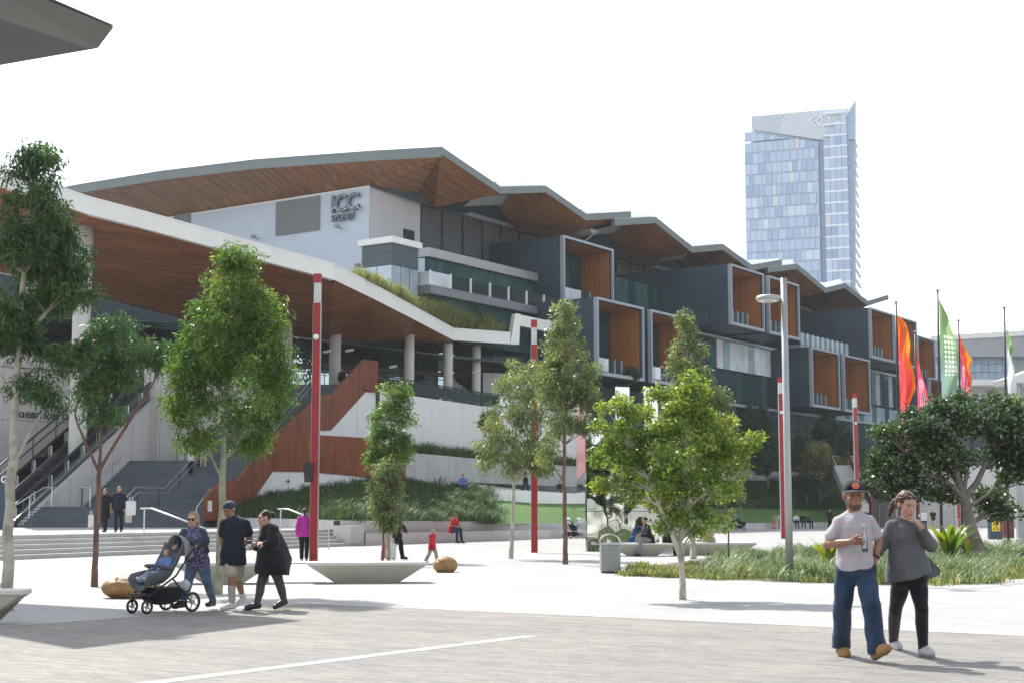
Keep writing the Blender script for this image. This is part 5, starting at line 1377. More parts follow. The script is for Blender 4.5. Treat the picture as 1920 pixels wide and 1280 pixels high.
tree('sapling', 'leafless looking thin sapling among the grass bed behind the broadleaf tree', 40.0,
     [(1366, 1066), (1366, 1000), (1362, 950), (1368, 905)],
     [(1370, 910, 26, 14, 0, 1), (1385, 930, 22, 14, 0, 1), (1352, 935, 16, 12, 0, 1), (1372, 955, 20, 10, 0, 1)],
     M['leaf_silver'], M['bark_red'], 700, .10, .035, .5, .03, 26, .18, 110, twig=.006)
tree('fig_tree', 'broad dark glossy leaved tree with leaning trunk and twisting limbs in the planting bed', 49.0,
     [(1838, 1042), (1826, 1000), (1812, 950), (1802, 920, 0), (1795, 880), (1790, 830)],
     [(1690, 830, 62, 50, 0, 1), (1750, 790, 70, 52, 0, 1), (1830, 780, 80, 48, .2, 1), (1900, 800, 60, 55, 0, 1), (1680, 890, 52, 40, 0, 1), (1760, 860, 75, 42, .4, 1), (1890, 870, 58, 55, .5, 1), (1720, 920, 42, 24, 0, 1), (1650, 870, 30, 24, 0, 1), (1875, 940, 45, 38, .8, 1), (1770, 925, 40, 16, .3, 1), (1950, 850, 60, 80, 0, 1)],
     M['leaf_fig'], M['bark_grey'], 38000, .135, .075, .05, .24, 270, .36, 111, spread=1.1, forks=[([(1808, 935), (1770, 900, 0), (1720, 880, 0), (1690, 840, 0)], .12), ([(1802, 920), (1780, 880, .2), (1765, 840, .2), (1750, 800, .2)], .10), ([(1810, 935), (1840, 890, .1), (1858, 840, .2), (1880, 800, .2)], .12), ([(1806, 925), (1815, 870, .4), (1830, 800, .4)], .09), ([(1815, 950), (1860, 920, .6), (1890, 880, .6)], .07)], z0=.05, twig=.02)
# shrubs and small trees on the far slope
for i, (px, py, rx, ry, Y, mt, lab) in enumerate([
        (1418, 790, 28, 34, 164, 'leaf_shrub', 'dark rounded shrub against the glass wall under the twin upper boxes'),
        (1492, 845, 30, 42, 160, 'leaf_shrub', 'dark bushy tree on the slope just right of the grey lamp post'),
        (1538, 862, 36, 38, 158, 'leaf_gold', 'golden tipped round tree on the green slope'),
        (1556, 803, 30, 30, 174, 'leaf_shrub', 'blue green rounded shrub above the golden tipped tree'),
        (1513, 905, 22, 22, 156, 'leaf_shrub', 'small grey shrub below the golden tipped tree'),
        (1590, 835, 20, 26, 172, 'leaf_shrub', 'narrow dark shrub beside the far red pole'),
        (1648, 900, 38, 44, 148, 'leaf_shrub', 'bluish leafy shrub between the far side stair and the big dark tree'),
        (1440, 850, 26, 42, 157, 'leaf_shrub', 'tall dark shrub behind the third red pole'),
        (919, 788, 14, 15, 108, 'leaf_shrub', 'small dark shrub against the white podium wall'),
        (1182, 700, 12, 12, 134.4, 'leaf_shrub', 'small potted shrub standing inside the lower timber box')]):
    gb = {0: 6.0, 3: 6.0, 7: 4.0, 8: 5.6, 9: 8.0}.get(i, 2.0)
    zb = {0: 7.0, 1: 3.5, 2: 2.4, 3: 6.6, 4: 2.3, 5: 5.8, 6: 0.0, 7: 3.2, 8: 5.2, 9: 13.75}.get(i)
    PYB = py + ry + 6 if zb is None else 960 - (zb - 1.5) * F_PX / Y
    tree('shrub', lab, Y, [(px, PYB), (px, py + ry * .5), (px + 1, py - ry * .4)], [(px, py - ry * .25, rx * .9, ry * .85, 0, 1), (px - rx * .35, py + ry * .25, rx * .8, ry * .8, 0, 1), (px + rx * .4, py + ry * .3, rx * .75, ry * .75, .3, 1)],
         M[mt], M['bark_grey'], 6500, .26, .11, .3, .12, 70, .55, 200 + i, z0=(zb - .2) if zb is not None else PY(px, py + ry + 6, Y).z - .2, cat='shrub')

# ================================================================ planting bed at the right
bed_lo = [PZ(1168, 1079), PZ(1300, 1084), PZ(1480, 1090), PZ(1600, 1094), PZ(1690, 1096), PZ(1800, 1097), PZ(1870, 1090), PZ(1990, 1078)]
bed_hi = [PZ(1230, 1062), PZ(1330, 1048), PZ(1480, 1036), PZ(1600, 1032), PZ(1700, 1030), PZ(1800, 1026), PZ(1890, 1026), PZ(2000, 1026)]
_, bed_fn = strip('planting_bed', [p + Vector((0, 0, .004)) for p in bed_lo], [p + Vector((0, 0, .05)) for p in bed_hi], M['soil'], 'soil bed of the grasses around the big dark tree')
m = MB()
for a, b_ in zip(bed_lo[4:], bed_lo[5:]): m.hexa([a + Vector((0, -1.2, -.03)), b_ + Vector((0, -1.2, -.03)), b_ + Vector((0, .2, -.03)), a + Vector((0, .2, -.03))], [a + Vector((0, -1.2, .006)), b_ + Vector((0, -1.2, .006)), b_ + Vector((0, .2, .006)), a + Vector((0, .2, .006))])
structure(m.build('sand_path', M['band']), 'pale sandy edge in front of the grass bed')
v, f, t = blades(on_strip(bed_fn, u0=.17, v0=.0, v1=.98, clumps=400, rad=.22), 38000, .31, .018, 1.4, seed=60)
stuff(np_mesh('bed_grass', v, f, M['bed_grass'], attr=t), 'silvery green strappy grass tufts filling the planting bed', 'grass')
v, f, t = blades(on_strip(bed_fn, v0=-.01, v1=.35, clumps=240, rad=.16), 20000, .17, .03, 1.0, seed=61)
stuff(np_mesh('low_bed_planting', v, f, M['dry_grass'], attr=t), 'low yellowish ground cover along the edge of the bed', 'ground cover')
M['fern'] = leaf_mat('fern_frond', [(0.0, (0.06, 0.12, 0.02)), (0.5, (0.17, 0.26, 0.03)), (1.0, (0.44, 0.42, 0.04))], .42, .35)
def fern(px, py, Y, h, n, label, seed):
    r = random.Random(seed); b = PXY(px, Y, .05)
    t = thing('fern_plant', label, 'plant', b, group='broad leaved ferns in the bed')
    for k in range(n):
        az = r.uniform(0, 2 * math.pi); ln = h * r.uniform(.8, 1.2); out = r.uniform(.25, .8) * h; w = .055 * r.uniform(.8, 1.3) * (h / .9)
        d = Vector((math.cos(az), math.sin(az), 0)); s_ = Vector((-d.y, d.x, 0)); m = MB(); rows = []
        for i in range(6):
            u = i / 5; c = b + d * (out * u ** 1.4) + Vector((0, 0, ln * (u - .28 * u * u * u)))
            ww = w * (math.sin(math.pi * min(1, .12 + .86 * u)) + .08); rows.append((c - s_ * ww + d * .02, c - Vector((0, 0, .015)), c + s_ * ww + d * .02))
        for i in range(5):
            for j in (0, 1): m.poly([rows[i][j], rows[i][j + 1], rows[i + 1][j + 1], rows[i + 1][j]])
        o = m.build('frond', M['fern'], t, smooth=True)
        a = o.data.attributes.new('tone', 'FLOAT', 'POINT'); tv = r.random(); a.data.foreach_set('value', [tv] * len(o.data.vertices))
fern(1782, 1040, 44, 1.35, 26, 'upright bright fern with tall fronds beside the leaning tree trunk', 1)
fern(1552, 1045, 40, 1.0, 18, 'yellow leaved fern showing beside the man with the bottle', 2)
fern(1690, 1048, 41, .85, 18, 'yellow green fern between the walking couple', 3)
fern(1815, 1044, 47, .9, 16, 'low spreading fern at the foot of the leaning tree', 4)
# ================================================================ light poles, lamp posts, flags, benches, bin, kiosk
def red_pole(px, py, top_py, label, z0=0.0, w=.24, Y=None):
    b = PZ(px, py, z0) if Y is None else PXY(px, Y, z0)
    h = PY(px, top_py, b.y).z - z0
    t = thing('light_pole', label, 'light pole', b, group='red light poles on the plaza')
    m = MB(); m.box(-w / 2, w / 2, -w / 2, w / 2, -.02, h - .95); m.build('shaft', M['red_paint'], t, world=False, bevel=.012)
    m = MB(); m.box(-w / 2 - .006, -w / 2 + .006, -w / 2 - .008, w / 2 + .008, 0, h - .95); m.box(w / 2 - .006, w / 2 + .006, -w / 2 - .008, w / 2 + .008, 0, h - .95); m.build('edge_strip', M['pole_grey'], t, world=False)
    m = MB(); m.box(-w / 2 + .012, w / 2 - .012, -w / 2 + .012, w / 2 - .012, h - .95, h - .3); m.build('lantern', M['lamp_white'], t, world=False)
    for k in range(5):
        m = MB(); x = -w / 2 + .02 + (w - .04) * k / 4; m.box(x - .006, x + .006, -w / 2 - .004, -w / 2 + .012, h - .95, h - .3); m.build('lantern_bar', M['pole_grey'], t, world=False)
    m = MB(); m.box(-w / 2, w / 2, -w / 2, w / 2, h - .3, h); m.build('cap', M['red_paint'], t, world=False, bevel=.01)
    m = MB(); m.lathe((0, 0, 0), [(.09, 0), (.09, .05), (.05, .09)], 14); o = m.build('spot_light', M['lamp_white'], t, world=False); o.location = (0, -w / 2, h - 2.05); o.rotation_euler = (math.radians(90), 0, 0)
    return t, h
t, h = red_pole(588, 1050, 514, 'tall red light pole with white lantern and small black speaker behind the low bench')
m = MB(); m.hexa([(-.30, -.22, 2.45), (-.06, -.22, 2.45), (-.06, .0, 2.45), (-.30, .0, 2.45)], [(-.34, -.26, 3.05), (-.04, -.26, 3.05), (-.04, .04, 3.05), (-.34, .04, 3.05)]); m.build('speaker', M['black'], t, world=False)
red_pole(1002, 1035, 600, 'red light pole standing between the two silvery gum trees')
red_pole(1469, 1009, 707, 'red light pole standing just behind the grey lamp post', w=.27)
red_pole(1609, 990, 738, 'red light pole beside the far side stair', Y=104, w=.27)
red_pole(1798, 985, 800, 'red light pole half hidden by the limbs of the big dark tree', Y=118, w=.25)
red_pole(1722, 985, 905, 'short red post rising behind the woman in the grey jumper', Y=96, w=.25)

def lamp_post(px, py, top, label):
    b = PZ(px, py); h = PY(px - 8, top, b.y).z
    t = thing('lamp_post', label, 'lamp post', b)
    m = MB(); m.tube([(0, 0, -.02), (0, 0, 2.2), (0, 0, h)], [.085, .08, .07], 14); m.build('pole', M['pole_grey'], t, smooth=True, world=False)
    m = MB(); m.lathe((0, 0, 0), [(.14, 0), (.14, .03), (.09, .05)], 16); m.build('base_plate', M['pole_grey'], t, world=False)
    m = MB(); m.bar((0, 0, h - .45), (-.2, 0, h - .45), .03); m.build('arm', M['pole_grey'], t, world=False)
    m = MB(); m.lathe((-.36, 0, h - .52), [(.06, -.02), (.26, 0), (.29, .05), (.25, .11), (.1, .14)], 28); hd = m.build('lamp_head', M['pole_grey'], t, smooth=True, world=False)
    m = MB(); m.lathe((-.36, 0, h - .535), [(.22, 0), (.24, .012)], 24); m.build('diffuser', M['lamp_white'], hd, world=False)
    return t
lamp_post(1481, 1087, 522, 'grey steel lamp post with round disc lantern at the edge of the grass bed')
b = PZ(1915, 1030); t = thing('camera_post', 'square grey post with small round lights beside the dark tree', 'post', b)
hh = PY(1908, 750, b.y).z
m = MB(); m.box(-.14, .14, -.14, .14, 0, hh); m.build('shaft', M['pole_grey'], t, world=False, bevel=.01)
m = MB(); m.box(-.16, .16, -.17, .16, hh - 1.9, hh); m.build('lamp_box', M['charcoal'], t, world=False)
for k in range(4):
    m = MB(); m.lathe((0, 0, 0), [(.10, 0), (.10, .04), (.05, .06)], 14); o = m.build('round_light', M['pole_grey'], t, world=False); o.location = (0, -.17, hh - .3 - .42 * k); o.rotation_euler = (math.radians(90), 0, 0)
m = MB(); m.box(-.3, .3, -.3, .3, 0, .45); m.build('plinth', M['pale_conc'], t, world=False, bevel=.02)

# ---- flags
def flag_mat(name, stops, dots, dscale=7.0):
    m, nt, b = new_mat(name)
    tc = nt.nodes.new('ShaderNodeUVMap'); tc.uv_map = 'uv'
    sp = nt.nodes.new('ShaderNodeSeparateXYZ'); nt.links.new(tc.outputs['UV'], sp.inputs[0])
    f = math_n(nt, 'ADD', sp.outputs['Y'], math_n(nt, 'MULTIPLY', sp.outputs['X'], .25))
    c = ramp(nt, f, stops)
    # printed rows of white dots
    mp = nt.nodes.new('ShaderNodeMapping'); mp.inputs['Scale'].default_value = (dscale, dscale * 5.0, 1); nt.links.new(tc.outputs['UV'], mp.inputs['Vector'])
    fr = nt.nodes.new('ShaderNodeVectorMath'); fr.operation = 'FRACTION'; nt.links.new(mp.outputs['Vector'], fr.inputs[0])
    ds = nt.nodes.new('ShaderNodeVectorMath'); ds.operation = 'DISTANCE'; nt.links.new(fr.outputs[0], ds.inputs[0]); ds.inputs[1].default_value = (.5, .5, 0)
    dot = math_n(nt, 'LESS_THAN', ds.outputs['Value'], .33)
    lo = math_n(nt, 'GREATER_THAN', sp.outputs['Y'], dots[0]); hi = math_n(nt, 'LESS_THAN', sp.outputs['Y'], dots[1])
    xl = math_n(nt, 'GREATER_THAN', sp.outputs['X'], .22); xh = math_n(nt, 'LESS_THAN', sp.outputs['X'], .88)
    msk = math_n(nt, 'MULTIPLY', math_n(nt, 'MULTIPLY', dot, math_n(nt, 'MULTIPLY', lo, hi)), math_n(nt, 'MULTIPLY', xl, xh))
    c = mixc(nt, math_n(nt, 'MULTIPLY', msk, .85), c, (0.9, 0.88, 0.86))
    nt.links.new(c, b.inputs['Base Color']); b.inputs['Roughness'].default_value = .7
    tl = nt.nodes.new('ShaderNodeBsdfTranslucent'); nt.links.new(c, tl.inputs['Color'])
    mx = nt.nodes.new('ShaderNodeMixShader'); mx.inputs[0].default_value = .5
    nt.links.new(b.outputs[0], mx.inputs[1]); nt.links.new(tl.outputs[0], mx.inputs[2]); nt.links.new(mx.outputs[0], nt.nodes['Material Output'].inputs['Surface'])
    return m
OR, PK, RD = (0.85, 0.22, 0.03), (0.72, 0.06, 0.16), (0.80, 0.10, 0.07)
GN, TE, LB = (0.20, 0.36, 0.17), (0.24, 0.38, 0.32), (0.36, 0.44, 0.47)
M['flag_pink'] = flag_mat('pink_orange_flag', [(0, OR), (.35, RD), (.7, (0.78, 0.10, 0.12)), (1, OR)], (.02, .30), 9)
M['flag_mag'] = flag_mat('magenta_flag', [(0, PK), (.6, PK), (1, (0.8, 0.12, 0.10))], (.05, .5), 6)
M['flag_green'] = flag_mat('green_flag', [(0, LB), (.35, TE), (.7, GN), (1, (0.30, 0.44, 0.18))], (.38, .72), 5)
M['flag_grey'] = flag_mat('silver_green_flag', [(0, (0.60, 0.58, 0.68)), (.5, (0.62, 0.68, 0.68)), (1, (0.5, 0.62, 0.5))], (.9, .91), 5)
M['flag_orange'] = flag_mat('orange_flag', [(0, OR), (1, (0.85, 0.25, 0.02))], (.9, .91), 5)
M['flag_fresh'] = flag_mat('fresh_green_flag', [(0, GN), (1, (0.34, 0.60, 0.16))], (.9, .91), 5)
def flag(px, top, Y, edge, mat, label, second=None, ring=True, base_dx=14, writing=False):
    """edge: outer edge of the cloth as image points from top to bottom; the inner edge runs down the pole"""
    z_top = PY(px, top, Y).z
    b = PXY(px + base_dx * .55, Y, 0)
    ptop = PY(px, top, Y)
    t = thing('flag_pole', label, 'flag', b, group='tall banners behind the dark tree')
    m = MB(); m.tube([b, b.lerp(ptop, .5), ptop], [.075, .06, .045], 10); m.build('pole', M['dark_metal'], t, smooth=True)
    m = MB(); m.lathe(ptop, [(.05, -.05), (.11, 0), (.11, .04), (.04, .06)], 12); m.build('finial', M['pole_grey'], t)
    def cloth(edge, mat, name, off, x_in=None):
        m = MB(); nu, nv = 10, 30
        y0, y1 = edge[0][1], edge[-1][1]
        xi = lambda py: px + (py - top) * base_dx / 460.0 + 2
        def ex(v):
            py = y0 + (y1 - y0) * v
            for (xa, ya), (xb, yb) in zip(edge, edge[1:]):
                if ya <= py <= yb + 1e-6: return xa + (xb - xa) * (py - ya) / max(1e-6, yb - ya)
            return edge[-1][0]
        def fn(u, v):
            py = y0 + (y1 - y0) * v; a = (x_in(v) if x_in else xi(py)); b_ = ex(v)
            return PY(a + (b_ - a) * u, py + 4 * u * math.sin(v * 5), Y + off + (.22 * math.sin(v * 8 + u * 5) + .16 * math.sin(v * 19 + 2 * u)) * u)
        m.grid(fn, nu, nv)
        o = m.build(name, mat, t, smooth=True)
        uv = o.data.uv_layers.new(name='uv')
        for li, lp in enumerate(o.data.loops):
            i, j = divmod(lp.vertex_index, nv + 1); uv.data[li].uv = (i / nu, 1 - j / nv)
        return o
    cl = cloth(edge, mat, 'banner', 0)
    if second: cloth(second[0], second[1], 'folded_banner_side', .12, x_in=second[2])
    return t, cl
flag(1680, 567, 71, [(1683, 590), (1700, 622), (1698, 660), (1712, 700), (1702, 780), (1712, 860)], M['flag_pink'], 'pink and orange dotted banner on the tall pole nearest the timber boxes',
     ([(1684, 592), (1700, 606), (1707, 640), (1705, 668), (1712, 688), (1718, 730), (1700, 770)], M['flag_orange'], lambda v: 1684 + 14 * v))
flag(1716, 622, 83, [(1718, 645), (1726, 690), (1738, 730), (1745, 770)], M['flag_mag'], 'magenta dotted banner on the shorter pole beside the pink and orange banner', base_dx=8)
t, cl = flag(1758, 545, 67.5, [(1761, 562), (1777, 590), (1783, 612), (1795, 640), (1797, 680), (1795, 720), (1790, 790)], M['flag_green'], 'green and pale blue dotted banner on the tallest pole')
q = PY(1771, 694, 67.0); text_mesh('RL\nRER', .30, .004, M['white_paint'], 'banner_lettering', t, q + Vector((0, -.35, .2)), (1, .1, 0), (.1, -1, 0), .012)
flag(1797, 601, 78, [(1800, 628), (1808, 665), (1816, 700), (1820, 740)], M['flag_mag'], 'pink banner with an orange edge on the pole right of the green banner',
     ([(1801, 632), (1812, 655), (1823, 668), (1818, 690), (1823, 715), (1818, 740)], M['flag_orange'], lambda v: 1801 + 12 * v))
flag(1883, 577, 73, [(1885, 605), (1893, 650), (1902, 690), (1910, 760)], M['flag_grey'], 'silver grey banner with a green edge on the pole furthest from the timber boxes',
     ([(1886, 606), (1895, 632), (1902, 658), (1896, 668)], M['flag_fresh'], lambda v: 1886 + 8 * v))

# ---- low boat-shaped concrete benches
M['bench'] = concrete('bench_concrete', (0.45, 0.44, 0.36), .12)
M['bench_top'] = concrete('bench_top_concrete', (0.62, 0.61, 0.57), .06)
def bench(c, rz, L, W, label, h=.45, top=True):
    t = thing('bench', label, 'bench', c, rz, group='boat shaped concrete benches')
    l, w = L / 2, W / 2; lb, wb = l - .62, w * .5
    m = MB(); m.hexa([(-lb, -wb, -.01), (lb, -wb, -.01), (lb, wb, -.01), (-lb, wb, -.01)], [(-l + .02, -w + .01, h - .07), (l - .02, -w + .01, h - .07), (l - .02, w - .01, h - .07), (-l + .02, w - .01, h - .07)])
    m.build('base', M['bench'], t, world=False, bevel=.015)
    m = MB(); m.box(-l, l, -w, w, h - .07, h); m.build('seat', M['bench_top'], t, world=False, bevel=.015)
    return t
c = (PZ(700, 1086) + PZ(655, 1093)) / 2
bench(PXY(687, 32.6, 0), math.radians(9), 2.55, .95, 'pale boat shaped bench between the walkers and the round stool')
bench(PXY(420, 32.2, 0), math.radians(5), 2.0, .9, 'boat shaped bench behind the man in shorts')
m = MB(); a, b_ = PXY(477, 32.2, .40), PXY(592, 32.5, .40); d = b_ - a; m.obox(a, d, Vector((0, .7, 0)), Vector((0, 0, .035)))
lk = thing('plank_seat', 'thin plank seat spanning between two boat shaped benches', 'bench', PXY(535, 32.3, 0)); m.build('seat', M['bench_top'], lk)
m = MB(); m.obox(a + Vector((.2, .25, -.4)), Vector((.05, 0, 0)), Vector((0, .2, 0)), Vector((0, 0, .4))); m.build('support', M['pole_grey'], lk)
bench(PXY(1203, 52.5, 0), math.radians(2), 2.2, 1.0, 'boat shaped bench beside the litter bin where people sit')
bench(PXY(1330, 53.5, 0), math.radians(6), 3.2, 1.0, 'long boat shaped bench behind the trunk of the light green tree')
bench(PXY(-28, 20.6, 0), math.radians(4), 1.1, .5, 'end of a pale bench beside the gum tree with peeling bark', h=.46)

# ---- leather look stools, litter bin
M['tan'] = plain('tan_stool_timber', (0.30, 0.165, 0.062), .55, 0, .3, 3.0, .4, .25, 25, True)
def stool(c, rx, ry, h, rz, label, lobes):
    t = thing('pebble_stool', label, 'stool', c, rz, group='round brown stools')
    m = MB(); nu, nv = 48, 26
    def fn(u, v):
        a = 2 * math.pi * u; b = math.pi * (v * .94 + .0) - math.pi / 2
        b = -b
        x, y, z = math.cos(b) * math.cos(a), math.cos(b) * math.sin(a), math.sin(b)
        p = Vector((x, y, z)); k = 1.0
        for (nx, ny, nz, off, dep) in lobes:
            dd = (p.x * nx + p.y * ny + p.z * nz - off); k -= dep * math.exp(-(dd / .05) ** 2)
        sq = 1 / max(abs(x) ** 2.6 + abs(y) ** 2.6, 1e-3) ** (1 / 2.6) * math.hypot(x, y) if math.hypot(x, y) > 1e-3 else 1
        sq = 1 + (sq - 1) * .6
        return (p.x * rx * k * sq, p.y * ry * k * sq, max(0, (p.z * k + .78) / 1.74 * h))
    m.grid(fn, nu, nv); m.build('body', M['tan'], t, smooth=True, world=False)
    return t
stool(PZ(835, 1072), .31, .28, .40, .3, 'round tan stool with a folded groove beside the toddler in red', [(.8, .1, .5, -.35, .09), (.9, .1, .3, .05, .07)])
stool(PZ(246, 1120), .52, .36, .40, .1, 'long brown lobed stool partly hidden by the pram', [(1, 0, .1, -.45, .16), (1, .1, 0, .25, .08), (.3, 0, 1, .55, .06)])
b = PZ(1144, 1073); bn = thing('litter_bin', 'ribbed grey litter bin with arched metal hood', 'litter bin', b)
w, dd, hh = .25, .22, .70
m = MB(); m.box(-w, w, -dd, dd, .03, hh); m.build('body', M['pole_grey'], bn, world=False, bevel=.03)
for k in range(17):
    m = MB(); x = -w + .03 + (2 * w - .06) * k / 16; m.box(x - .007, x + .007, -dd - .012, -dd + .002, .06, hh - .03); m.build('rib', M['pole_grey'], bn, world=False)
m = MB(); m.box(-w + .04, w - .04, -dd + .03, dd - .03, -.005, .035); m.build('foot', M['dark_metal'], bn, world=False)
m = MB(); m.box(-w - .005, w + .005, -dd - .005, dd + .005, hh, hh + .05); m.build('rim', M['steel'], bn, world=False)
m = MB(); pr = [(math.cos(a) * w, hh + .05 + math.sin(a) * .2) for a in [math.pi * k / 12 for k in range(13)]]
for (x0, z0), (x1, z1) in zip(pr, pr[1:]):
    m.hexa([(x0, -dd, z0), (x0, dd, z0), (x1, dd, z1), (x1, -dd, z1)], [(x0 * 1.1, -dd, hh + .05 + (z0 - hh - .05) * 1.12), (x0 * 1.1, dd, hh + .05 + (z0 - hh - .05) * 1.12), (x1 * 1.1, dd, hh + .05 + (z1 - hh - .05) * 1.12), (x1 * 1.1, -dd, hh + .05 + (z1 - hh - .05) * 1.12)])
m.build('hood', M['steel'], bn, world=False)

# ---- mirror clad pavilion behind the trees
def mirror_mat(name, tint, wob):
    m, nt, b = new_mat(name); b.inputs['Base Color'].default_value = (*tint, 1); b.inputs['Metallic'].default_value = 1.0; b.inputs['Roughness'].default_value = .03
    vec = coords(nt, obj=False); bump(nt, b, noise(nt, vec, .9, 1), wob, .3); return m
M['mirror'] = mirror_mat('wavy_mirror', (.50, .52, .48), .14); M['mirror_flat'] = mirror_mat('flat_mirror', (.70, .72, .72), .03)
M['pink_panel'] = plain('pink_panel', (0.62, 0.27, 0.29), .25, .3, .05)
K0, K1, KL = PZ(1100, 1033), PZ(1236, 1031.5), PZ(1083, 1016)
kz = PY(1100, 722, K0.y).z
kp = thing('mirror_pavilion', 'tall pavilion clad in wavy mirror panels with a pink upper corner', 'pavilion', K0)
kd = (K1 - K0); kn = Vector((kd.y, -kd.x, 0)).normalized(); ke = (KL - K0); ken = Vector((-ke.y, ke.x, 0)).normalized()
m = MB(); mid = (K0 + K1 + KL + (K1 + ke)) / 4
ring = [p + (mid - p) * .01 for p in (K0, K1, K1 + ke, KL)]; m.hexa([Vector((p.x, p.y, 0)) for p in ring], [Vector((p.x, p.y, 4.62)) for p in ring])
me = m.mesh('core', M['dark_metal']); bm = bmesh.new(); bm.from_mesh(me); bmesh.ops.recalc_face_normals(bm, faces=bm.faces); bm.to_mesh(me); bm.free(); link('core', me, kp)
rows = [0, 1.55, 3.1, 4.65, kz]
for i in range(4):
    for k in range(5):
        if i == 3 and k not in (2, 4): continue
        m = MB(); m.obox(K0 + kd * (k / 5 + .002) + Vector((0, 0, rows[i] + .01)), kd * (.2 - .004), kn * .04, Vector((0, 0, rows[i + 1] - rows[i] - .02))); m.build('mirror_panel', M['mirror'], kp)
    m = MB(); m.obox(K0 + ke * .01 + Vector((0, 0, rows[i] + .01)), ke * .98, ken * .04, Vector((0, 0, rows[i + 1] - rows[i] - .02))); m.build('side_panel', M['pink_panel'] if i >= 2 else M['mirror_flat'], kp)

# ---- far right: fence, playground cabinets, side stair
fc = thing('mesh_fence', 'low pale mesh fence on the far side of the planting bed', 'fence', PZ(1790, 1002))
a, b_ = PZ(1782, 1002), PZ(1830, 1000)
for k in range(14):
    p = a.lerp(b_, k / 13); m = MB(); m.bar(p, p + Vector((0, 0, 1.1)), .015, 5); m.build('picket', M['pole_grey'], fc)
for z in (.15, 1.05):
    m = MB(); m.sqbar(a + Vector((0, 0, z)), b_ + Vector((0, 0, z)), .04, .04); m.build('rail', M['pole_grey'], fc)
cb = PZ(1866, 1010); t = thing('information_cabinet', 'dark cabinet with a yellow poster beyond the planting bed', 'cabinet', cb)
m = MB(); m.box(-.36, .36, -.2, .2, 0, 1.15); m.build('body', M['charcoal'], t, world=False, bevel=.02)
m = MB(); m.box(-.24, .24, -.215, -.2, .45, 1.0); p_ = m.build('poster', plain('yellow_poster', (0.75, 0.52, 0.02), .5), t, world=False)
for x, z in ((-.1, .85), (.1, .85), (0, .72), (-.1, .58), (.1, .58)):
    m = MB(); m.lathe((0, 0, 0), [(.05, 0), (.05, .006)], 12); o = m.build('poster_mark', M['black'], p_, world=False); o.location = (x, -.216, z); o.rotation_euler = (math.radians(90), 0, 0)
cb = PZ(1890, 1008); t = thing('play_cabinet', 'dark red timber cabinet beside the one with the yellow poster', 'cabinet', cb)
m = MB(); m.box(-.32, .32, -.2, .2, 0, 1.2); m.build('body', plain('dark_red_board', (0.16, 0.03, 0.03), .6), t, world=False, bevel=.015)
m = MB(); m.box(-.36, .36, -.24, .24, 1.2, 1.26); m.build('lid', M['dark_metal'], t, world=False)
ss = thing('far_stair', 'narrow pale stair with steel rails and rusty cheek climbing the far slope', 'stairs', PXY(1598, 148, 1))
A_, B_ = PY(1612, 948, 146), PY(1578, 872, 158)
for k in range(18):
    p = A_.lerp(B_, k / 18); m = MB(); m.obox(p + Vector((-.9, 0, -.6)), (1.8, 0, 0), (0, .95, 0), (0, 0, .6 + (B_.z - A_.z) / 18)); m.build('step', M['pale_conc'], ss)
for sx_, mt in ((-1.0, M['steel']), (.95, M['steel'])):
    m = MB(); m.tube([A_ + Vector((sx_, -.3, 1.0)), B_ + Vector((sx_, 0, 1.0)), B_ + Vector((sx_ + .8, .6, 1.0))], .05, 6); m.build('rail', mt, ss, smooth=True)
m = MB(); a, b_ = A_ + Vector((1.1, 0, -1)), B_ + Vector((1.1, 0, -1)); m.hexa([a, a + Vector((.2, 0, 0)), b_ + Vector((.2, 0, 0)), b_], [a + Vector((0, 0, 1.9)), a + Vector((.2, 0, 1.9)), b_ + Vector((.2, 0, 1.9)), b_ + Vector((0, 0, 1.9))]); m.build('cheek_panel', M['corten'], ss)
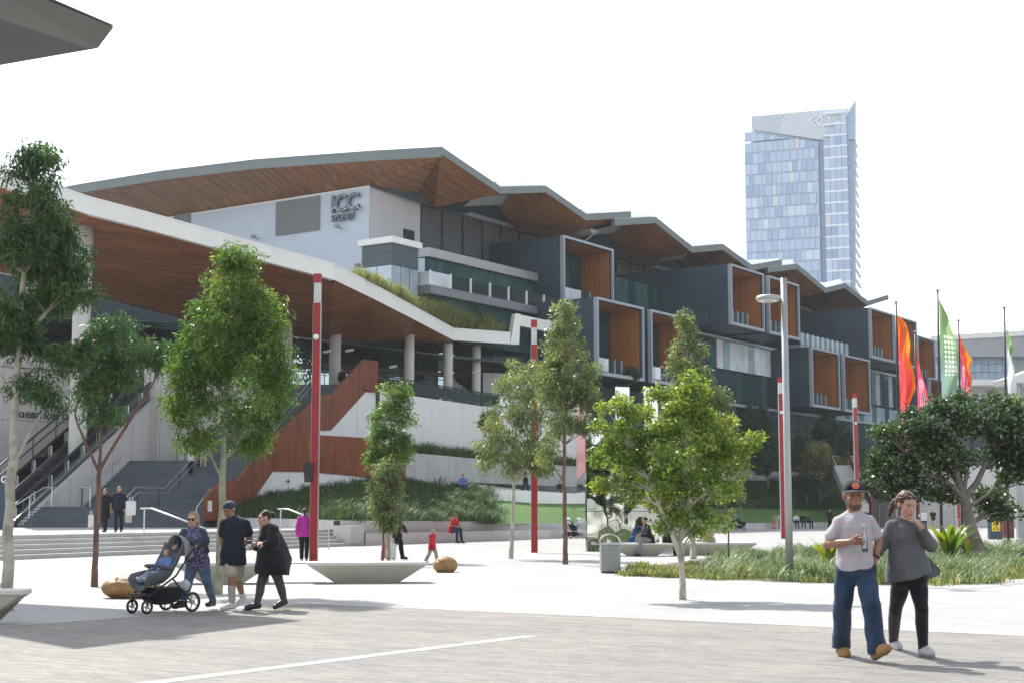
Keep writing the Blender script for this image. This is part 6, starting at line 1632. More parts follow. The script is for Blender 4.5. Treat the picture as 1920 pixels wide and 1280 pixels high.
# ================================================================ people: smooth bodies from blended tapered limbs, polygonised on a grid
def Cc(a, b, r1, r2=None, sq=None): return ('c', Vector(a), Vector(b), r1, r1 if r2 is None else r2, sq)
def Ch(*pr, sq=None): return ('h', [(Vector(p), r) for p, r in pr], sq)
def El(c, rx, ry, rz, R=None, op='u'): return ('e', Vector(c), (rx, ry, rz), R, op)
def Cut(p, n): return ('p', Vector(p), Vector(n).normalized())
def Sub(c, rx, ry, rz, R=None): return El(c, rx, ry, rz, R, 's')
def sdf_arrays(prims, h, k=.02, fold=None, inflate=0.0):
    lo = np.full(3, 1e9); hi = np.full(3, -1e9)
    for p in prims:
        if p[0] == 'c':
            for q in (p[1], p[2]):
                r = max(p[3], p[4]) + .03 + inflate; lo = np.minimum(lo, np.array(q) - r); hi = np.maximum(hi, np.array(q) + r)
        elif p[0] == 'h':
            for q, r in p[1]:
                r = r + .03 + inflate; lo = np.minimum(lo, np.array(q) - r); hi = np.maximum(hi, np.array(q) + r)
        elif p[0] == 'e' and p[4] == 'u':
            r = max(p[2]) + .03 + inflate; lo = np.minimum(lo, np.array(p[1]) - r); hi = np.maximum(hi, np.array(p[1]) + r)
    n = np.ceil((hi - lo) / h).astype(int) + 2
    ax = [lo[i] + h * np.arange(n[i]) for i in range(3)]
    X, Y_, Z = np.meshgrid(*ax, indexing='ij')
    P = np.stack([X, Y_, Z], -1).astype(np.float32)
    D = np.full(X.shape, 1.0, np.float32)
    for p in prims:
        if p[0] == 'h':
            d = None
            for (qa, ra), (qb, rb) in zip(p[1], p[1][1:]):
                a, b = np.array(qa, np.float32), np.array(qb, np.float32); ab = b - a; L = max(1e-9, float(ab @ ab))
                pa = P - a; t = np.clip((pa @ ab) / L, 0, 1); q = pa - t[..., None] * ab
                if p[2] is not None:
                    nv, f = np.array(p[2][0], np.float32), p[2][1]; c = q @ nv; q = q + (c * (f - 1))[..., None] * nv
                t = t * t * (3 - 2 * t)
                e = np.sqrt((q * q).sum(-1)) - (ra + (rb - ra) * t)
                if d is None: d = e
                else:
                    kk = .006; hh = np.clip(.5 + .5 * (d - e) / kk, 0, 1); d = d * (1 - hh) + e * hh - kk * hh * (1 - hh)
        elif p[0] == 'c':
            a, b = np.array(p[1], np.float32), np.array(p[2], np.float32); ab = b - a; L = max(1e-9, float(ab @ ab))
            pa = P - a; t = np.clip((pa @ ab) / L, 0, 1); q = pa - t[..., None] * ab
            if p[5] is not None:
                nv, f = np.array(p[5][0], np.float32), p[5][1]; c = q @ nv; q = q + (c * (f - 1))[..., None] * nv
            d = np.sqrt((q * q).sum(-1)) - (p[3] + (p[4] - p[3]) * t)
        elif p[0] == 'e':
            q = P - np.array(p[1], np.float32)
            if p[3] is not None: q = q @ np.array(p[3], np.float32)     # columns = local axes
            r = np.array(p[2], np.float32); q = q / r
            d = (np.sqrt((q * q).sum(-1)) - 1) * float(min(p[2]))
            if p[4] == 's':
                hh = np.clip(.5 - .5 * (D + d) / (k * .5), 0, 1); D = D * (1 - hh) - d * hh + (k * .5) * hh * (1 - hh); continue
        elif p[0] == 'p':
            D = np.maximum(D, (P - np.array(p[1], np.float32)) @ np.array(p[2], np.float32)); continue
        hh = np.clip(.5 + .5 * (D - d) / k, 0, 1)
        D = D * (1 - hh) + d * hh - k * hh * (1 - hh)
    if fold:
        am, fr = fold
        D = D + am * (np.sin(fr * (Z * 1.0 + X * .7)) * .5 + np.sin(fr * 1.7 * (Z * .6 - X + Y_ * .4)) * .35 + np.sin(fr * .6 * (X * 1.3 + Y_)) * .4)
    D = D - inflate
    S = D < 0
    def sl(a, dx, dy, dz): return a[dx:a.shape[0] - 1 + dx, dy:a.shape[1] - 1 + dy, dz:a.shape[2] - 1 + dz]
    corners = [(i, j, k_) for i in (0, 1) for j in (0, 1) for k_ in (0, 1)]
    cnt = sum(sl(S, *c).astype(np.int8) for c in corners)
    act = (cnt > 0) & (cnt < 8)
    idx = np.full(act.shape, -1, np.int64); ii = np.argwhere(act); idx[act] = np.arange(len(ii))
    if len(ii) == 0: return np.zeros((0, 3)), np.zeros((0, 4), np.int32)
    acc = np.zeros((len(ii), 3)); w = np.zeros(len(ii))
    for c0 in corners:
        for axn in range(3):
            if c0[axn]: continue
            c1 = list(c0); c1[axn] = 1
            d0 = D[ii[:, 0] + c0[0], ii[:, 1] + c0[1], ii[:, 2] + c0[2]]; d1 = D[ii[:, 0] + c1[0], ii[:, 1] + c1[1], ii[:, 2] + c1[2]]
            x = (d0 < 0) != (d1 < 0); t = np.where(x, d0 / np.where(np.abs(d0 - d1) < 1e-9, 1, d0 - d1), 0)
            pos = np.tile(np.array(c0, float), (len(ii), 1)); pos[:, axn] += t
            acc[x] += pos[x]; w[x] += 1
    V = lo + h * (ii + acc / w[:, None])
    F = []
    for axn in range(3):
        a0 = [slice(None)] * 3; a1 = [slice(None)] * 3; a0[axn] = slice(0, -1); a1[axn] = slice(1, None)
        s0, s1 = S[tuple(a0)], S[tuple(a1)]
        b_, c_ = [i for i in range(3) if i != axn]
        e = np.argwhere(s0 != s1)
        ok = (e[:, b_] > 0) & (e[:, c_] > 0) & (e[:, b_] < S.shape[b_] - 1) & (e[:, c_] < S.shape[c_] - 1)
        e = e[ok]
        if not len(e): continue
        def cell(db, dc):
            q = e.copy(); q[:, b_] -= db; q[:, c_] -= dc; return idx[q[:, 0], q[:, 1], q[:, 2]]
        quad = np.stack([cell(1, 1), cell(0, 1), cell(0, 0), cell(1, 0)], 1)
        inside0 = s0[e[:, 0], e[:, 1], e[:, 2]]
        flip = (inside0 if axn != 1 else ~inside0)
        quad = np.where(flip[:, None], quad, quad[:, ::-1])
        F.append(quad)
    F = np.concatenate(F); F = F[(F >= 0).all(1)]
    return V, F.astype(np.int32)
def sdf_obj(name, groups, mat, parent):
    """groups: list of (prims, h, k, fold); all become one mesh"""
    vs, fs, n = [], [], 0
    for g in groups:
        v, f = sdf_arrays(*g); vs.append(v); fs.append(f + n); n += len(v)
    return np_mesh(name, np.concatenate(vs), np.concatenate(fs), mat, parent, smooth=True)

def cloth(name, col, rough=.85, var=.12, bscale=120.0):
    m, nt, b = new_mat(name); vec = coords(nt)
    n = noise(nt, vec, 6, 4); n2 = noise(nt, vec, bscale, 3)
    nt.links.new(ramp(nt, math_n(nt, 'ADD', math_n(nt, 'MULTIPLY', n, .6), math_n(nt, 'MULTIPLY', n2, .4)), [(.3, sc(col, 1 - var * 1.5)), (.7, sc(col, 1 + var))]), b.inputs['Base Color'])
    b.inputs['Roughness'].default_value = rough; b.inputs['Specular IOR Level'].default_value = .25
    b.inputs['Sheen Weight'].default_value = .15
    wr = noise(nt, coords(nt, scale=(1, 1, .55)), 16, 3, .6)
    bump(nt, b, math_n(nt, 'ADD', wr, math_n(nt, 'MULTIPLY', n2, .12)), .55, .035)
    return m
def skin(name, col):
    m, nt, b = new_mat(name); vec = coords(nt); n = noise(nt, vec, 18, 4)
    nt.links.new(ramp(nt, n, [(.3, sc(col, .86)), (.7, sc(col, 1.1))]), b.inputs['Base Color'])
    b.inputs['Roughness'].default_value = .5; b.inputs['Subsurface Weight'].default_value = .0
    return m
M['skin_tan'] = skin('tanned_skin', (0.30, 0.155, 0.092)); M['skin_fair'] = skin('fair_skin', (0.52, 0.30, 0.215)); M['skin_mid'] = skin('mid_skin', (0.38, 0.21, 0.135))
HAIRC = {'black': (0.012, 0.010, 0.010), 'brown': (0.075, 0.036, 0.018), 'dkbrown': (0.035, 0.016, 0.012), 'blond': (0.30, 0.20, 0.10), 'red': (0.22, 0.09, 0.03)}
for k_, c_ in HAIRC.items(): M['hair_' + k_] = cloth('hair_' + k_, c_, .45, .3, 60)
M['eye_dark'] = plain('dark_eye', (0.012, 0.010, 0.009), .2); M['lips'] = plain('lips', (0.30, 0.10, 0.085), .45); M['lens'] = plain('dark_lens', (0.012, 0.010, 0.012), .08, 0, .1, 2, .7)
M['denim'] = cloth('blue_denim', (0.026, 0.050, 0.098), .85, .35, 90); M['denim_mid'] = cloth('mid_blue_denim', (0.085, 0.14, 0.23), .85, .3, 90)
M['black_cloth'] = cloth('black_cloth', (0.012, 0.012, 0.015)); M['navy'] = cloth('navy_cloth', (0.016, 0.020, 0.035))
M['grey_knit'] = cloth('grey_knit', (0.115, 0.118, 0.125), .95, .2, 70); M['white_shoe'] = cloth('white_shoe', (0.62, 0.58, 0.60), .6); M['tan_shoe'] = cloth('tan_shoe', (0.36, 0.20, 0.075), .7)
M['red_cloth'] = cloth('red_cloth', (0.55, 0.02, 0.035)); M['beige'] = cloth('beige_cloth', (0.42, 0.37, 0.30)); M['purple'] = cloth('magenta_cloth', (0.42, 0.03, 0.28)); M['white_cloth'] = cloth('white_cloth', (0.62, 0.62, 0.62))
M['blue_cloth'] = cloth('blue_cloth', (0.10, 0.18, 0.40)); M['pink_cloth'] = cloth('pink_cloth', (0.55, 0.25, 0.24)); M['grey_cloth'] = cloth('grey_cloth', (0.22, 0.22, 0.23)); M['charcoal_leg'] = cloth('charcoal_leggings', (0.075, 0.072, 0.082))
M['jacket_slate'] = cloth('slate_jacket', (0.045, 0.055, 0.07)); M['green_cloth'] = cloth('teal_cloth', (0.03, 0.22, 0.20))
def stripe_mat():
    m, nt, b = new_mat('striped_jersey'); vec = coords(nt); sp = nt.nodes.new('ShaderNodeSeparateXYZ'); nt.links.new(vec, sp.inputs[0])
    wob = math_n(nt, 'MULTIPLY', noise(nt, vec, 3.0, 3), .03)
    zz = math_n(nt, 'ADD', sp.outputs['Z'], wob)
    fr = math_n(nt, 'FRACT', math_n(nt, 'MULTIPLY', zz, 8.5))
    c = ramp(nt, fr, [(0.0, (0.46, 0.37, 0.385)), (0.30, (0.46, 0.38, 0.395)), (0.40, (0.35, 0.37, 0.42)), (0.62, (0.37, 0.39, 0.44)), (0.72, (0.47, 0.43, 0.445)), (0.95, (0.46, 0.37, 0.385))])
    n2 = noise(nt, vec, 90, 3)
    nt.links.new(mixc(nt, .35, c, ramp(nt, n2, [(.3, (0.34, 0.32, 0.35)), (.7, (0.62, 0.58, 0.60))])), b.inputs['Base Color']); b.inputs['Roughness'].default_value = .9; b.inputs['Specular IOR Level'].default_value = .2
    bump(nt, b, noise(nt, vec, 14, 4), .35, .02); return m
M['striped'] = stripe_mat()
def floral_mat():
    m, nt, b = new_mat('floral_blouse'); vec = coords(nt); vo = nt.nodes.new('ShaderNodeTexVoronoi'); vo.inputs['Scale'].default_value = 34; nt.links.new(vec, vo.inputs['Vector'])
    nt.links.new(ramp(nt, vo.outputs['Distance'], [(.15, (0.40, 0.30, 0.40)), (.35, (0.16, 0.13, 0.24)), (.6, (0.05, 0.05, 0.11))]), b.inputs['Base Color']); b.inputs['Roughness'].default_value = .85; return m
M['floral'] = floral_mat()

def frame_of(fd, up=Vector((0, 0, 1))):
    f = Vector(fd).normalized(); r = f.cross(up).normalized(); u = r.cross(f); return f, r, u
def head_prims(c, fd, s=1.0, tilt=None):
    """c: centre of the head; fd: direction of the face; returns prims and its frame"""
    f, r, u = frame_of(fd); R = Matrix((r, f, u)).transposed()
    RR = [list(row) for row in R]
    P = lambda x, y, z: c + (r * x + f * y + u * z) * s
    pr = [El(P(0, -.012, .028), .078 * s, .098 * s, .098 * s, RR), El(P(0, .022, -.045), .060 * s, .072 * s, .080 * s, RR), El(P(0, .066, -.088), .028 * s, .026 * s, .024 * s, RR),
          Cc(P(0, .088, .020), P(0, .108, -.026), .010 * s, .0165 * s), El(P(0, .082, .040), .052 * s, .020 * s, .012 * s, RR), El(P(.045, .062, -.022), .022 * s, .024 * s, .022 * s, RR), El(P(-.045, .062, -.022), .022 * s, .024 * s, .022 * s, RR),
          El(P(0, .085, -.060), .026 * s, .014 * s, .010 * s, RR),
          El(P(.083, -.008, -.004), .011 * s, .022 * s, .034 * s, RR), El(P(-.083, -.008, -.004), .011 * s, .022 * s, .034 * s, RR),
          Sub(P(.031, .097, .016), .017 * s, .013 * s, .011 * s, RR), Sub(P(-.031, .097, .016), .017 * s, .013 * s, .011 * s, RR)]
    return pr, P, RR
def hand_prims(wr, d, pn, s=1.0, curl=.5, thumb=1, spread=.5):
    """wr: wrist, d: direction of the hand, pn: palm normal (fingers curl that way), thumb: side +1 / -1"""
    d = Vector(d).normalized(); pn = (Vector(pn) - d * Vector(pn).dot(d)).normalized(); sd = d.cross(pn)
    RR = [list(row) for row in Matrix((sd, d, pn)).transposed()]
    pr = [El(wr + d * .050 * s, .040 * s, .052 * s, .017 * s, RR), Cc(wr, wr + d * .04 * s, .024 * s, .026 * s)]
    for i, (x, L) in enumerate(((.030, .072), (.010, .082), (-.010, .076), (-.029, .060))):
        b = wr + d * .088 * s + sd * x * s * thumb; p = b; ang = 0
        dirs = [curl * .7, curl * 1.7, curl * 2.6]
        for j, (seg, r) in enumerate(((.42, .0098), (.32, .0090), (.26, .0082))):
            a = dirs[j]; q = p + (d * math.cos(a) + pn * math.sin(a) + sd * (x * spread * 2) * thumb) * (L * seg * s)
            pr.append(Cc(p, q, r * s, r * .93 * s)); p = q
    tb = wr + d * .03 * s + sd * .030 * s * thumb; p = tb
    for seg, a in ((.040, .35), (.030, .75)):
        q = p + (d * math.cos(.5) + sd * thumb * math.sin(.75) * (1 - a * .5) + pn * (.35 + a * curl)).normalized() * seg * s
        pr.append(Cc(p, q, .0125 * s, .0105 * s)); p = q
    return pr

def body_prims(J, s, fem=False, build=1.0):
    bd = Vector(J['bd']).normalized(); w = build
    sq = (bd, 1.35); up = Vector((0, 0, 1))
    ch = J.get('chest') or J['pelvis'].lerp(J['neck'], .68)
    wa = J['pelvis'].lerp(ch, .45)
    pr = [Ch((J['pelvis'], .150 * s * w), (wa, .128 * s * w * (.92 if fem else 1)), (ch, .148 * s * w * (.93 if fem else 1)), (J['neck'] - up * .03 * s, .06 * s), sq=sq),
          Cc(J['shL'], J['shR'], .046 * s, .046 * s), Cc(J['shL'], J['neck'], .045 * s, .042 * s), Cc(J['shR'], J['neck'], .045 * s, .042 * s),
          Cc(J['neck'] - up * .02 * s, J['head'] - up * .05 * s, .056 * s * (.88 if fem else 1), .052 * s * (.88 if fem else 1)), Cc(J['hiL'], J['hiR'], .094 * s * w, .094 * s * w)]
    for sd in 'LR': pr += [arm(J, sd, s, w), leg(J, sd, s, w), Cc(J['an' + sd], J['to' + sd], .036 * s, .032 * s)]
    return pr
def arm(J, sd, s, w=1.0, to=1.0):
    a, e, r = J['sh' + sd], J['el' + sd], J['wr' + sd]
    pts = [(a, .050 * s * w), (a.lerp(e, .45), .049 * s * w), (e, .040 * s), (e.lerp(r, .3), .041 * s), (r, .027 * s)]
    if to < .5: return Ch((a, .050 * s * w), (a.lerp(e, to * 1.5), .050 * s * w))
    if to < 1: pts[-1] = (e.lerp(r, to), .030 * s)
    return Ch(*pts)
def leg(J, sd, s, w=1.0, straight=0.0, up_an=0.0):
    h_, k_, a = J['hi' + sd], J['kn' + sd], J['an' + sd]
    bd = Vector(J['bd']).normalized()
    return Ch((h_, .090 * s * w), (h_.lerp(k_, .4), .082 * s * w), (k_, .058 * s), (k_.lerp(a, .32) - bd * .012 * s, .056 * s), (a + Vector((0, 0, up_an)), .036 * s + straight))
def shoe_prims(an, to, s, hgt=.045):
    d = (to - an); d = Vector((d.x, d.y, d.z)); dn = d.normalized(); low = -Vector((0, 0, 1))
    heel = an - dn * .035 * s + low * .042 * s; tip = to + low * .008 * s
    return [Cc(heel, tip, .043 * s, .036 * s), Cc(an + low * .01 * s, to.lerp(an, .35), .047 * s, .040 * s), Cc(tip, tip.lerp(heel, .25), .036 * s, .044 * s)]

def walk_joints(base, ang, H, stride=1.0, phase=1, swing=1.0, lean=.03):
    """template skeleton: base on the ground, ang = heading (0 = +x, pi/2 = away)"""
    s = H / 1.75; f = Vector((math.cos(ang), math.sin(ang), 0)); l = Vector((-f.y, f.x, 0))
    P = lambda a, b, z: base + (f * (a + lean * (z - .9)) + l * b) * s + Vector((0, 0, z * s))
    J = {'pelvis': P(0, 0, .95), 'neck': P(.01, 0, 1.47), 'head': P(.03, 0, 1.63), 'chest': P(.0, 0, 1.28), 'bd': f, 'fd': f}
    for sd, q in (('L', 1), ('R', -1)):
        ph = phase * q * stride
        J['hi' + sd] = P(0, .09 * q, .92); J['sh' + sd] = P(0, .172 * q, 1.41)
        J['kn' + sd] = P(.14 * ph + .05, .09 * q, .51); J['an' + sd] = P(.28 * ph, .085 * q, .09 + (.05 * stride if ph < 0 else 0))
        J['to' + sd] = J['an' + sd] + f * .15 * s + Vector((0, 0, (-.045 + (-.035 * stride if ph < 0 else .015 * stride)) * s))
        J['el' + sd] = P(-.12 * ph * swing - .02, .235 * q, 1.13); J['wr' + sd] = P(-.20 * ph * swing + .08, .24 * q, .89)
    return J, s
def sit_joints(base, ang, H, seat=.48, fwd=.0):
    s = H / 1.75; f = Vector((math.cos(ang), math.sin(ang), 0)); l = Vector((-f.y, f.x, 0))
    P = lambda a, b, z: base + (f * a + l * b) * s + Vector((0, 0, z))
    z0 = seat + .10 * s
    J = {'pelvis': P(0, 0, z0), 'chest': P(.06 + fwd, 0, z0 + .34 * s), 'neck': P(.09 + fwd, 0, z0 + .52 * s), 'head': P(.13 + fwd * 1.3, 0, z0 + .68 * s), 'bd': f, 'fd': (f - Vector((0, 0, .25)))}
    for sd, q in (('L', 1), ('R', -1)):
        J['hi' + sd] = P(0, .09 * q, z0 - .01); J['sh' + sd] = P(.07 + fwd, .172 * q, z0 + .45 * s)
        J['kn' + sd] = P(.42, .13 * q, z0 + .02); J['an' + sd] = P(.44 + .04 * q, .13 * q, .09 * s + base.z * 0); J['to' + sd] = P(.60 + .04 * q, .14 * q, .05)
        J['el' + sd] = P(.12 + fwd, .25 * q, z0 + .20 * s); J['wr' + sd] = P(.32 + fwd, .10 * q, z0 + .17 * s)
    return J, s

def person(name, label, J, s, top, legs, shoe, skinm, hair, h=.022, fem=False, build=1.0, top_len=0.0, sleeve=1.0, shorts=None, loose=.014, hairstyle='short', extra=None, legloose=.012, hatm=None, group=None, hands=True, coat=False):
    """a dressed figure of moderate detail; body one mesh, clothing and hair its children"""
    base = Vector((J['pelvis'].x, J['pelvis'].y, min(J['toL'].z, J['toR'].z, J['anL'].z, J['anR'].z) - .05))
    t = thing(name, label, 'person', base, group=group)
    hp, HP, HR = head_prims(J['head'], J['fd'], s)
    groups = [(body_prims(J, s, fem, build), h, .03 * s, None), (hp + [Cc(J['neck'], J['head'] - Vector((0, 0, .04 * s)), .05 * s, .05 * s)], max(.008, h * .55), .02 * s, None)]
    if hands:
        for sd, th in (('L', 1), ('R', -1)):
            d = (J['wr' + sd] - J['el' + sd]).normalized() if 'hd' + sd not in J else J['hd' + sd]
            inn = Vector(J['bd']); groups.append((hand_prims(J['wr' + sd], d, J.get('pn' + sd, inn), s, J.get('curl' + sd, .45), J.get('th' + sd, th)), max(.006, h * .45), .008, None))
    sdf_obj('body', groups, skinm, t)
    bd = Vector(J['bd']).normalized(); sq = (bd, 1.3); up = Vector((0, 0, 1))
    ch = J.get('chest') or J['pelvis'].lerp(J['neck'], .68); w = build
    hem = J['pelvis'] - up * (top_len + .02) * s
    wa = J['pelvis'].lerp(ch, .45)
    tp_ = [Ch((hem - up * .22 * s, .198 * s * w), (hem + up * .06 * s, .180 * s * w), (wa, .142 * s * w), (ch, .150 * s * w), (J['neck'] - up * .03 * s, .062 * s), sq=sq), Cc(J['shL'], J['shR'], .046 * s, .046 * s), Cc(J['shL'], J['neck'] - up * .01, .045 * s, .042 * s), Cc(J['shR'], J['neck'] - up * .01, .045 * s, .042 * s)]
    if fem: tp_.append(El(ch + bd * .075 * s - up * .02 * s, .11 * s, .065 * s, .075 * s, [list(r_) for r_ in Matrix((bd.cross(up), bd, up)).transposed()]))
    for sd in 'LR': tp_.append(arm(J, sd, s, w, sleeve if sleeve < .5 else .93))
    tp_.append(Cut(hem - up * .09 * s, -up)); tp_.append(Sub(J['neck'] + up * .055 * s, .075 * s, .075 * s, .06 * s))
    sdf_obj('top', [(tp_, h, .03 * s, (.005 * s, 34 / s), max(.010 + loose * .7, .018 + legloose))], top, t)
    lg = [Cc(J['hiL'], J['hiR'], .094 * s * w, .094 * s * w), Cc(J['pelvis'], J['pelvis'] + up * .06 * s, .146 * s * w, .138 * s * w, sq)]
    for sd in 'LR':
        if shorts: lg += [Ch((J['hi' + sd], .090 * s * w), (J['hi' + sd].lerp(J['kn' + sd], shorts), .086 * s))]
        else: lg += [leg(J, sd, s, w, legloose, .02 * s)]
    sdf_obj('trousers', [(lg, h, .03 * s, (.003 * s, 28 / s), .009 + legloose)], legs, t)
    for sd in 'LR': sdf_obj('shoe', [(shoe_prims(J['an' + sd], J['to' + sd], s), h * .8, .015, None)], shoe, t)
    R = HR
    if hair:
        hr = [El(HP(0, -.022, .042), .086 * s, .100 * s, .094 * s, R), Cut(HP(0, .048, .058), Vector(J['fd']) - up * .15)]
        if hairstyle == 'long': hr = [El(HP(0, -.022, .045), .088 * s, .102 * s, .094 * s, R), El(HP(.06, -.03, -.06), .034 * s, .05 * s, .11 * s, R), El(HP(-.06, -.03, -.06), .034 * s, .05 * s, .11 * s, R), El(HP(0, -.07, -.06), .075 * s, .04 * s, .12 * s, R), Cut(HP(0, .055, .06), Vector(J['fd']))]
        if hairstyle == 'bun': hr = hr[:1] + [El(HP(0, -.125, .045), .05 * s, .05 * s, .05 * s), hr[1]]
        if hairstyle == 'pony': hr = hr[:1] + [Cc(HP(0, -.10, .02), HP(0, -.13, -.12), .035 * s, .02 * s), hr[1]]
        sdf_obj('hair', [(hr, max(.009, h * .55), .02 * s, (.004 * s, 60 / s))], hair, t)
    if hatm:
        sdf_obj('hat', [([El(HP(0, -.012, .062), .092 * s, .108 * s, .082 * s, R), El(HP(0, .0, .045), .155 * s, .165 * s, .016 * s, R), Cut(HP(0, 0, .02), -up)], max(.009, h * .5), .02 * s, None)], hatm, t)
    return t, HP, HR
# ================================================================ the couple in front
def slab(pts, depth, mat, name, parent):
    m = MB(); pts = [Vector(p) for p in pts]; n = (pts[1] - pts[0]).cross(pts[2] - pts[0]).normalized() * depth
    m.hexa([p + n for p in pts], pts); me = m.mesh(name, mat); bm = bmesh.new(); bm.from_mesh(me); bmesh.ops.recalc_face_normals(bm, faces=bm.faces); bm.to_mesh(me); bm.free(); return link(name, me, parent)
UP = Vector((0, 0, 1))
def face_bits(HP, HR, t, s, shades=None, brow='hair_black', lid=False):
    for q in (-1, 1):
        if not shades:
            sdf_obj('eye', [([El(HP(.031 * q, .083, .012), .0125 * s, .008 * s, (.0045 if lid else .007) * s, HR)], .0025, .002, None)], M['eye_dark'], t)
            sdf_obj('eyebrow', [([Cc(HP(.014 * q, .098, .036), HP(.050 * q, .084, .038), .0045 * s, .0035 * s)], .003, .002, None)], M[brow], t)
    sdf_obj('lips', [([El(HP(0, .096, -.062), .022 * s, .007 * s, .0065 * s, HR)], .003, .002, None)], M['lips'], t)
    if shades:
        g = thing if False else None
        o = sdf_obj('sunglasses', [([El(HP(.032, .096, shades), .031 * s, .010 * s, .021 * s, HR), El(HP(-.032, .096, shades), .031 * s, .010 * s, .021 * s, HR), Cc(HP(-.02, .104, shades + .008), HP(.02, .104, shades + .008), .004 * s), Cc(HP(.06, .085, shades + .006), HP(.086, -.02, shades + .006), .004 * s), Cc(HP(-.06, .085, shades + .006), HP(-.086, -.02, shades + .006), .004 * s)], .004, .004, None)], M['lens'], t)

# ---- man with bottle
Y0 = 15.5
q = lambda px, py, dy=0.0: PY(px, py, Y0 + dy)
J = {'head': q(1600.5, 929), 'neck': q(1601.5, 957), 'chest': q(1602, 990), 'pelvis': q(1605, 1062), 'bd': Vector((-.05, -1, 0)), 'fd': Vector((.02, -1, -.10)),
     'shL': q(1630, 979), 'shR': q(1572, 979), 'elL': q(1648, 1013, .06), 'wrL': q(1641, 1046, -.02), 'elR': q(1551, 1020, -.02), 'wrR': q(1595, 1014, -.24),
     'hiL': q(1621, 1070), 'hiR': q(1588, 1070), 'knL': q(1634, 1133, -.22), 'knR': q(1580, 1133, .10), 'anL': PZ(1645, 1217, .13), 'anR': PZ(1578, 1212, .095)}
J['toL'] = J['anL'] + Vector((.06, -.16, .035)); J['toR'] = J['anR'] + Vector((.015, -.16, -.045))
J['hdR'] = Vector((.95, -.25, .05)); J['pnR'] = Vector((.1, -.5, -.25)); J['curlR'] = .62; J['thR'] = -1
J['hdL'] = Vector((-.25, -.1, -.9)); J['pnL'] = Vector((-.9, 0, .3)); J['curlL'] = .35
s = 1.06
man = thing('person', 'man in black cap, striped pink grey shirt and jeans holding a glass bottle', 'person', Vector((J['pelvis'].x, J['pelvis'].y, 0)))
hp, HP, HR = head_prims(J['head'], J['fd'], s * 1.12)
grp = [(body_prims(J, s, False, 1.0), .013, .03, None), (hp + [Cc(J['neck'] - UP * .02, J['head'] - UP * .05, .060, .057)], .0055, .016, None)]
grp.append((hand_prims(J['wrR'], J['hdR'], Vector((.25, -1, -.1)), s, .75, -1), .005, .007, None))
grp.append((hand_prims(J['wrL'], J['hdL'], J['pnL'], s, .3, 1), .0055, .007, None))
sdf_obj('body', grp, M['skin_tan'], man)
face_bits(HP, HR, man, s)
sdf_obj('beard', [([El(HP(0, .036, -.078), .070 * s, .074 * s, .052 * s, HR), Sub(HP(0, .1, -.045), .05 * s, .05 * s, .03 * s, HR), Cut(HP(0, 0, -.05), UP)], .006, .01, None)], cloth('stubble', (0.16, 0.085, 0.055), .7, .3, 300), man)
sdf_obj('hair', [([El(HP(0, -.024, .03), .094 * s, .108 * s, .096 * s, HR), Cut(HP(0, .02, 0), Vector((0, -1, 0)))], .008, .01, None)], M['hair_black'], man)
# cap
cap = sdf_obj('cap', [([El(HP(0, -.010, .066), .101 * s, .119 * s, .090 * s, HR), Cut(HP(0, 0, .052), -UP)], .006, .012, None)], M['black_cloth'], man)
brim = MB(); f_, r_, u_ = frame_of(J['fd'])
def brim_pt(u, v):
    a = math.pi * (u - .5) * .96; return HP(math.sin(a) * (.092 + .004 * v), .012 + math.cos(a) * .098 + v * .078 * (math.cos(a) ** .6 if math.cos(a) > 0 else 0), .058 - .012 * v - .012 * math.sin(a) ** 2)
brim.grid(brim_pt, 18, 5); o = brim.build('brim', M['black_cloth'], man, smooth=True); md = o.modifiers.new('thick', 'SOLIDIFY'); md.thickness = .006
emb = MB(); n_ = 24
ctr = HP(.006, .104, .098); ex, ez = r_, (u_ * .93 - f_ * .38).normalized()
def disc(c, rad, off, name, mat, parent):
    nn = ex.cross(ez) * -1
    m = MB(); ring = [c + (ex * math.cos(2 * math.pi * i / n_) + ez * math.sin(2 * math.pi * i / n_)) * rad for i in range(n_)]
    nn = ex.cross(ez); nn = nn if nn.dot(f_) > 0 else -nn
    m.hexa([p - nn * .012 for p in ring], [p + nn * off for p in ring]); me = m.mesh(name, mat); bm = bmesh.new(); bm.from_mesh(me); bmesh.ops.recalc_face_normals(bm, faces=bm.faces); bm.to_mesh(me); bm.free(); return link(name, me, parent), nn
e1_, nn_ = disc(ctr, .037, .008, 'cap_emblem', plain('coral_print', (0.72, 0.13, 0.14), .6), cap)
for k in range(5):
    zz = -.020 + .010 * k; L_ = .024 - .004 * abs(k - 2)
    m = MB(); pts = [ctr + nn_ * .011 + ex * (-L_ + 2 * L_ * i / 8) + ez * (zz + .004 * math.sin(i * 1.9 + k)) for i in range(9)]; m.tube(pts, .0022, 5); m.build('emblem_line', plain('emblem_yellow', (0.62, 0.40, 0.08), .6), cap) 
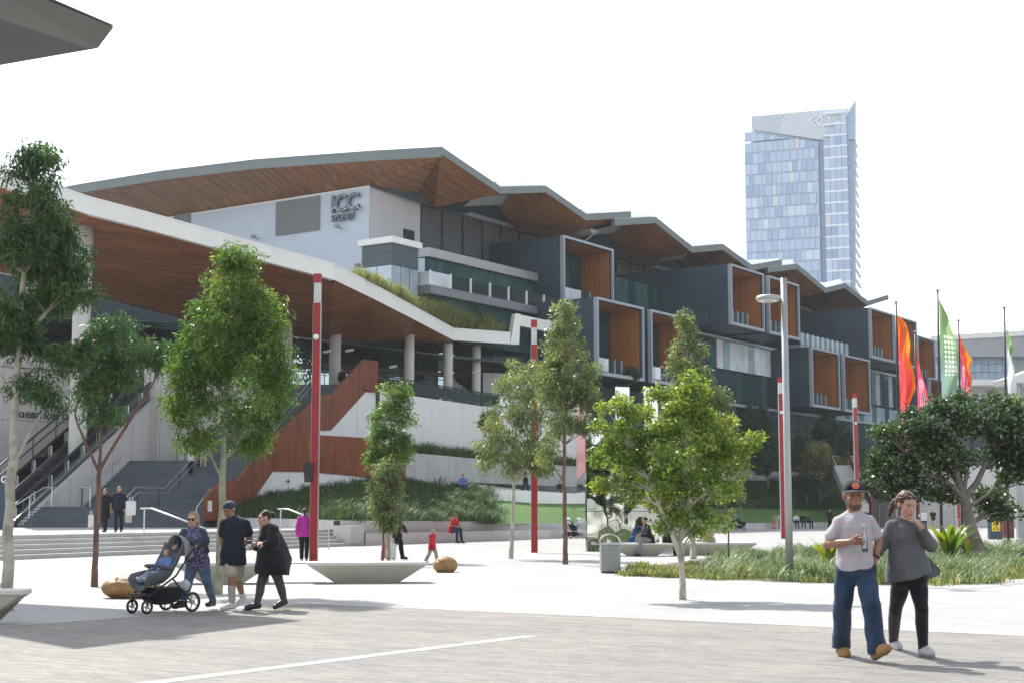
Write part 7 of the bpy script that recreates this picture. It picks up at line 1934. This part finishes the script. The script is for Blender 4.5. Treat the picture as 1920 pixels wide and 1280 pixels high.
# shirt
ch, nk = J['chest'], J['neck']; sq = (Vector((0, -1, 0)), 1.22)
hemc = q(1603, 1060)
tp_ = [Ch((hemc - UP * .3, .205), (hemc, .195), (ch, .176), (nk - UP * .05, .075), sq=sq), Cc(J['shL'], J['shR'], .058, .058), Cc(J['shL'], nk - UP * .015, .058, .054), Cc(J['shR'], nk - UP * .015, .058, .054),
       Cc(J['shL'], J['shL'].lerp(J['elL'], .62), .062, .068), Cc(J['shR'], J['shR'].lerp(J['elR'], .62), .062, .070),
       Cut(J['shR'].lerp(J['elR'], .66), (J['elR'] - J['shR'])) if False else Cut(q(1604, 1067), Vector((.12, 0, -1))), Sub(nk + UP * .06 + Vector((0, -.03, 0)), .085, .10, .065)]
sdf_obj('shirt', [(tp_, .010, .025, (.008, 26))], M['striped'], man)
lg = [Cc(J['hiL'], J['hiR'], .128, .128, sq), Cc(J['pelvis'], J['pelvis'] + UP * .05, .185, .18, sq)]
for sd, an in (('L', J['anL'] + Vector((0, .02, .01))), ('R', J['anR'] + Vector((0, .02, .0)))):
    lg += [Ch((J['hi' + sd], .112), (J['kn' + sd], .096), (J['kn' + sd].lerp(an, .5), .092), (an, .098))]
lg += [Cut(Vector((0, 15, .085)), -UP)]
jn = sdf_obj('jeans', [(lg, .011, .03, (.008, 24))], M['denim'], man)
for sd in 'LR':
    so = sdf_obj('shoe', [(shoe_prims(J['an' + sd], J['to' + sd], s * 1.12), .008, .015, None)], M['tan_shoe'], man)
m = MB(); c_ = J['wrL'] + Vector((0, 0, .015)); dd_ = (J['wrL'] - J['elL']).normalized(); x_ = dd_.orthogonal().normalized(); y_ = dd_.cross(x_)
m.tube([c_ + (x_ * math.cos(a) + y_ * math.sin(a)) * .036 for a in [2 * math.pi * i / 16 for i in range(17)]], .012, 6); m.build('watch', M['black'], man)
# bottle in his hand
bt = J['wrR'] + J['hdR'].normalized() * .10 + Vector((.025, -.055, -.11))
bo = thing('glass_bottle', 'clear glass bottle with a little dark drink held by the man in the cap', 'bottle', bt)
M['bottle'] = clear_glass('bottle_glass', (.90, .95, .93), .80); M['cola'] = plain('dark_drink', (0.03, 0.012, 0.006), .1)
m = MB(); m.lathe((0, 0, 0), [(.026, 0), (.031, .008), (.031, .11), (.027, .15), (.014, .20), (.012, .25), (.0145, .255), (.0145, .265)], 20); m.build('glass', M['bottle'], bo, smooth=True, world=False)
m = MB(); m.lathe((0, 0, 0), [(.024, .006), (.028, .012), (.028, .038)], 18); m.build('drink', M['cola'], bo, world=False)
m = MB(); m.lathe((0, 0, 0), [(.0155, .262), (.0155, .272)], 16); m.build('rim', M['white_paint'], bo, world=False)

# ---- woman in the grey jumper
Y0 = 15.7
J = {'head': q(1700, 945, -.02), 'neck': q(1697, 973), 'chest': q(1697, 1003), 'pelvis': q(1706, 1072), 'bd': Vector((.05, -1, 0)), 'fd': Vector((.28, -.95, -.34)),
     'shL': q(1720, 985), 'shR': q(1672, 985), 'elL': q(1745, 1022, -.05), 'wrL': q(1724, 983, -.20), 'elR': q(1656, 1020, .02), 'wrR': q(1644, 1044, -.08),
     'hiL': q(1719, 1080), 'hiR': q(1692, 1080), 'knL': q(1728, 1140, -.12), 'knR': q(1679, 1142, .38), 'anL': PZ(1731, 1212, .10), 'anR': PZ(1675, 1199, .10)}
J['toL'] = J['anL'] + Vector((.04, -.165, -.04)); J['toR'] = J['anR'] + Vector((.025, -.15, -.05))
s = .985
wo = thing('person', 'woman in loose grey jumper and black leggings with hand raised to her mouth', 'person', Vector((J['pelvis'].x, J['pelvis'].y, 0)))
hp, HP, HR = head_prims(J['head'], J['fd'], s * 1.1)
J['hdL'] = (HP(.012, .10, -.075) - J['wrL']).normalized()
grp = [(body_prims(J, s, True, .98), .013, .03, None), (hp + [Cc(J['neck'] - UP * .02, J['head'] - UP * .05, .052, .050)], .0055, .016, None),
       (hand_prims(J['wrL'], J['hdL'], Vector((-.5, .4, .0)), s, .55, 1), .005, .007, None), (hand_prims(J['wrR'], Vector((-.5, -.25, -.55)), Vector((-.6, .3, .2)), s, .5, -1), .0055, .007, None)]
sdf_obj('body', grp, M['skin_fair'], wo)
face_bits(HP, HR, wo, s, brow='hair_brown', lid=True)
hr = [El(HP(0, -.024, .040), .096 * s, .112 * s, .104 * s, HR), Cut(HP(0, .050, .060), Vector(J['fd']) - UP * .35)]
sdf_obj('hair', [(hr[:1] + [El(HP(.058, -.05, .0), .042, .06, .07), El(HP(-.055, -.05, .01), .04, .05, .06), Cc(HP(.07, -.10, -.01), HP(.125, -.08, -.135), .040, .020)] + hr[1:], .006, .02, (.003, 90))], M['hair_brown'], wo)
sdf_obj('sunglasses', [([El(HP(.032, .072, .092), .032, .012, .018, HR), El(HP(-.032, .072, .092), .032, .012, .018, HR), Cc(HP(-.07, .05, .088), HP(-.088, -.03, .06), .005), Cc(HP(.07, .05, .088), HP(.088, -.03, .06), .005)], .004, .004, None)], M['lens'], wo)
sq = (Vector((0, -1, 0)), 1.15); nk, ch = J['neck'], J['chest']
hem = q(1704, 1085)
tp_ = [Ch((hem - UP * .3, .268), (hem, .238), (ch, .165), (nk - UP * .04, .066), sq=(Vector((0, -1, 0)), 1.2)), Cc(J['shL'], J['shR'], .058, .058), Cc(J['shL'], nk - UP * .01, .055, .052), Cc(J['shR'], nk - UP * .01, .055, .052), El(ch + Vector((.0, -.085, -.03)), .13, .07, .09),
       Cc(hem + Vector((.10, .05, .25)), hem + Vector((.27, .14, -.04)), .08, .06),
       Cut(q(1704, 1083), Vector((.23, 0, -1)))]
tp_ += [Ch((J['shL'], .060), (J['elL'], .066), (J['elL'].lerp(J['wrL'], .70), .050)), Ch((J['shR'], .060), (J['elR'], .058), (J['elR'].lerp(J['wrR'], .6), .048)), Sub(nk + UP * .05 + Vector((.0, -.02, 0)), .082, .085, .045)]
sdf_obj('jumper', [(tp_, .010, .022, (.006, 20))], M['grey_knit'], wo)
slab([q(1737, 1040, .15), q(1748, 1050, .2), q(1764, 1068, .25), q(1762, 1076, .25), q(1742, 1086, .2), q(1730, 1086, .15)], .05, M['grey_knit'], 'jumper_back_panel', wo)
lg = [Cc(J['hiL'], J['hiR'], .100, .100), Cc(J['pelvis'], J['pelvis'] + UP * .05, .150, .145, sq)]
for sd in 'LR': lg += [leg(J, sd, 1.0, 1.02, .006, -.01)]
sdf_obj('leggings', [(lg, .011, .03, (.001, 30), .010)], M['black_cloth'], wo)
for sd in 'LR':
    sh_ = sdf_obj('trainer', [(shoe_prims(J['an' + sd], J['to' + sd], s * 1.08), .008, .015, None)], M['white_shoe'], wo)
    d_ = (J['to' + sd] - J['an' + sd]); m = MB(); a_ = J['an' + sd] + Vector((0, 0, -.085)) - d_ * .25; b_ = J['to' + sd] + Vector((0, 0, -.036)) + d_ * .1
    m.tube([a_, a_.lerp(b_, .5), b_], [.036, .034, .034], 8); m.build('sole', cloth('mauve_sole', (0.30, 0.24, 0.33), .7), sh_)

# ================================================================ trio with the pram
Y0 = 23.4
J = {'head': q(362, 974), 'neck': q(363, 991), 'chest': q(364, 1008), 'pelvis': q(371, 1047, .12), 'bd': Vector((-.25, -.95, 0)), 'fd': Vector((-.15, -1, -.05)),
     'shL': q(378, 998), 'shR': q(348, 999), 'elL': q(384, 1014, -.05), 'wrL': q(372, 1022, -.10), 'elR': q(336, 1014, -.1), 'wrR': q(336, 1021, -.12),
     'hiL': q(380, 1053, .12), 'hiR': q(361, 1053, .12), 'knL': q(388, 1090, .0), 'knR': q(352, 1094, .0), 'anL': q(399, 1124, .25), 'anR': q(342, 1128, -.1)}
J['toL'] = J['anL'] + Vector((-.05, -.16, -.05)); J['toR'] = J['anR'] + Vector((-.10, -.13, -.05))
for k_ in ('toL', 'toR', 'anL', 'anR'): J[k_].z = max(.045, min(J[k_].z, .12))
J['hdL'] = Vector((-.8, -.5, -.1)); J['pnL'] = Vector((0, -.3, -1)); J['hdR'] = Vector((-.5, -.8, -.1)); J['pnR'] = Vector((0, -.3, -1)); J['curlL'] = J['curlR'] = .7
mo, HP, HR = person('person', 'fair haired woman in sunglasses and dark jacket pushing a pram', J, .97, M['floral'], M['denim_mid'], M['black'], M['skin_fair'], M['hair_blond'], h=.013, fem=True, top_len=.08, sleeve=1.0, hairstyle='long', loose=.016, legloose=.004)
face_bits(HP, HR, mo, .97, shades=.014)
ch = J['chest']; jk = []
for sd, ox in (('L', 1), ('R', -1)):
    jk += [Cc(J['sh' + sd], J['el' + sd], .084, .074), Cc(J['el' + sd], J['el' + sd].lerp(J['wr' + sd], .85), .074, .055), Cc(J['sh' + sd] + Vector((-.06 * ox, 0.0, -.02)), q(371 + 11 * ox, 1032, .08), .085, .085)]
jk += [Cc(J['shL'] + Vector((0, .06, -.05)), J['shR'] + Vector((0, .06, -.05)), .09, .09), Cc(q(363, 1000, .13), q(369, 1030, .18), .13, .13)]
sdf_obj('jacket', [(jk, .013, .03, (.006, 30))], M['jacket_slate'], mo)

J = {'head': q(430.5, 955, -.02), 'neck': q(437, 972), 'chest': q(439, 988), 'pelvis': q(437, 1034), 'bd': Vector((-.35, -.94, 0)), 'fd': Vector((-.55, -.8, -.5)),
     'shL': q(458, 981, .03), 'shR': q(422, 981), 'elL': q(469, 1007, .05), 'wrL': q(450, 1030, -.06), 'elR': q(416, 1008, .05), 'wrR': q(419, 1031, .0),
     'hiL': q(445, 1040), 'hiR': q(429, 1040), 'knR': q(434, 1080, -.12), 'knL': q(445, 1085, .15), 'anR': q(435, 1125, -.1), 'anL': q(455, 1118, .45)}
J['toR'] = J['anR'] + Vector((-.12, -.12, -.05)); J['toL'] = J['anL'] + Vector((-.10, -.12, -.06))
J['anR'].z = .10; J['toR'].z = .05; J['anL'].z = .17; J['toL'].z = .06
mn, HP, HR = person('person', 'man in navy cap, dark polo shirt and pale shorts walking with hands in pockets', J, 1.02, M['navy'], M['beige'], M['white_shoe'], M['skin_tan'], M['hair_dkbrown'], h=.013, top_len=.06, sleeve=.42, shorts=.80, loose=.022, legloose=.012)
face_bits(HP, HR, mn, 1.0)
cp = sdf_obj('cap', [([El(HP(0, -.010, .058), .094, .112, .083, HR), El(HP(0, .105, .040), .072, .078, .012, HR), Cut(HP(0, 0, .028), -UP)], .007, .012, None)], cloth('faded_navy_cap', (0.035, 0.05, 0.075)), mn)
sdf_obj('sock', [([Cc(J['knR'].lerp(J['anR'], .42), J['anR'], .062, .046)], .010, .01, None)], M['beige'], mn)
sdf_obj('sock', [([Cc(J['knL'].lerp(J['anL'], .78), J['anL'], .050, .046)], .010, .01, None)], M['white_cloth'], mn)

J = {'head': q(497, 971, -.02), 'neck': q(503, 987), 'chest': q(505, 1003), 'pelvis': q(508, 1046), 'bd': Vector((-.80, -.6, 0)), 'fd': Vector((-.97, -.25, -.08)),
     'shL': q(513, 993, -.14), 'shR': q(497, 993, .15), 'elL': q(512, 1018, -.22), 'wrL': q(497, 1019, -.28), 'elR': q(489, 1022, .10), 'wrR': q(480, 1026, -.06),
     'hiL': q(512, 1054, -.07), 'hiR': q(503, 1054, .07), 'knR': q(489, 1092, .0), 'knL': q(524, 1093, .0), 'anR': q(482, 1130, -.05), 'anL': q(532, 1123, .15)}
J['toR'] = J['anR'] + Vector((-.15, -.05, -.05)); J['toL'] = J['anL'] + Vector((-.12, -.09, -.06)); J['anR'].z = .10; J['toR'].z = .05; J['anL'].z = .14; J['toL'].z = .055
J['hdR'] = Vector((-.6, -.5, .5)); J['pnR'] = Vector((-.3, -.6, 0)); J['curlR'] = .8; J['hdL'] = Vector((-.9, -.2, .1)); J['pnL'] = Vector((0, .5, -.6)); J['curlL'] = .9
w2_, HP, HR = person('person', 'dark haired woman in long black cardigan carrying a paper cup', J, .97, M['black_cloth'], M['charcoal_leg'], M['black'], M['skin_fair'], M['hair_dkbrown'], h=.013, fem=True, top_len=.1, sleeve=1.0, hairstyle='bun', loose=.022, legloose=.004)
face_bits(HP, HR, w2_, .97, brow='hair_dkbrown')
cg = [Cc(q(506, 1000, .03), q(511, 1056, .02), .165, .262, (Vector((-.6, .8, 0)), 1.0)), Cc(q(511, 1056, .02), q(511, 1095, .02), .262, .25), Cc(J['shL'], J['elL'], .088, .10), Cc(J['shR'], J['elR'], .085, .09), Cc(q(520, 1010, .05), q(530, 1048, .1), .10, .14), Cc(q(496, 1020, .0), q(492, 1066, .0), .08, .11), Cut(q(508, 1076), Vector((-.05, 0, -1)))]
sdf_obj('cardigan', [(cg, .014, .05, (.009, 18))], M['black_cloth'], w2_)
cu = J['wrR'] + J['hdR'].normalized() * .09 + Vector((-.03, -.04, -.03))
cpn = thing('paper_cup', 'paper coffee cup with dark lid held by the woman in the black cardigan', 'cup', cu)
m = MB(); m.lathe((0, 0, 0), [(.030, 0), (.041, .105)], 18); m.build('cup', M['white_paint'], cpn, world=False); m = MB(); m.lathe((0, 0, .045), [(.0375, 0), (.0405, .045)], 18); m.build('sleeve', M['black'], cpn, world=False)
m = MB(); m.lathe((0, 0, .105), [(.043, 0), (.043, .010), (.036, .02)], 18); m.build('lid', M['black'], cpn, world=False)

# ================================================================ prams
def wheel(t, c, axis, r, w, name='wheel'):
    m = MB(); ax = Vector(axis).normalized(); x = ax.cross(UP).normalized(); y = ax.cross(x)
    rim = [c + (x * math.cos(a) + y * math.sin(a)) * r for a in [2 * math.pi * i / 20 for i in range(21)]]
    m.tube(rim, w, 8, cap=False); wh = m.build(name, M['black'], t, smooth=True)
    m = MB(); m.bar(c - ax * .02, c + ax * .02, r * .28, 10)
    for k in range(5):
        a = 2 * math.pi * k / 5; m.bar(c, c + (x * math.cos(a) + y * math.sin(a)) * (r - w * .4), .010, 5)
    m.build('hub', M['pole_grey'], wh)
def pram(base, ang, s, shell, hood, label, full=True):
    t = thing('pram', label, 'pram', base)
    f = Vector((math.cos(ang), math.sin(ang), 0)); l = Vector((-f.y, f.x, 0))
    P = lambda a, b, z: base + (f * a + l * b + UP * z) * s
    for q_ in (-1, 1):
        wheel(t, P(.40, .17 * q_, .105), l, .090 * s, .020 * s, 'front_wheel'); wheel(t, P(-.36, .30 * q_, .150), l, .132 * s, .022 * s, 'rear_wheel')
        m = MB(); m.tube([P(.40, .17 * q_, .12), P(.38, .19 * q_, .27), P(-.05, .27 * q_, .55), P(-.38, .27 * q_, .95), P(-.43, .24 * q_, 1.02)], .016 * s, 8); m.tube([P(-.36, .28 * q_, .15), P(.02, .27 * q_, .52)], .015 * s, 8); m.build('frame', M['dark_metal'], t, smooth=True)
    m = MB(); m.tube([P(-.43, -.25, 1.02), P(-.46, 0, 1.04), P(-.43, .25, 1.02)], .020 * s, 8); m.build('handlebar', M['black'], t, smooth=True)
    m = MB(); m.bar(P(-.36, -.3, .15), P(-.36, .3, .15), .014 * s); m.build('axle', M['dark_metal'], t)
    m = MB(); m.bar(P(.38, -.19, .27), P(.38, .19, .27), .014 * s); m.build('axle', M['dark_metal'], t)
    sdf_obj('basket', [([El(P(-.02, 0, .28), .37 * s, .25 * s, .17 * s, [list(r) for r in Matrix((f, l, UP)).transposed()]), Cut(P(0, 0, .38), UP)], .016 * s, .02, None)], M['black_cloth'], t)
    if full: sdf_obj('blanket', [([Cc(P(-.30, -.1, .34), P(-.32, .16, .40), .09 * s, .08 * s), Cc(P(-.36, -.18, .38), P(-.40, -.24, .18), .06 * s, .03 * s)], .014, .03, (.012, 30))], M['white_cloth'], t)
    # seat shell: reclined trough
    m = MB()
    prof = [(.42, .40), (.36, .47), (.20, .50), (.04, .52), (-.08, .60), (-.20, .78), (-.28, .95)]
    def sf(u, v):
        x = u * (len(prof) - 1); i = min(int(x), len(prof) - 2); tt = x - i
        a = prof[i][0] + (prof[i + 1][0] - prof[i][0]) * tt; z = prof[i][1] + (prof[i + 1][1] - prof[i][1]) * tt
        b = (v - .5) * 2; return P(a + .05 * b * b, b * .20, z - .06 + .13 * b * b * b * b + .05 * b * b)
    m.grid(sf, 18, 12); o = m.build('seat', shell, t, smooth=True); md = o.modifiers.new('thick', 'SOLIDIFY'); md.thickness = .03 * s
    m = MB()
    def hf(u, v):
        a = math.pi * (u * .62 + .02); b = math.pi * v
        R_ = .38; return P(-.22 + math.sin(a - .35) * .0 + .36 * math.cos(math.pi * .95 - u * 1.35) * math.sin(b) * .9 - .02, -math.cos(b) * .235, .78 + R_ * math.sin(math.pi * .95 - u * 1.35) * math.sin(b) * 1.0 + .0)
    m.grid(hf, 12, 16); o = m.build('hood', hood, t, smooth=True); md = o.modifiers.new('thick', 'SOLIDIFY'); md.thickness = .012 * s
    m = MB(); m.tube([P(.02, -.24, .66), P(.16, -.18, .70), P(.20, 0, .71), P(.16, .18, .70), P(.02, .24, .66)], .024 * s, 8); m.build('bumper_bar', shell, t, smooth=True)
    m = MB(); m.obox(P(.34, -.16, .27), l * .32 * s, f * .16 * s, UP * .03 * s); m.build('footrest', M['black'], t)
    return t, P
M['pram_grey'] = cloth('pram_grey_fabric', (0.11, 0.12, 0.13)); M['pram_pale'] = cloth('pram_pale_hood', (0.24, 0.25, 0.25))
pa = math.atan2(-.80, -.60)
pr_, PP = pram(Vector((-5.32, 22.92, 0)), pa, 1.0, M['pram_grey'], M['pram_pale'], 'grey pram carrying a baby with its hood folded back')
# baby sitting in it
f = Vector((math.cos(pa), math.sin(pa), 0)); l = Vector((-f.y, f.x, 0))
J = {'pelvis': PP(.0, 0, .58), 'chest': PP(-.07, 0, .72), 'neck': PP(-.10, 0, .79), 'head': PP(-.08, 0, .885), 'bd': (f + UP * .5).normalized(), 'fd': f + Vector((-.1, -.3, 0))}
for sd, q_ in (('L', 1), ('R', -1)):
    J['sh' + sd] = PP(-.08, .085 * q_, .76); J['el' + sd] = PP(.0, .13 * q_, .68); J['wr' + sd] = PP(.08, .08 * q_, .66)
    J['hi' + sd] = PP(.02, .045 * q_, .56); J['kn' + sd] = PP(.19, .075 * q_, .58); J['an' + sd] = PP(.33, .07 * q_, .49); J['to' + sd] = PP(.40, .08 * q_, .53)
    J['hd' + sd] = f; J['pn' + sd] = Vector((0, 0, -1))
bb, HPb, HRb = person('person', 'baby in blue top and pale trousers sitting in the grey pram', J, .45, M['blue_cloth'], cloth('pale_blue_grey', (0.26, 0.31, 0.38)), M['white_cloth'], M['skin_fair'], M['hair_blond'], h=.012, loose=.016, legloose=.014, hands=True)

# ================================================================ people further back
def walker(px, py, z, ang, Hpx, label, top, legs, shoe=None, skinm='skin_mid', hair='black', Y=None, **kw):
    b = PZ(px, py, z) if Y is None else PXY(px, Y, z); b.z = z
    H = Hpx * b.y / F_PX if Hpx > 3 else Hpx
    jk = {k_: kw.pop(k_) for k_ in ('stride', 'phase', 'swing') if k_ in kw}
    J, s_ = walk_joints(b, ang, H, **jk)
    return person('person', label, J, s_, M[top], M[legs], M[shoe or 'black'], M[skinm], M['hair_' + hair] if hair else None, h=kw.pop('h', .024), **kw)
PI = math.pi
walker(196, 997, T1, -PI / 2 - .2, 1.66, 'woman in a black dress walking on the terrace beside a man in navy', 'black_cloth', 'black_cloth', fem=True, top_len=.25, sleeve=.4, hairstyle='pony', stride=.5)
walker(222, 997, T1, -PI / 2 + .1, 1.76, 'man in navy shirt carrying white shopping bags on the terrace', 'navy', 'navy', sleeve=1.0, stride=.45, phase=-1)
def bag(p, w, h_, d, mat, label, rz=0):
    t = thing('shopping_bag', label, 'bag', p, rz)
    m = MB(); m.hexa([(-w * .45, -d / 2, 0), (w * .45, -d / 2, 0), (w * .45, d / 2, 0), (-w * .45, d / 2, 0)], [(-w / 2, -d * .3, h_), (w / 2, -d * .3, h_), (w / 2, d * .3, h_), (-w / 2, d * .3, h_)]); m.build('bag_body', mat, t, world=False, bevel=.015)
    for y in (-.02, .02):
        m = MB(); m.tube([(-w * .2, y, h_ - .01), (-w * .15, y, h_ + .16), (w * .15, y, h_ + .16), (w * .2, y, h_ - .01)], .008, 5); m.build('handle', mat, t, world=False)
p = PY(245, 965, 56.3); bag(p, .38, .52, .14, M['white_cloth'], 'large white shopping bag carried by the man in navy')
p = PY(241, 968, 56.6); bag(p + Vector((0, 0, -.22)), .26, .34, .05, M['beige'], 'flat beige shopping bag hanging below the white one')
p = PY(170, 988, 56.4); bag(p, .20, .46, .12, M['white_cloth'], 'narrow white shopping bag carried by the woman in black')
walker(357, 0, 3.6, -PI / 2, 1.76, 'man in pale shirt and dark trousers coming down the dark stair', 'white_cloth', 'black_cloth', Y=85.6, sleeve=.4, stride=.4)
walker(381, 0, 4.0, -PI / 2 + .3, 1.78, 'man in white shirt and beige trousers on the dark stair behind the tree', 'white_cloth', 'beige', Y=86.4, sleeve=.4, stride=.3)
walker(641, 0, 10.2, -PI / 2, 1.78, 'dark dressed person standing at the head of the stair', 'black_cloth', 'black_cloth', Y=109, stride=.2)
walker(570, 1050, 0, PI / 2 + .1, 1.62, 'woman in magenta hooded top and black leggings walking towards the steps', 'purple', 'black_cloth', fem=True, hairstyle='pony', hair='black', skinm='skin_fair', stride=.5, loose=.022)
walker(744, 1047, 0, .3, 1.76, 'person in black jacket and trousers carrying bags behind the sapling', 'black_cloth', 'black_cloth', Y=48.2, stride=.8, loose=.03, top_len=.12)
p = PXY(727, 47.8, .06); bag(p, .40, .50, .16, M['pink_cloth'], 'pale pink shopping bag beside the person in black behind the sapling')
p = PXY(736, 47.6, .06); bag(p, .24, .46, .16, M['white_cloth'], 'white shopping bag beside the pale pink one')
walker(810, 1053, 0, -.5, 1.0, 'toddler in red jacket and cream sun hat walking by the round stool', 'red_cloth', 'beige', 'white_shoe', 'skin_fair', None, Y=44.6, h=.015, hatm=M['beige'], stride=1.1, loose=.03, top_len=.08)
def sitter(px, Y, z, ang, label, top, legs, skinm='skin_mid', hair='black', H=1.72, seat=.5, **kw):
    b = PXY(px, Y, z); J, s_ = sit_joints(Vector((b.x, b.y, 0)), ang, H, seat, kw.pop('fwd', .05))
    for k_ in J:
        if k_ not in ('bd', 'fd'): J[k_] = J[k_] + Vector((0, 0, z))
    return person('person', label, J, s_, M[top], M[legs], M[kw.pop('shoe', 'black')], M[skinm], M['hair_' + hair] if hair else None, h=kw.pop('h', .026), **kw)
sb = SW[0].lerp(SW[2], (850 - 684) / (1080 - 684) * .86)
sitter(848, 74.6, 0, -.65, 'man in red shirt and jeans sitting on the seat wall looking at his phone', 'red_cloth', 'denim', 'skin_tan', 'black', H=1.78, seat=.55, build=1.15, sleeve=.4, fwd=.06, h=.022)
sitter(1219, 52.3, 0, PI + .35, 'man in dark jacket sitting on the bench beside the mirror pavilion', 'black_cloth', 'grey_cloth', 'skin_mid', 'black', seat=.45, loose=.03)
sitter(1250, 52.6, 0, -.5, 'person in dark clothes sitting behind the man in the dark jacket', 'black_cloth', 'black_cloth', 'skin_mid', 'dkbrown', H=1.6, seat=.45, loose=.03)
sitter(1322, 53.6, 0, -PI / 2 + .4, 'person in beige and pink clothes sitting on the long bench behind the tree', 'beige', 'beige', 'skin_fair', 'brown', H=1.65, seat=.45, fem=True)
pram(PXY(1192, 53.8, 0), -PI / 2 - .5, .9, cloth('pram_blue', (0.05, 0.12, 0.22)), cloth('pram_blue_hood', (0.06, 0.13, 0.26)), 'blue pram parked between the bench and the mirror pavilion', False)
pram(PXY(1074, 87.0, 0), .6, 1.05, M['black_cloth'], M['white_cloth'], 'black pram with pale hood parked by the seat wall', False)
pram(PXY(1386, 128, 0), .35, 1.15, M['black_cloth'], M['pram_pale'], 'dark pram with grey hood in front of the far lawn wall', False)
sitter(1050, 99.6, 2.2, -PI / 2, 'person in dark jacket and grey trousers sitting up on the low white retaining wall', 'navy', 'grey_cloth', 'skin_mid', 'black', seat=.55)
sitter(868, 88.6, 2.6, -PI / 2, 'person in pale blue top half hidden above the planted slope', 'blue_cloth', 'denim', 'skin_mid', 'black', seat=.3)
walker(985, 0, 2.85, -.3, 1.7, 'person in dark clothes walking on the narrow upper lawn', 'black_cloth', 'denim', Y=104, stride=.8)
walker(1337, 0, 2.6, -PI / 2, 1.7, 'person in black standing on the slope behind the light green tree', 'black_cloth', 'denim', Y=147, h=.035)
walker(1348, 0, 2.6, -PI / 2 - .3, 1.68, 'person in dark top with pale bag beside the one in black on the slope', 'jacket_slate', 'denim', Y=147, h=.035)
sy = lambda px: 131 + (px - 1353) / 109 * 9
for px, ang, tp1, lg1, hr1, lab in ((1363, -1.2, 'white_cloth', 'beige', 'dkbrown', 'person in white top sitting on the far wall next to the dark pram'), (1374, -1.5, 'grey_cloth', 'black_cloth', 'black', 'person in grey sitting on the far wall behind the dark pram'),
        (1456, -2.2, 'beige', 'pink_cloth', 'dkbrown', 'woman in cream sitting on the far wall left of the third red pole'), (1464, -1.9, 'white_cloth', 'pink_cloth', 'black', 'person in white sitting close to the third red pole'),
        (1492, -1.4, 'white_cloth', 'black_cloth', 'brown', 'person in white top with dark trousers on the far wall right of the lamp post'), (1505, -1.5, 'black_cloth', 'denim', 'black', 'person in black jacket and jeans sitting on the far wall'), (1516, -1.1, 'jacket_slate', 'black_cloth', 'dkbrown', 'person leaning forward with crossed legs at the end of the sitting row')):
    sitter(px, sy(px) - .4, 0, ang, lab, tp1, lg1, 'skin_mid', hr1, seat=.55, h=.032)
walker(1556, 0, 0.0, -PI / 2, 1.78, 'man in dark jacket standing by the far wall behind the man with the bottle', 'black_cloth', 'black_cloth', 'black', 'skin_fair', 'brown', Y=141, h=.032, stride=.2)
walker(1734, 0, 0, PI / 2, 1.72, 'person in white top and dark trousers walking beyond the planting bed', 'white_cloth', 'navy', 'black', 'skin_fair', 'blond', Y=131, h=.032, stride=.7, fem=True)
walker(1750, 0, 0, -PI / 2, 1.78, 'man in black shirt and beige trousers walking beyond the planting bed', 'black_cloth', 'beige', 'black', 'skin_fair', 'brown', Y=131, h=.032, stride=.7, sleeve=.4)
# ================================================================ out of view: trees, and buildings added to show in the mirrors and glass
src = {o['label'][:12]: o for o in bpy.data.objects if o.parent is None and o.name.startswith(('gum_tree', 'broadleaf', 'fig_tree'))}
srcs = [o for o in bpy.data.objects if o.parent is None and (o.name.startswith('broadleaf') or o.name.startswith('fig_tree'))]
for i, (x, y_) in enumerate([(-14, -14), (-5, -20), (6, -16), (15, -22), (24, -15), (33, -20), (-24, -20), (42, -14)]):
    o = dup(srcs[i % 2]); o.location = (x, y_, 0); o.scale = (1.5,) * 3; o['label'] = ('broad tree behind the viewpoint mirrored in the pavilion', 'dark leafy tree behind the viewpoint mirrored in the pavilion')[i % 2]; o['group'] = ('broad trees behind the viewpoint', 'dark trees behind the viewpoint')[i % 2]
bb_ = thing('rear_block', 'unseen low building added behind the viewpoint for reflections in the dark glass', 'building', (10, -60, 0))  # unseen building added so the mirrors and glass reflect more than sky
m = MB(); m.box(-60, 90, -75, -60, 0, 11); m.build('wall', M['grey_conc'], bb_)
m = MB(); m.box(-62, 92, -77, -58, 11, 12); m.build('roof', M['roof_green'], bb_)
for k in range(24):
    m = MB(); m.box(-58 + k * 6.1, -53.5 + k * 6.1, -60.1, -59.9, 1, 9); m.build('window_pane', M['glass_dark'], bb_)
m = MB(); m.poly([(-80, -50, .02), (120, -50, .02), (120, -26, .02), (-80, -26, .02)]); structure(m.build('rear_lawn', M['lawn']), 'lawn behind the viewpoint')

ob = thing('reflection_block', 'unseen dark block added outside the frame to darken the glass wall reflections', 'building', (200, 300, 0))  # unseen block added so the facade glass mirrors something dark
m = MB(); m.box(175, 235, 150, 500, 0, 62); m.build('wall', M['charcoal2'], ob)
for k in range(12):
    for z in range(4):
        m = MB(); m.box(174.7, 175, 154 + k * 28, 178 + k * 28, 4 + z * 15, 14 + z * 15); m.build('window_pane', M['glass_green'], ob)
m = MB(); m.box(173, 237, 148, 502, 62, 63); m.build('roof', M['louvre'], ob)
# ================================================================ bright hazy air round the whole scene
hz, nt, b = new_mat('pale_haze')
nt.nodes.remove(b)
pv = nt.nodes.new('ShaderNodeVolumePrincipled')
pv.inputs['Color'].default_value = (0.93, 0.96, 1.0, 1); pv.inputs['Density'].default_value = 0.00018; pv.inputs['Anisotropy'].default_value = 0.35
nt.links.new(pv.outputs['Volume'], nt.nodes['Material Output'].inputs['Volume'])
m = MB(); m.box(-450, 500, -120, 720, -1.0, 150)
hzo = m.build('haze', hz); hzo['kind'] = 'stuff'; hzo['label'] = 'bright hazy air over the whole plaza'
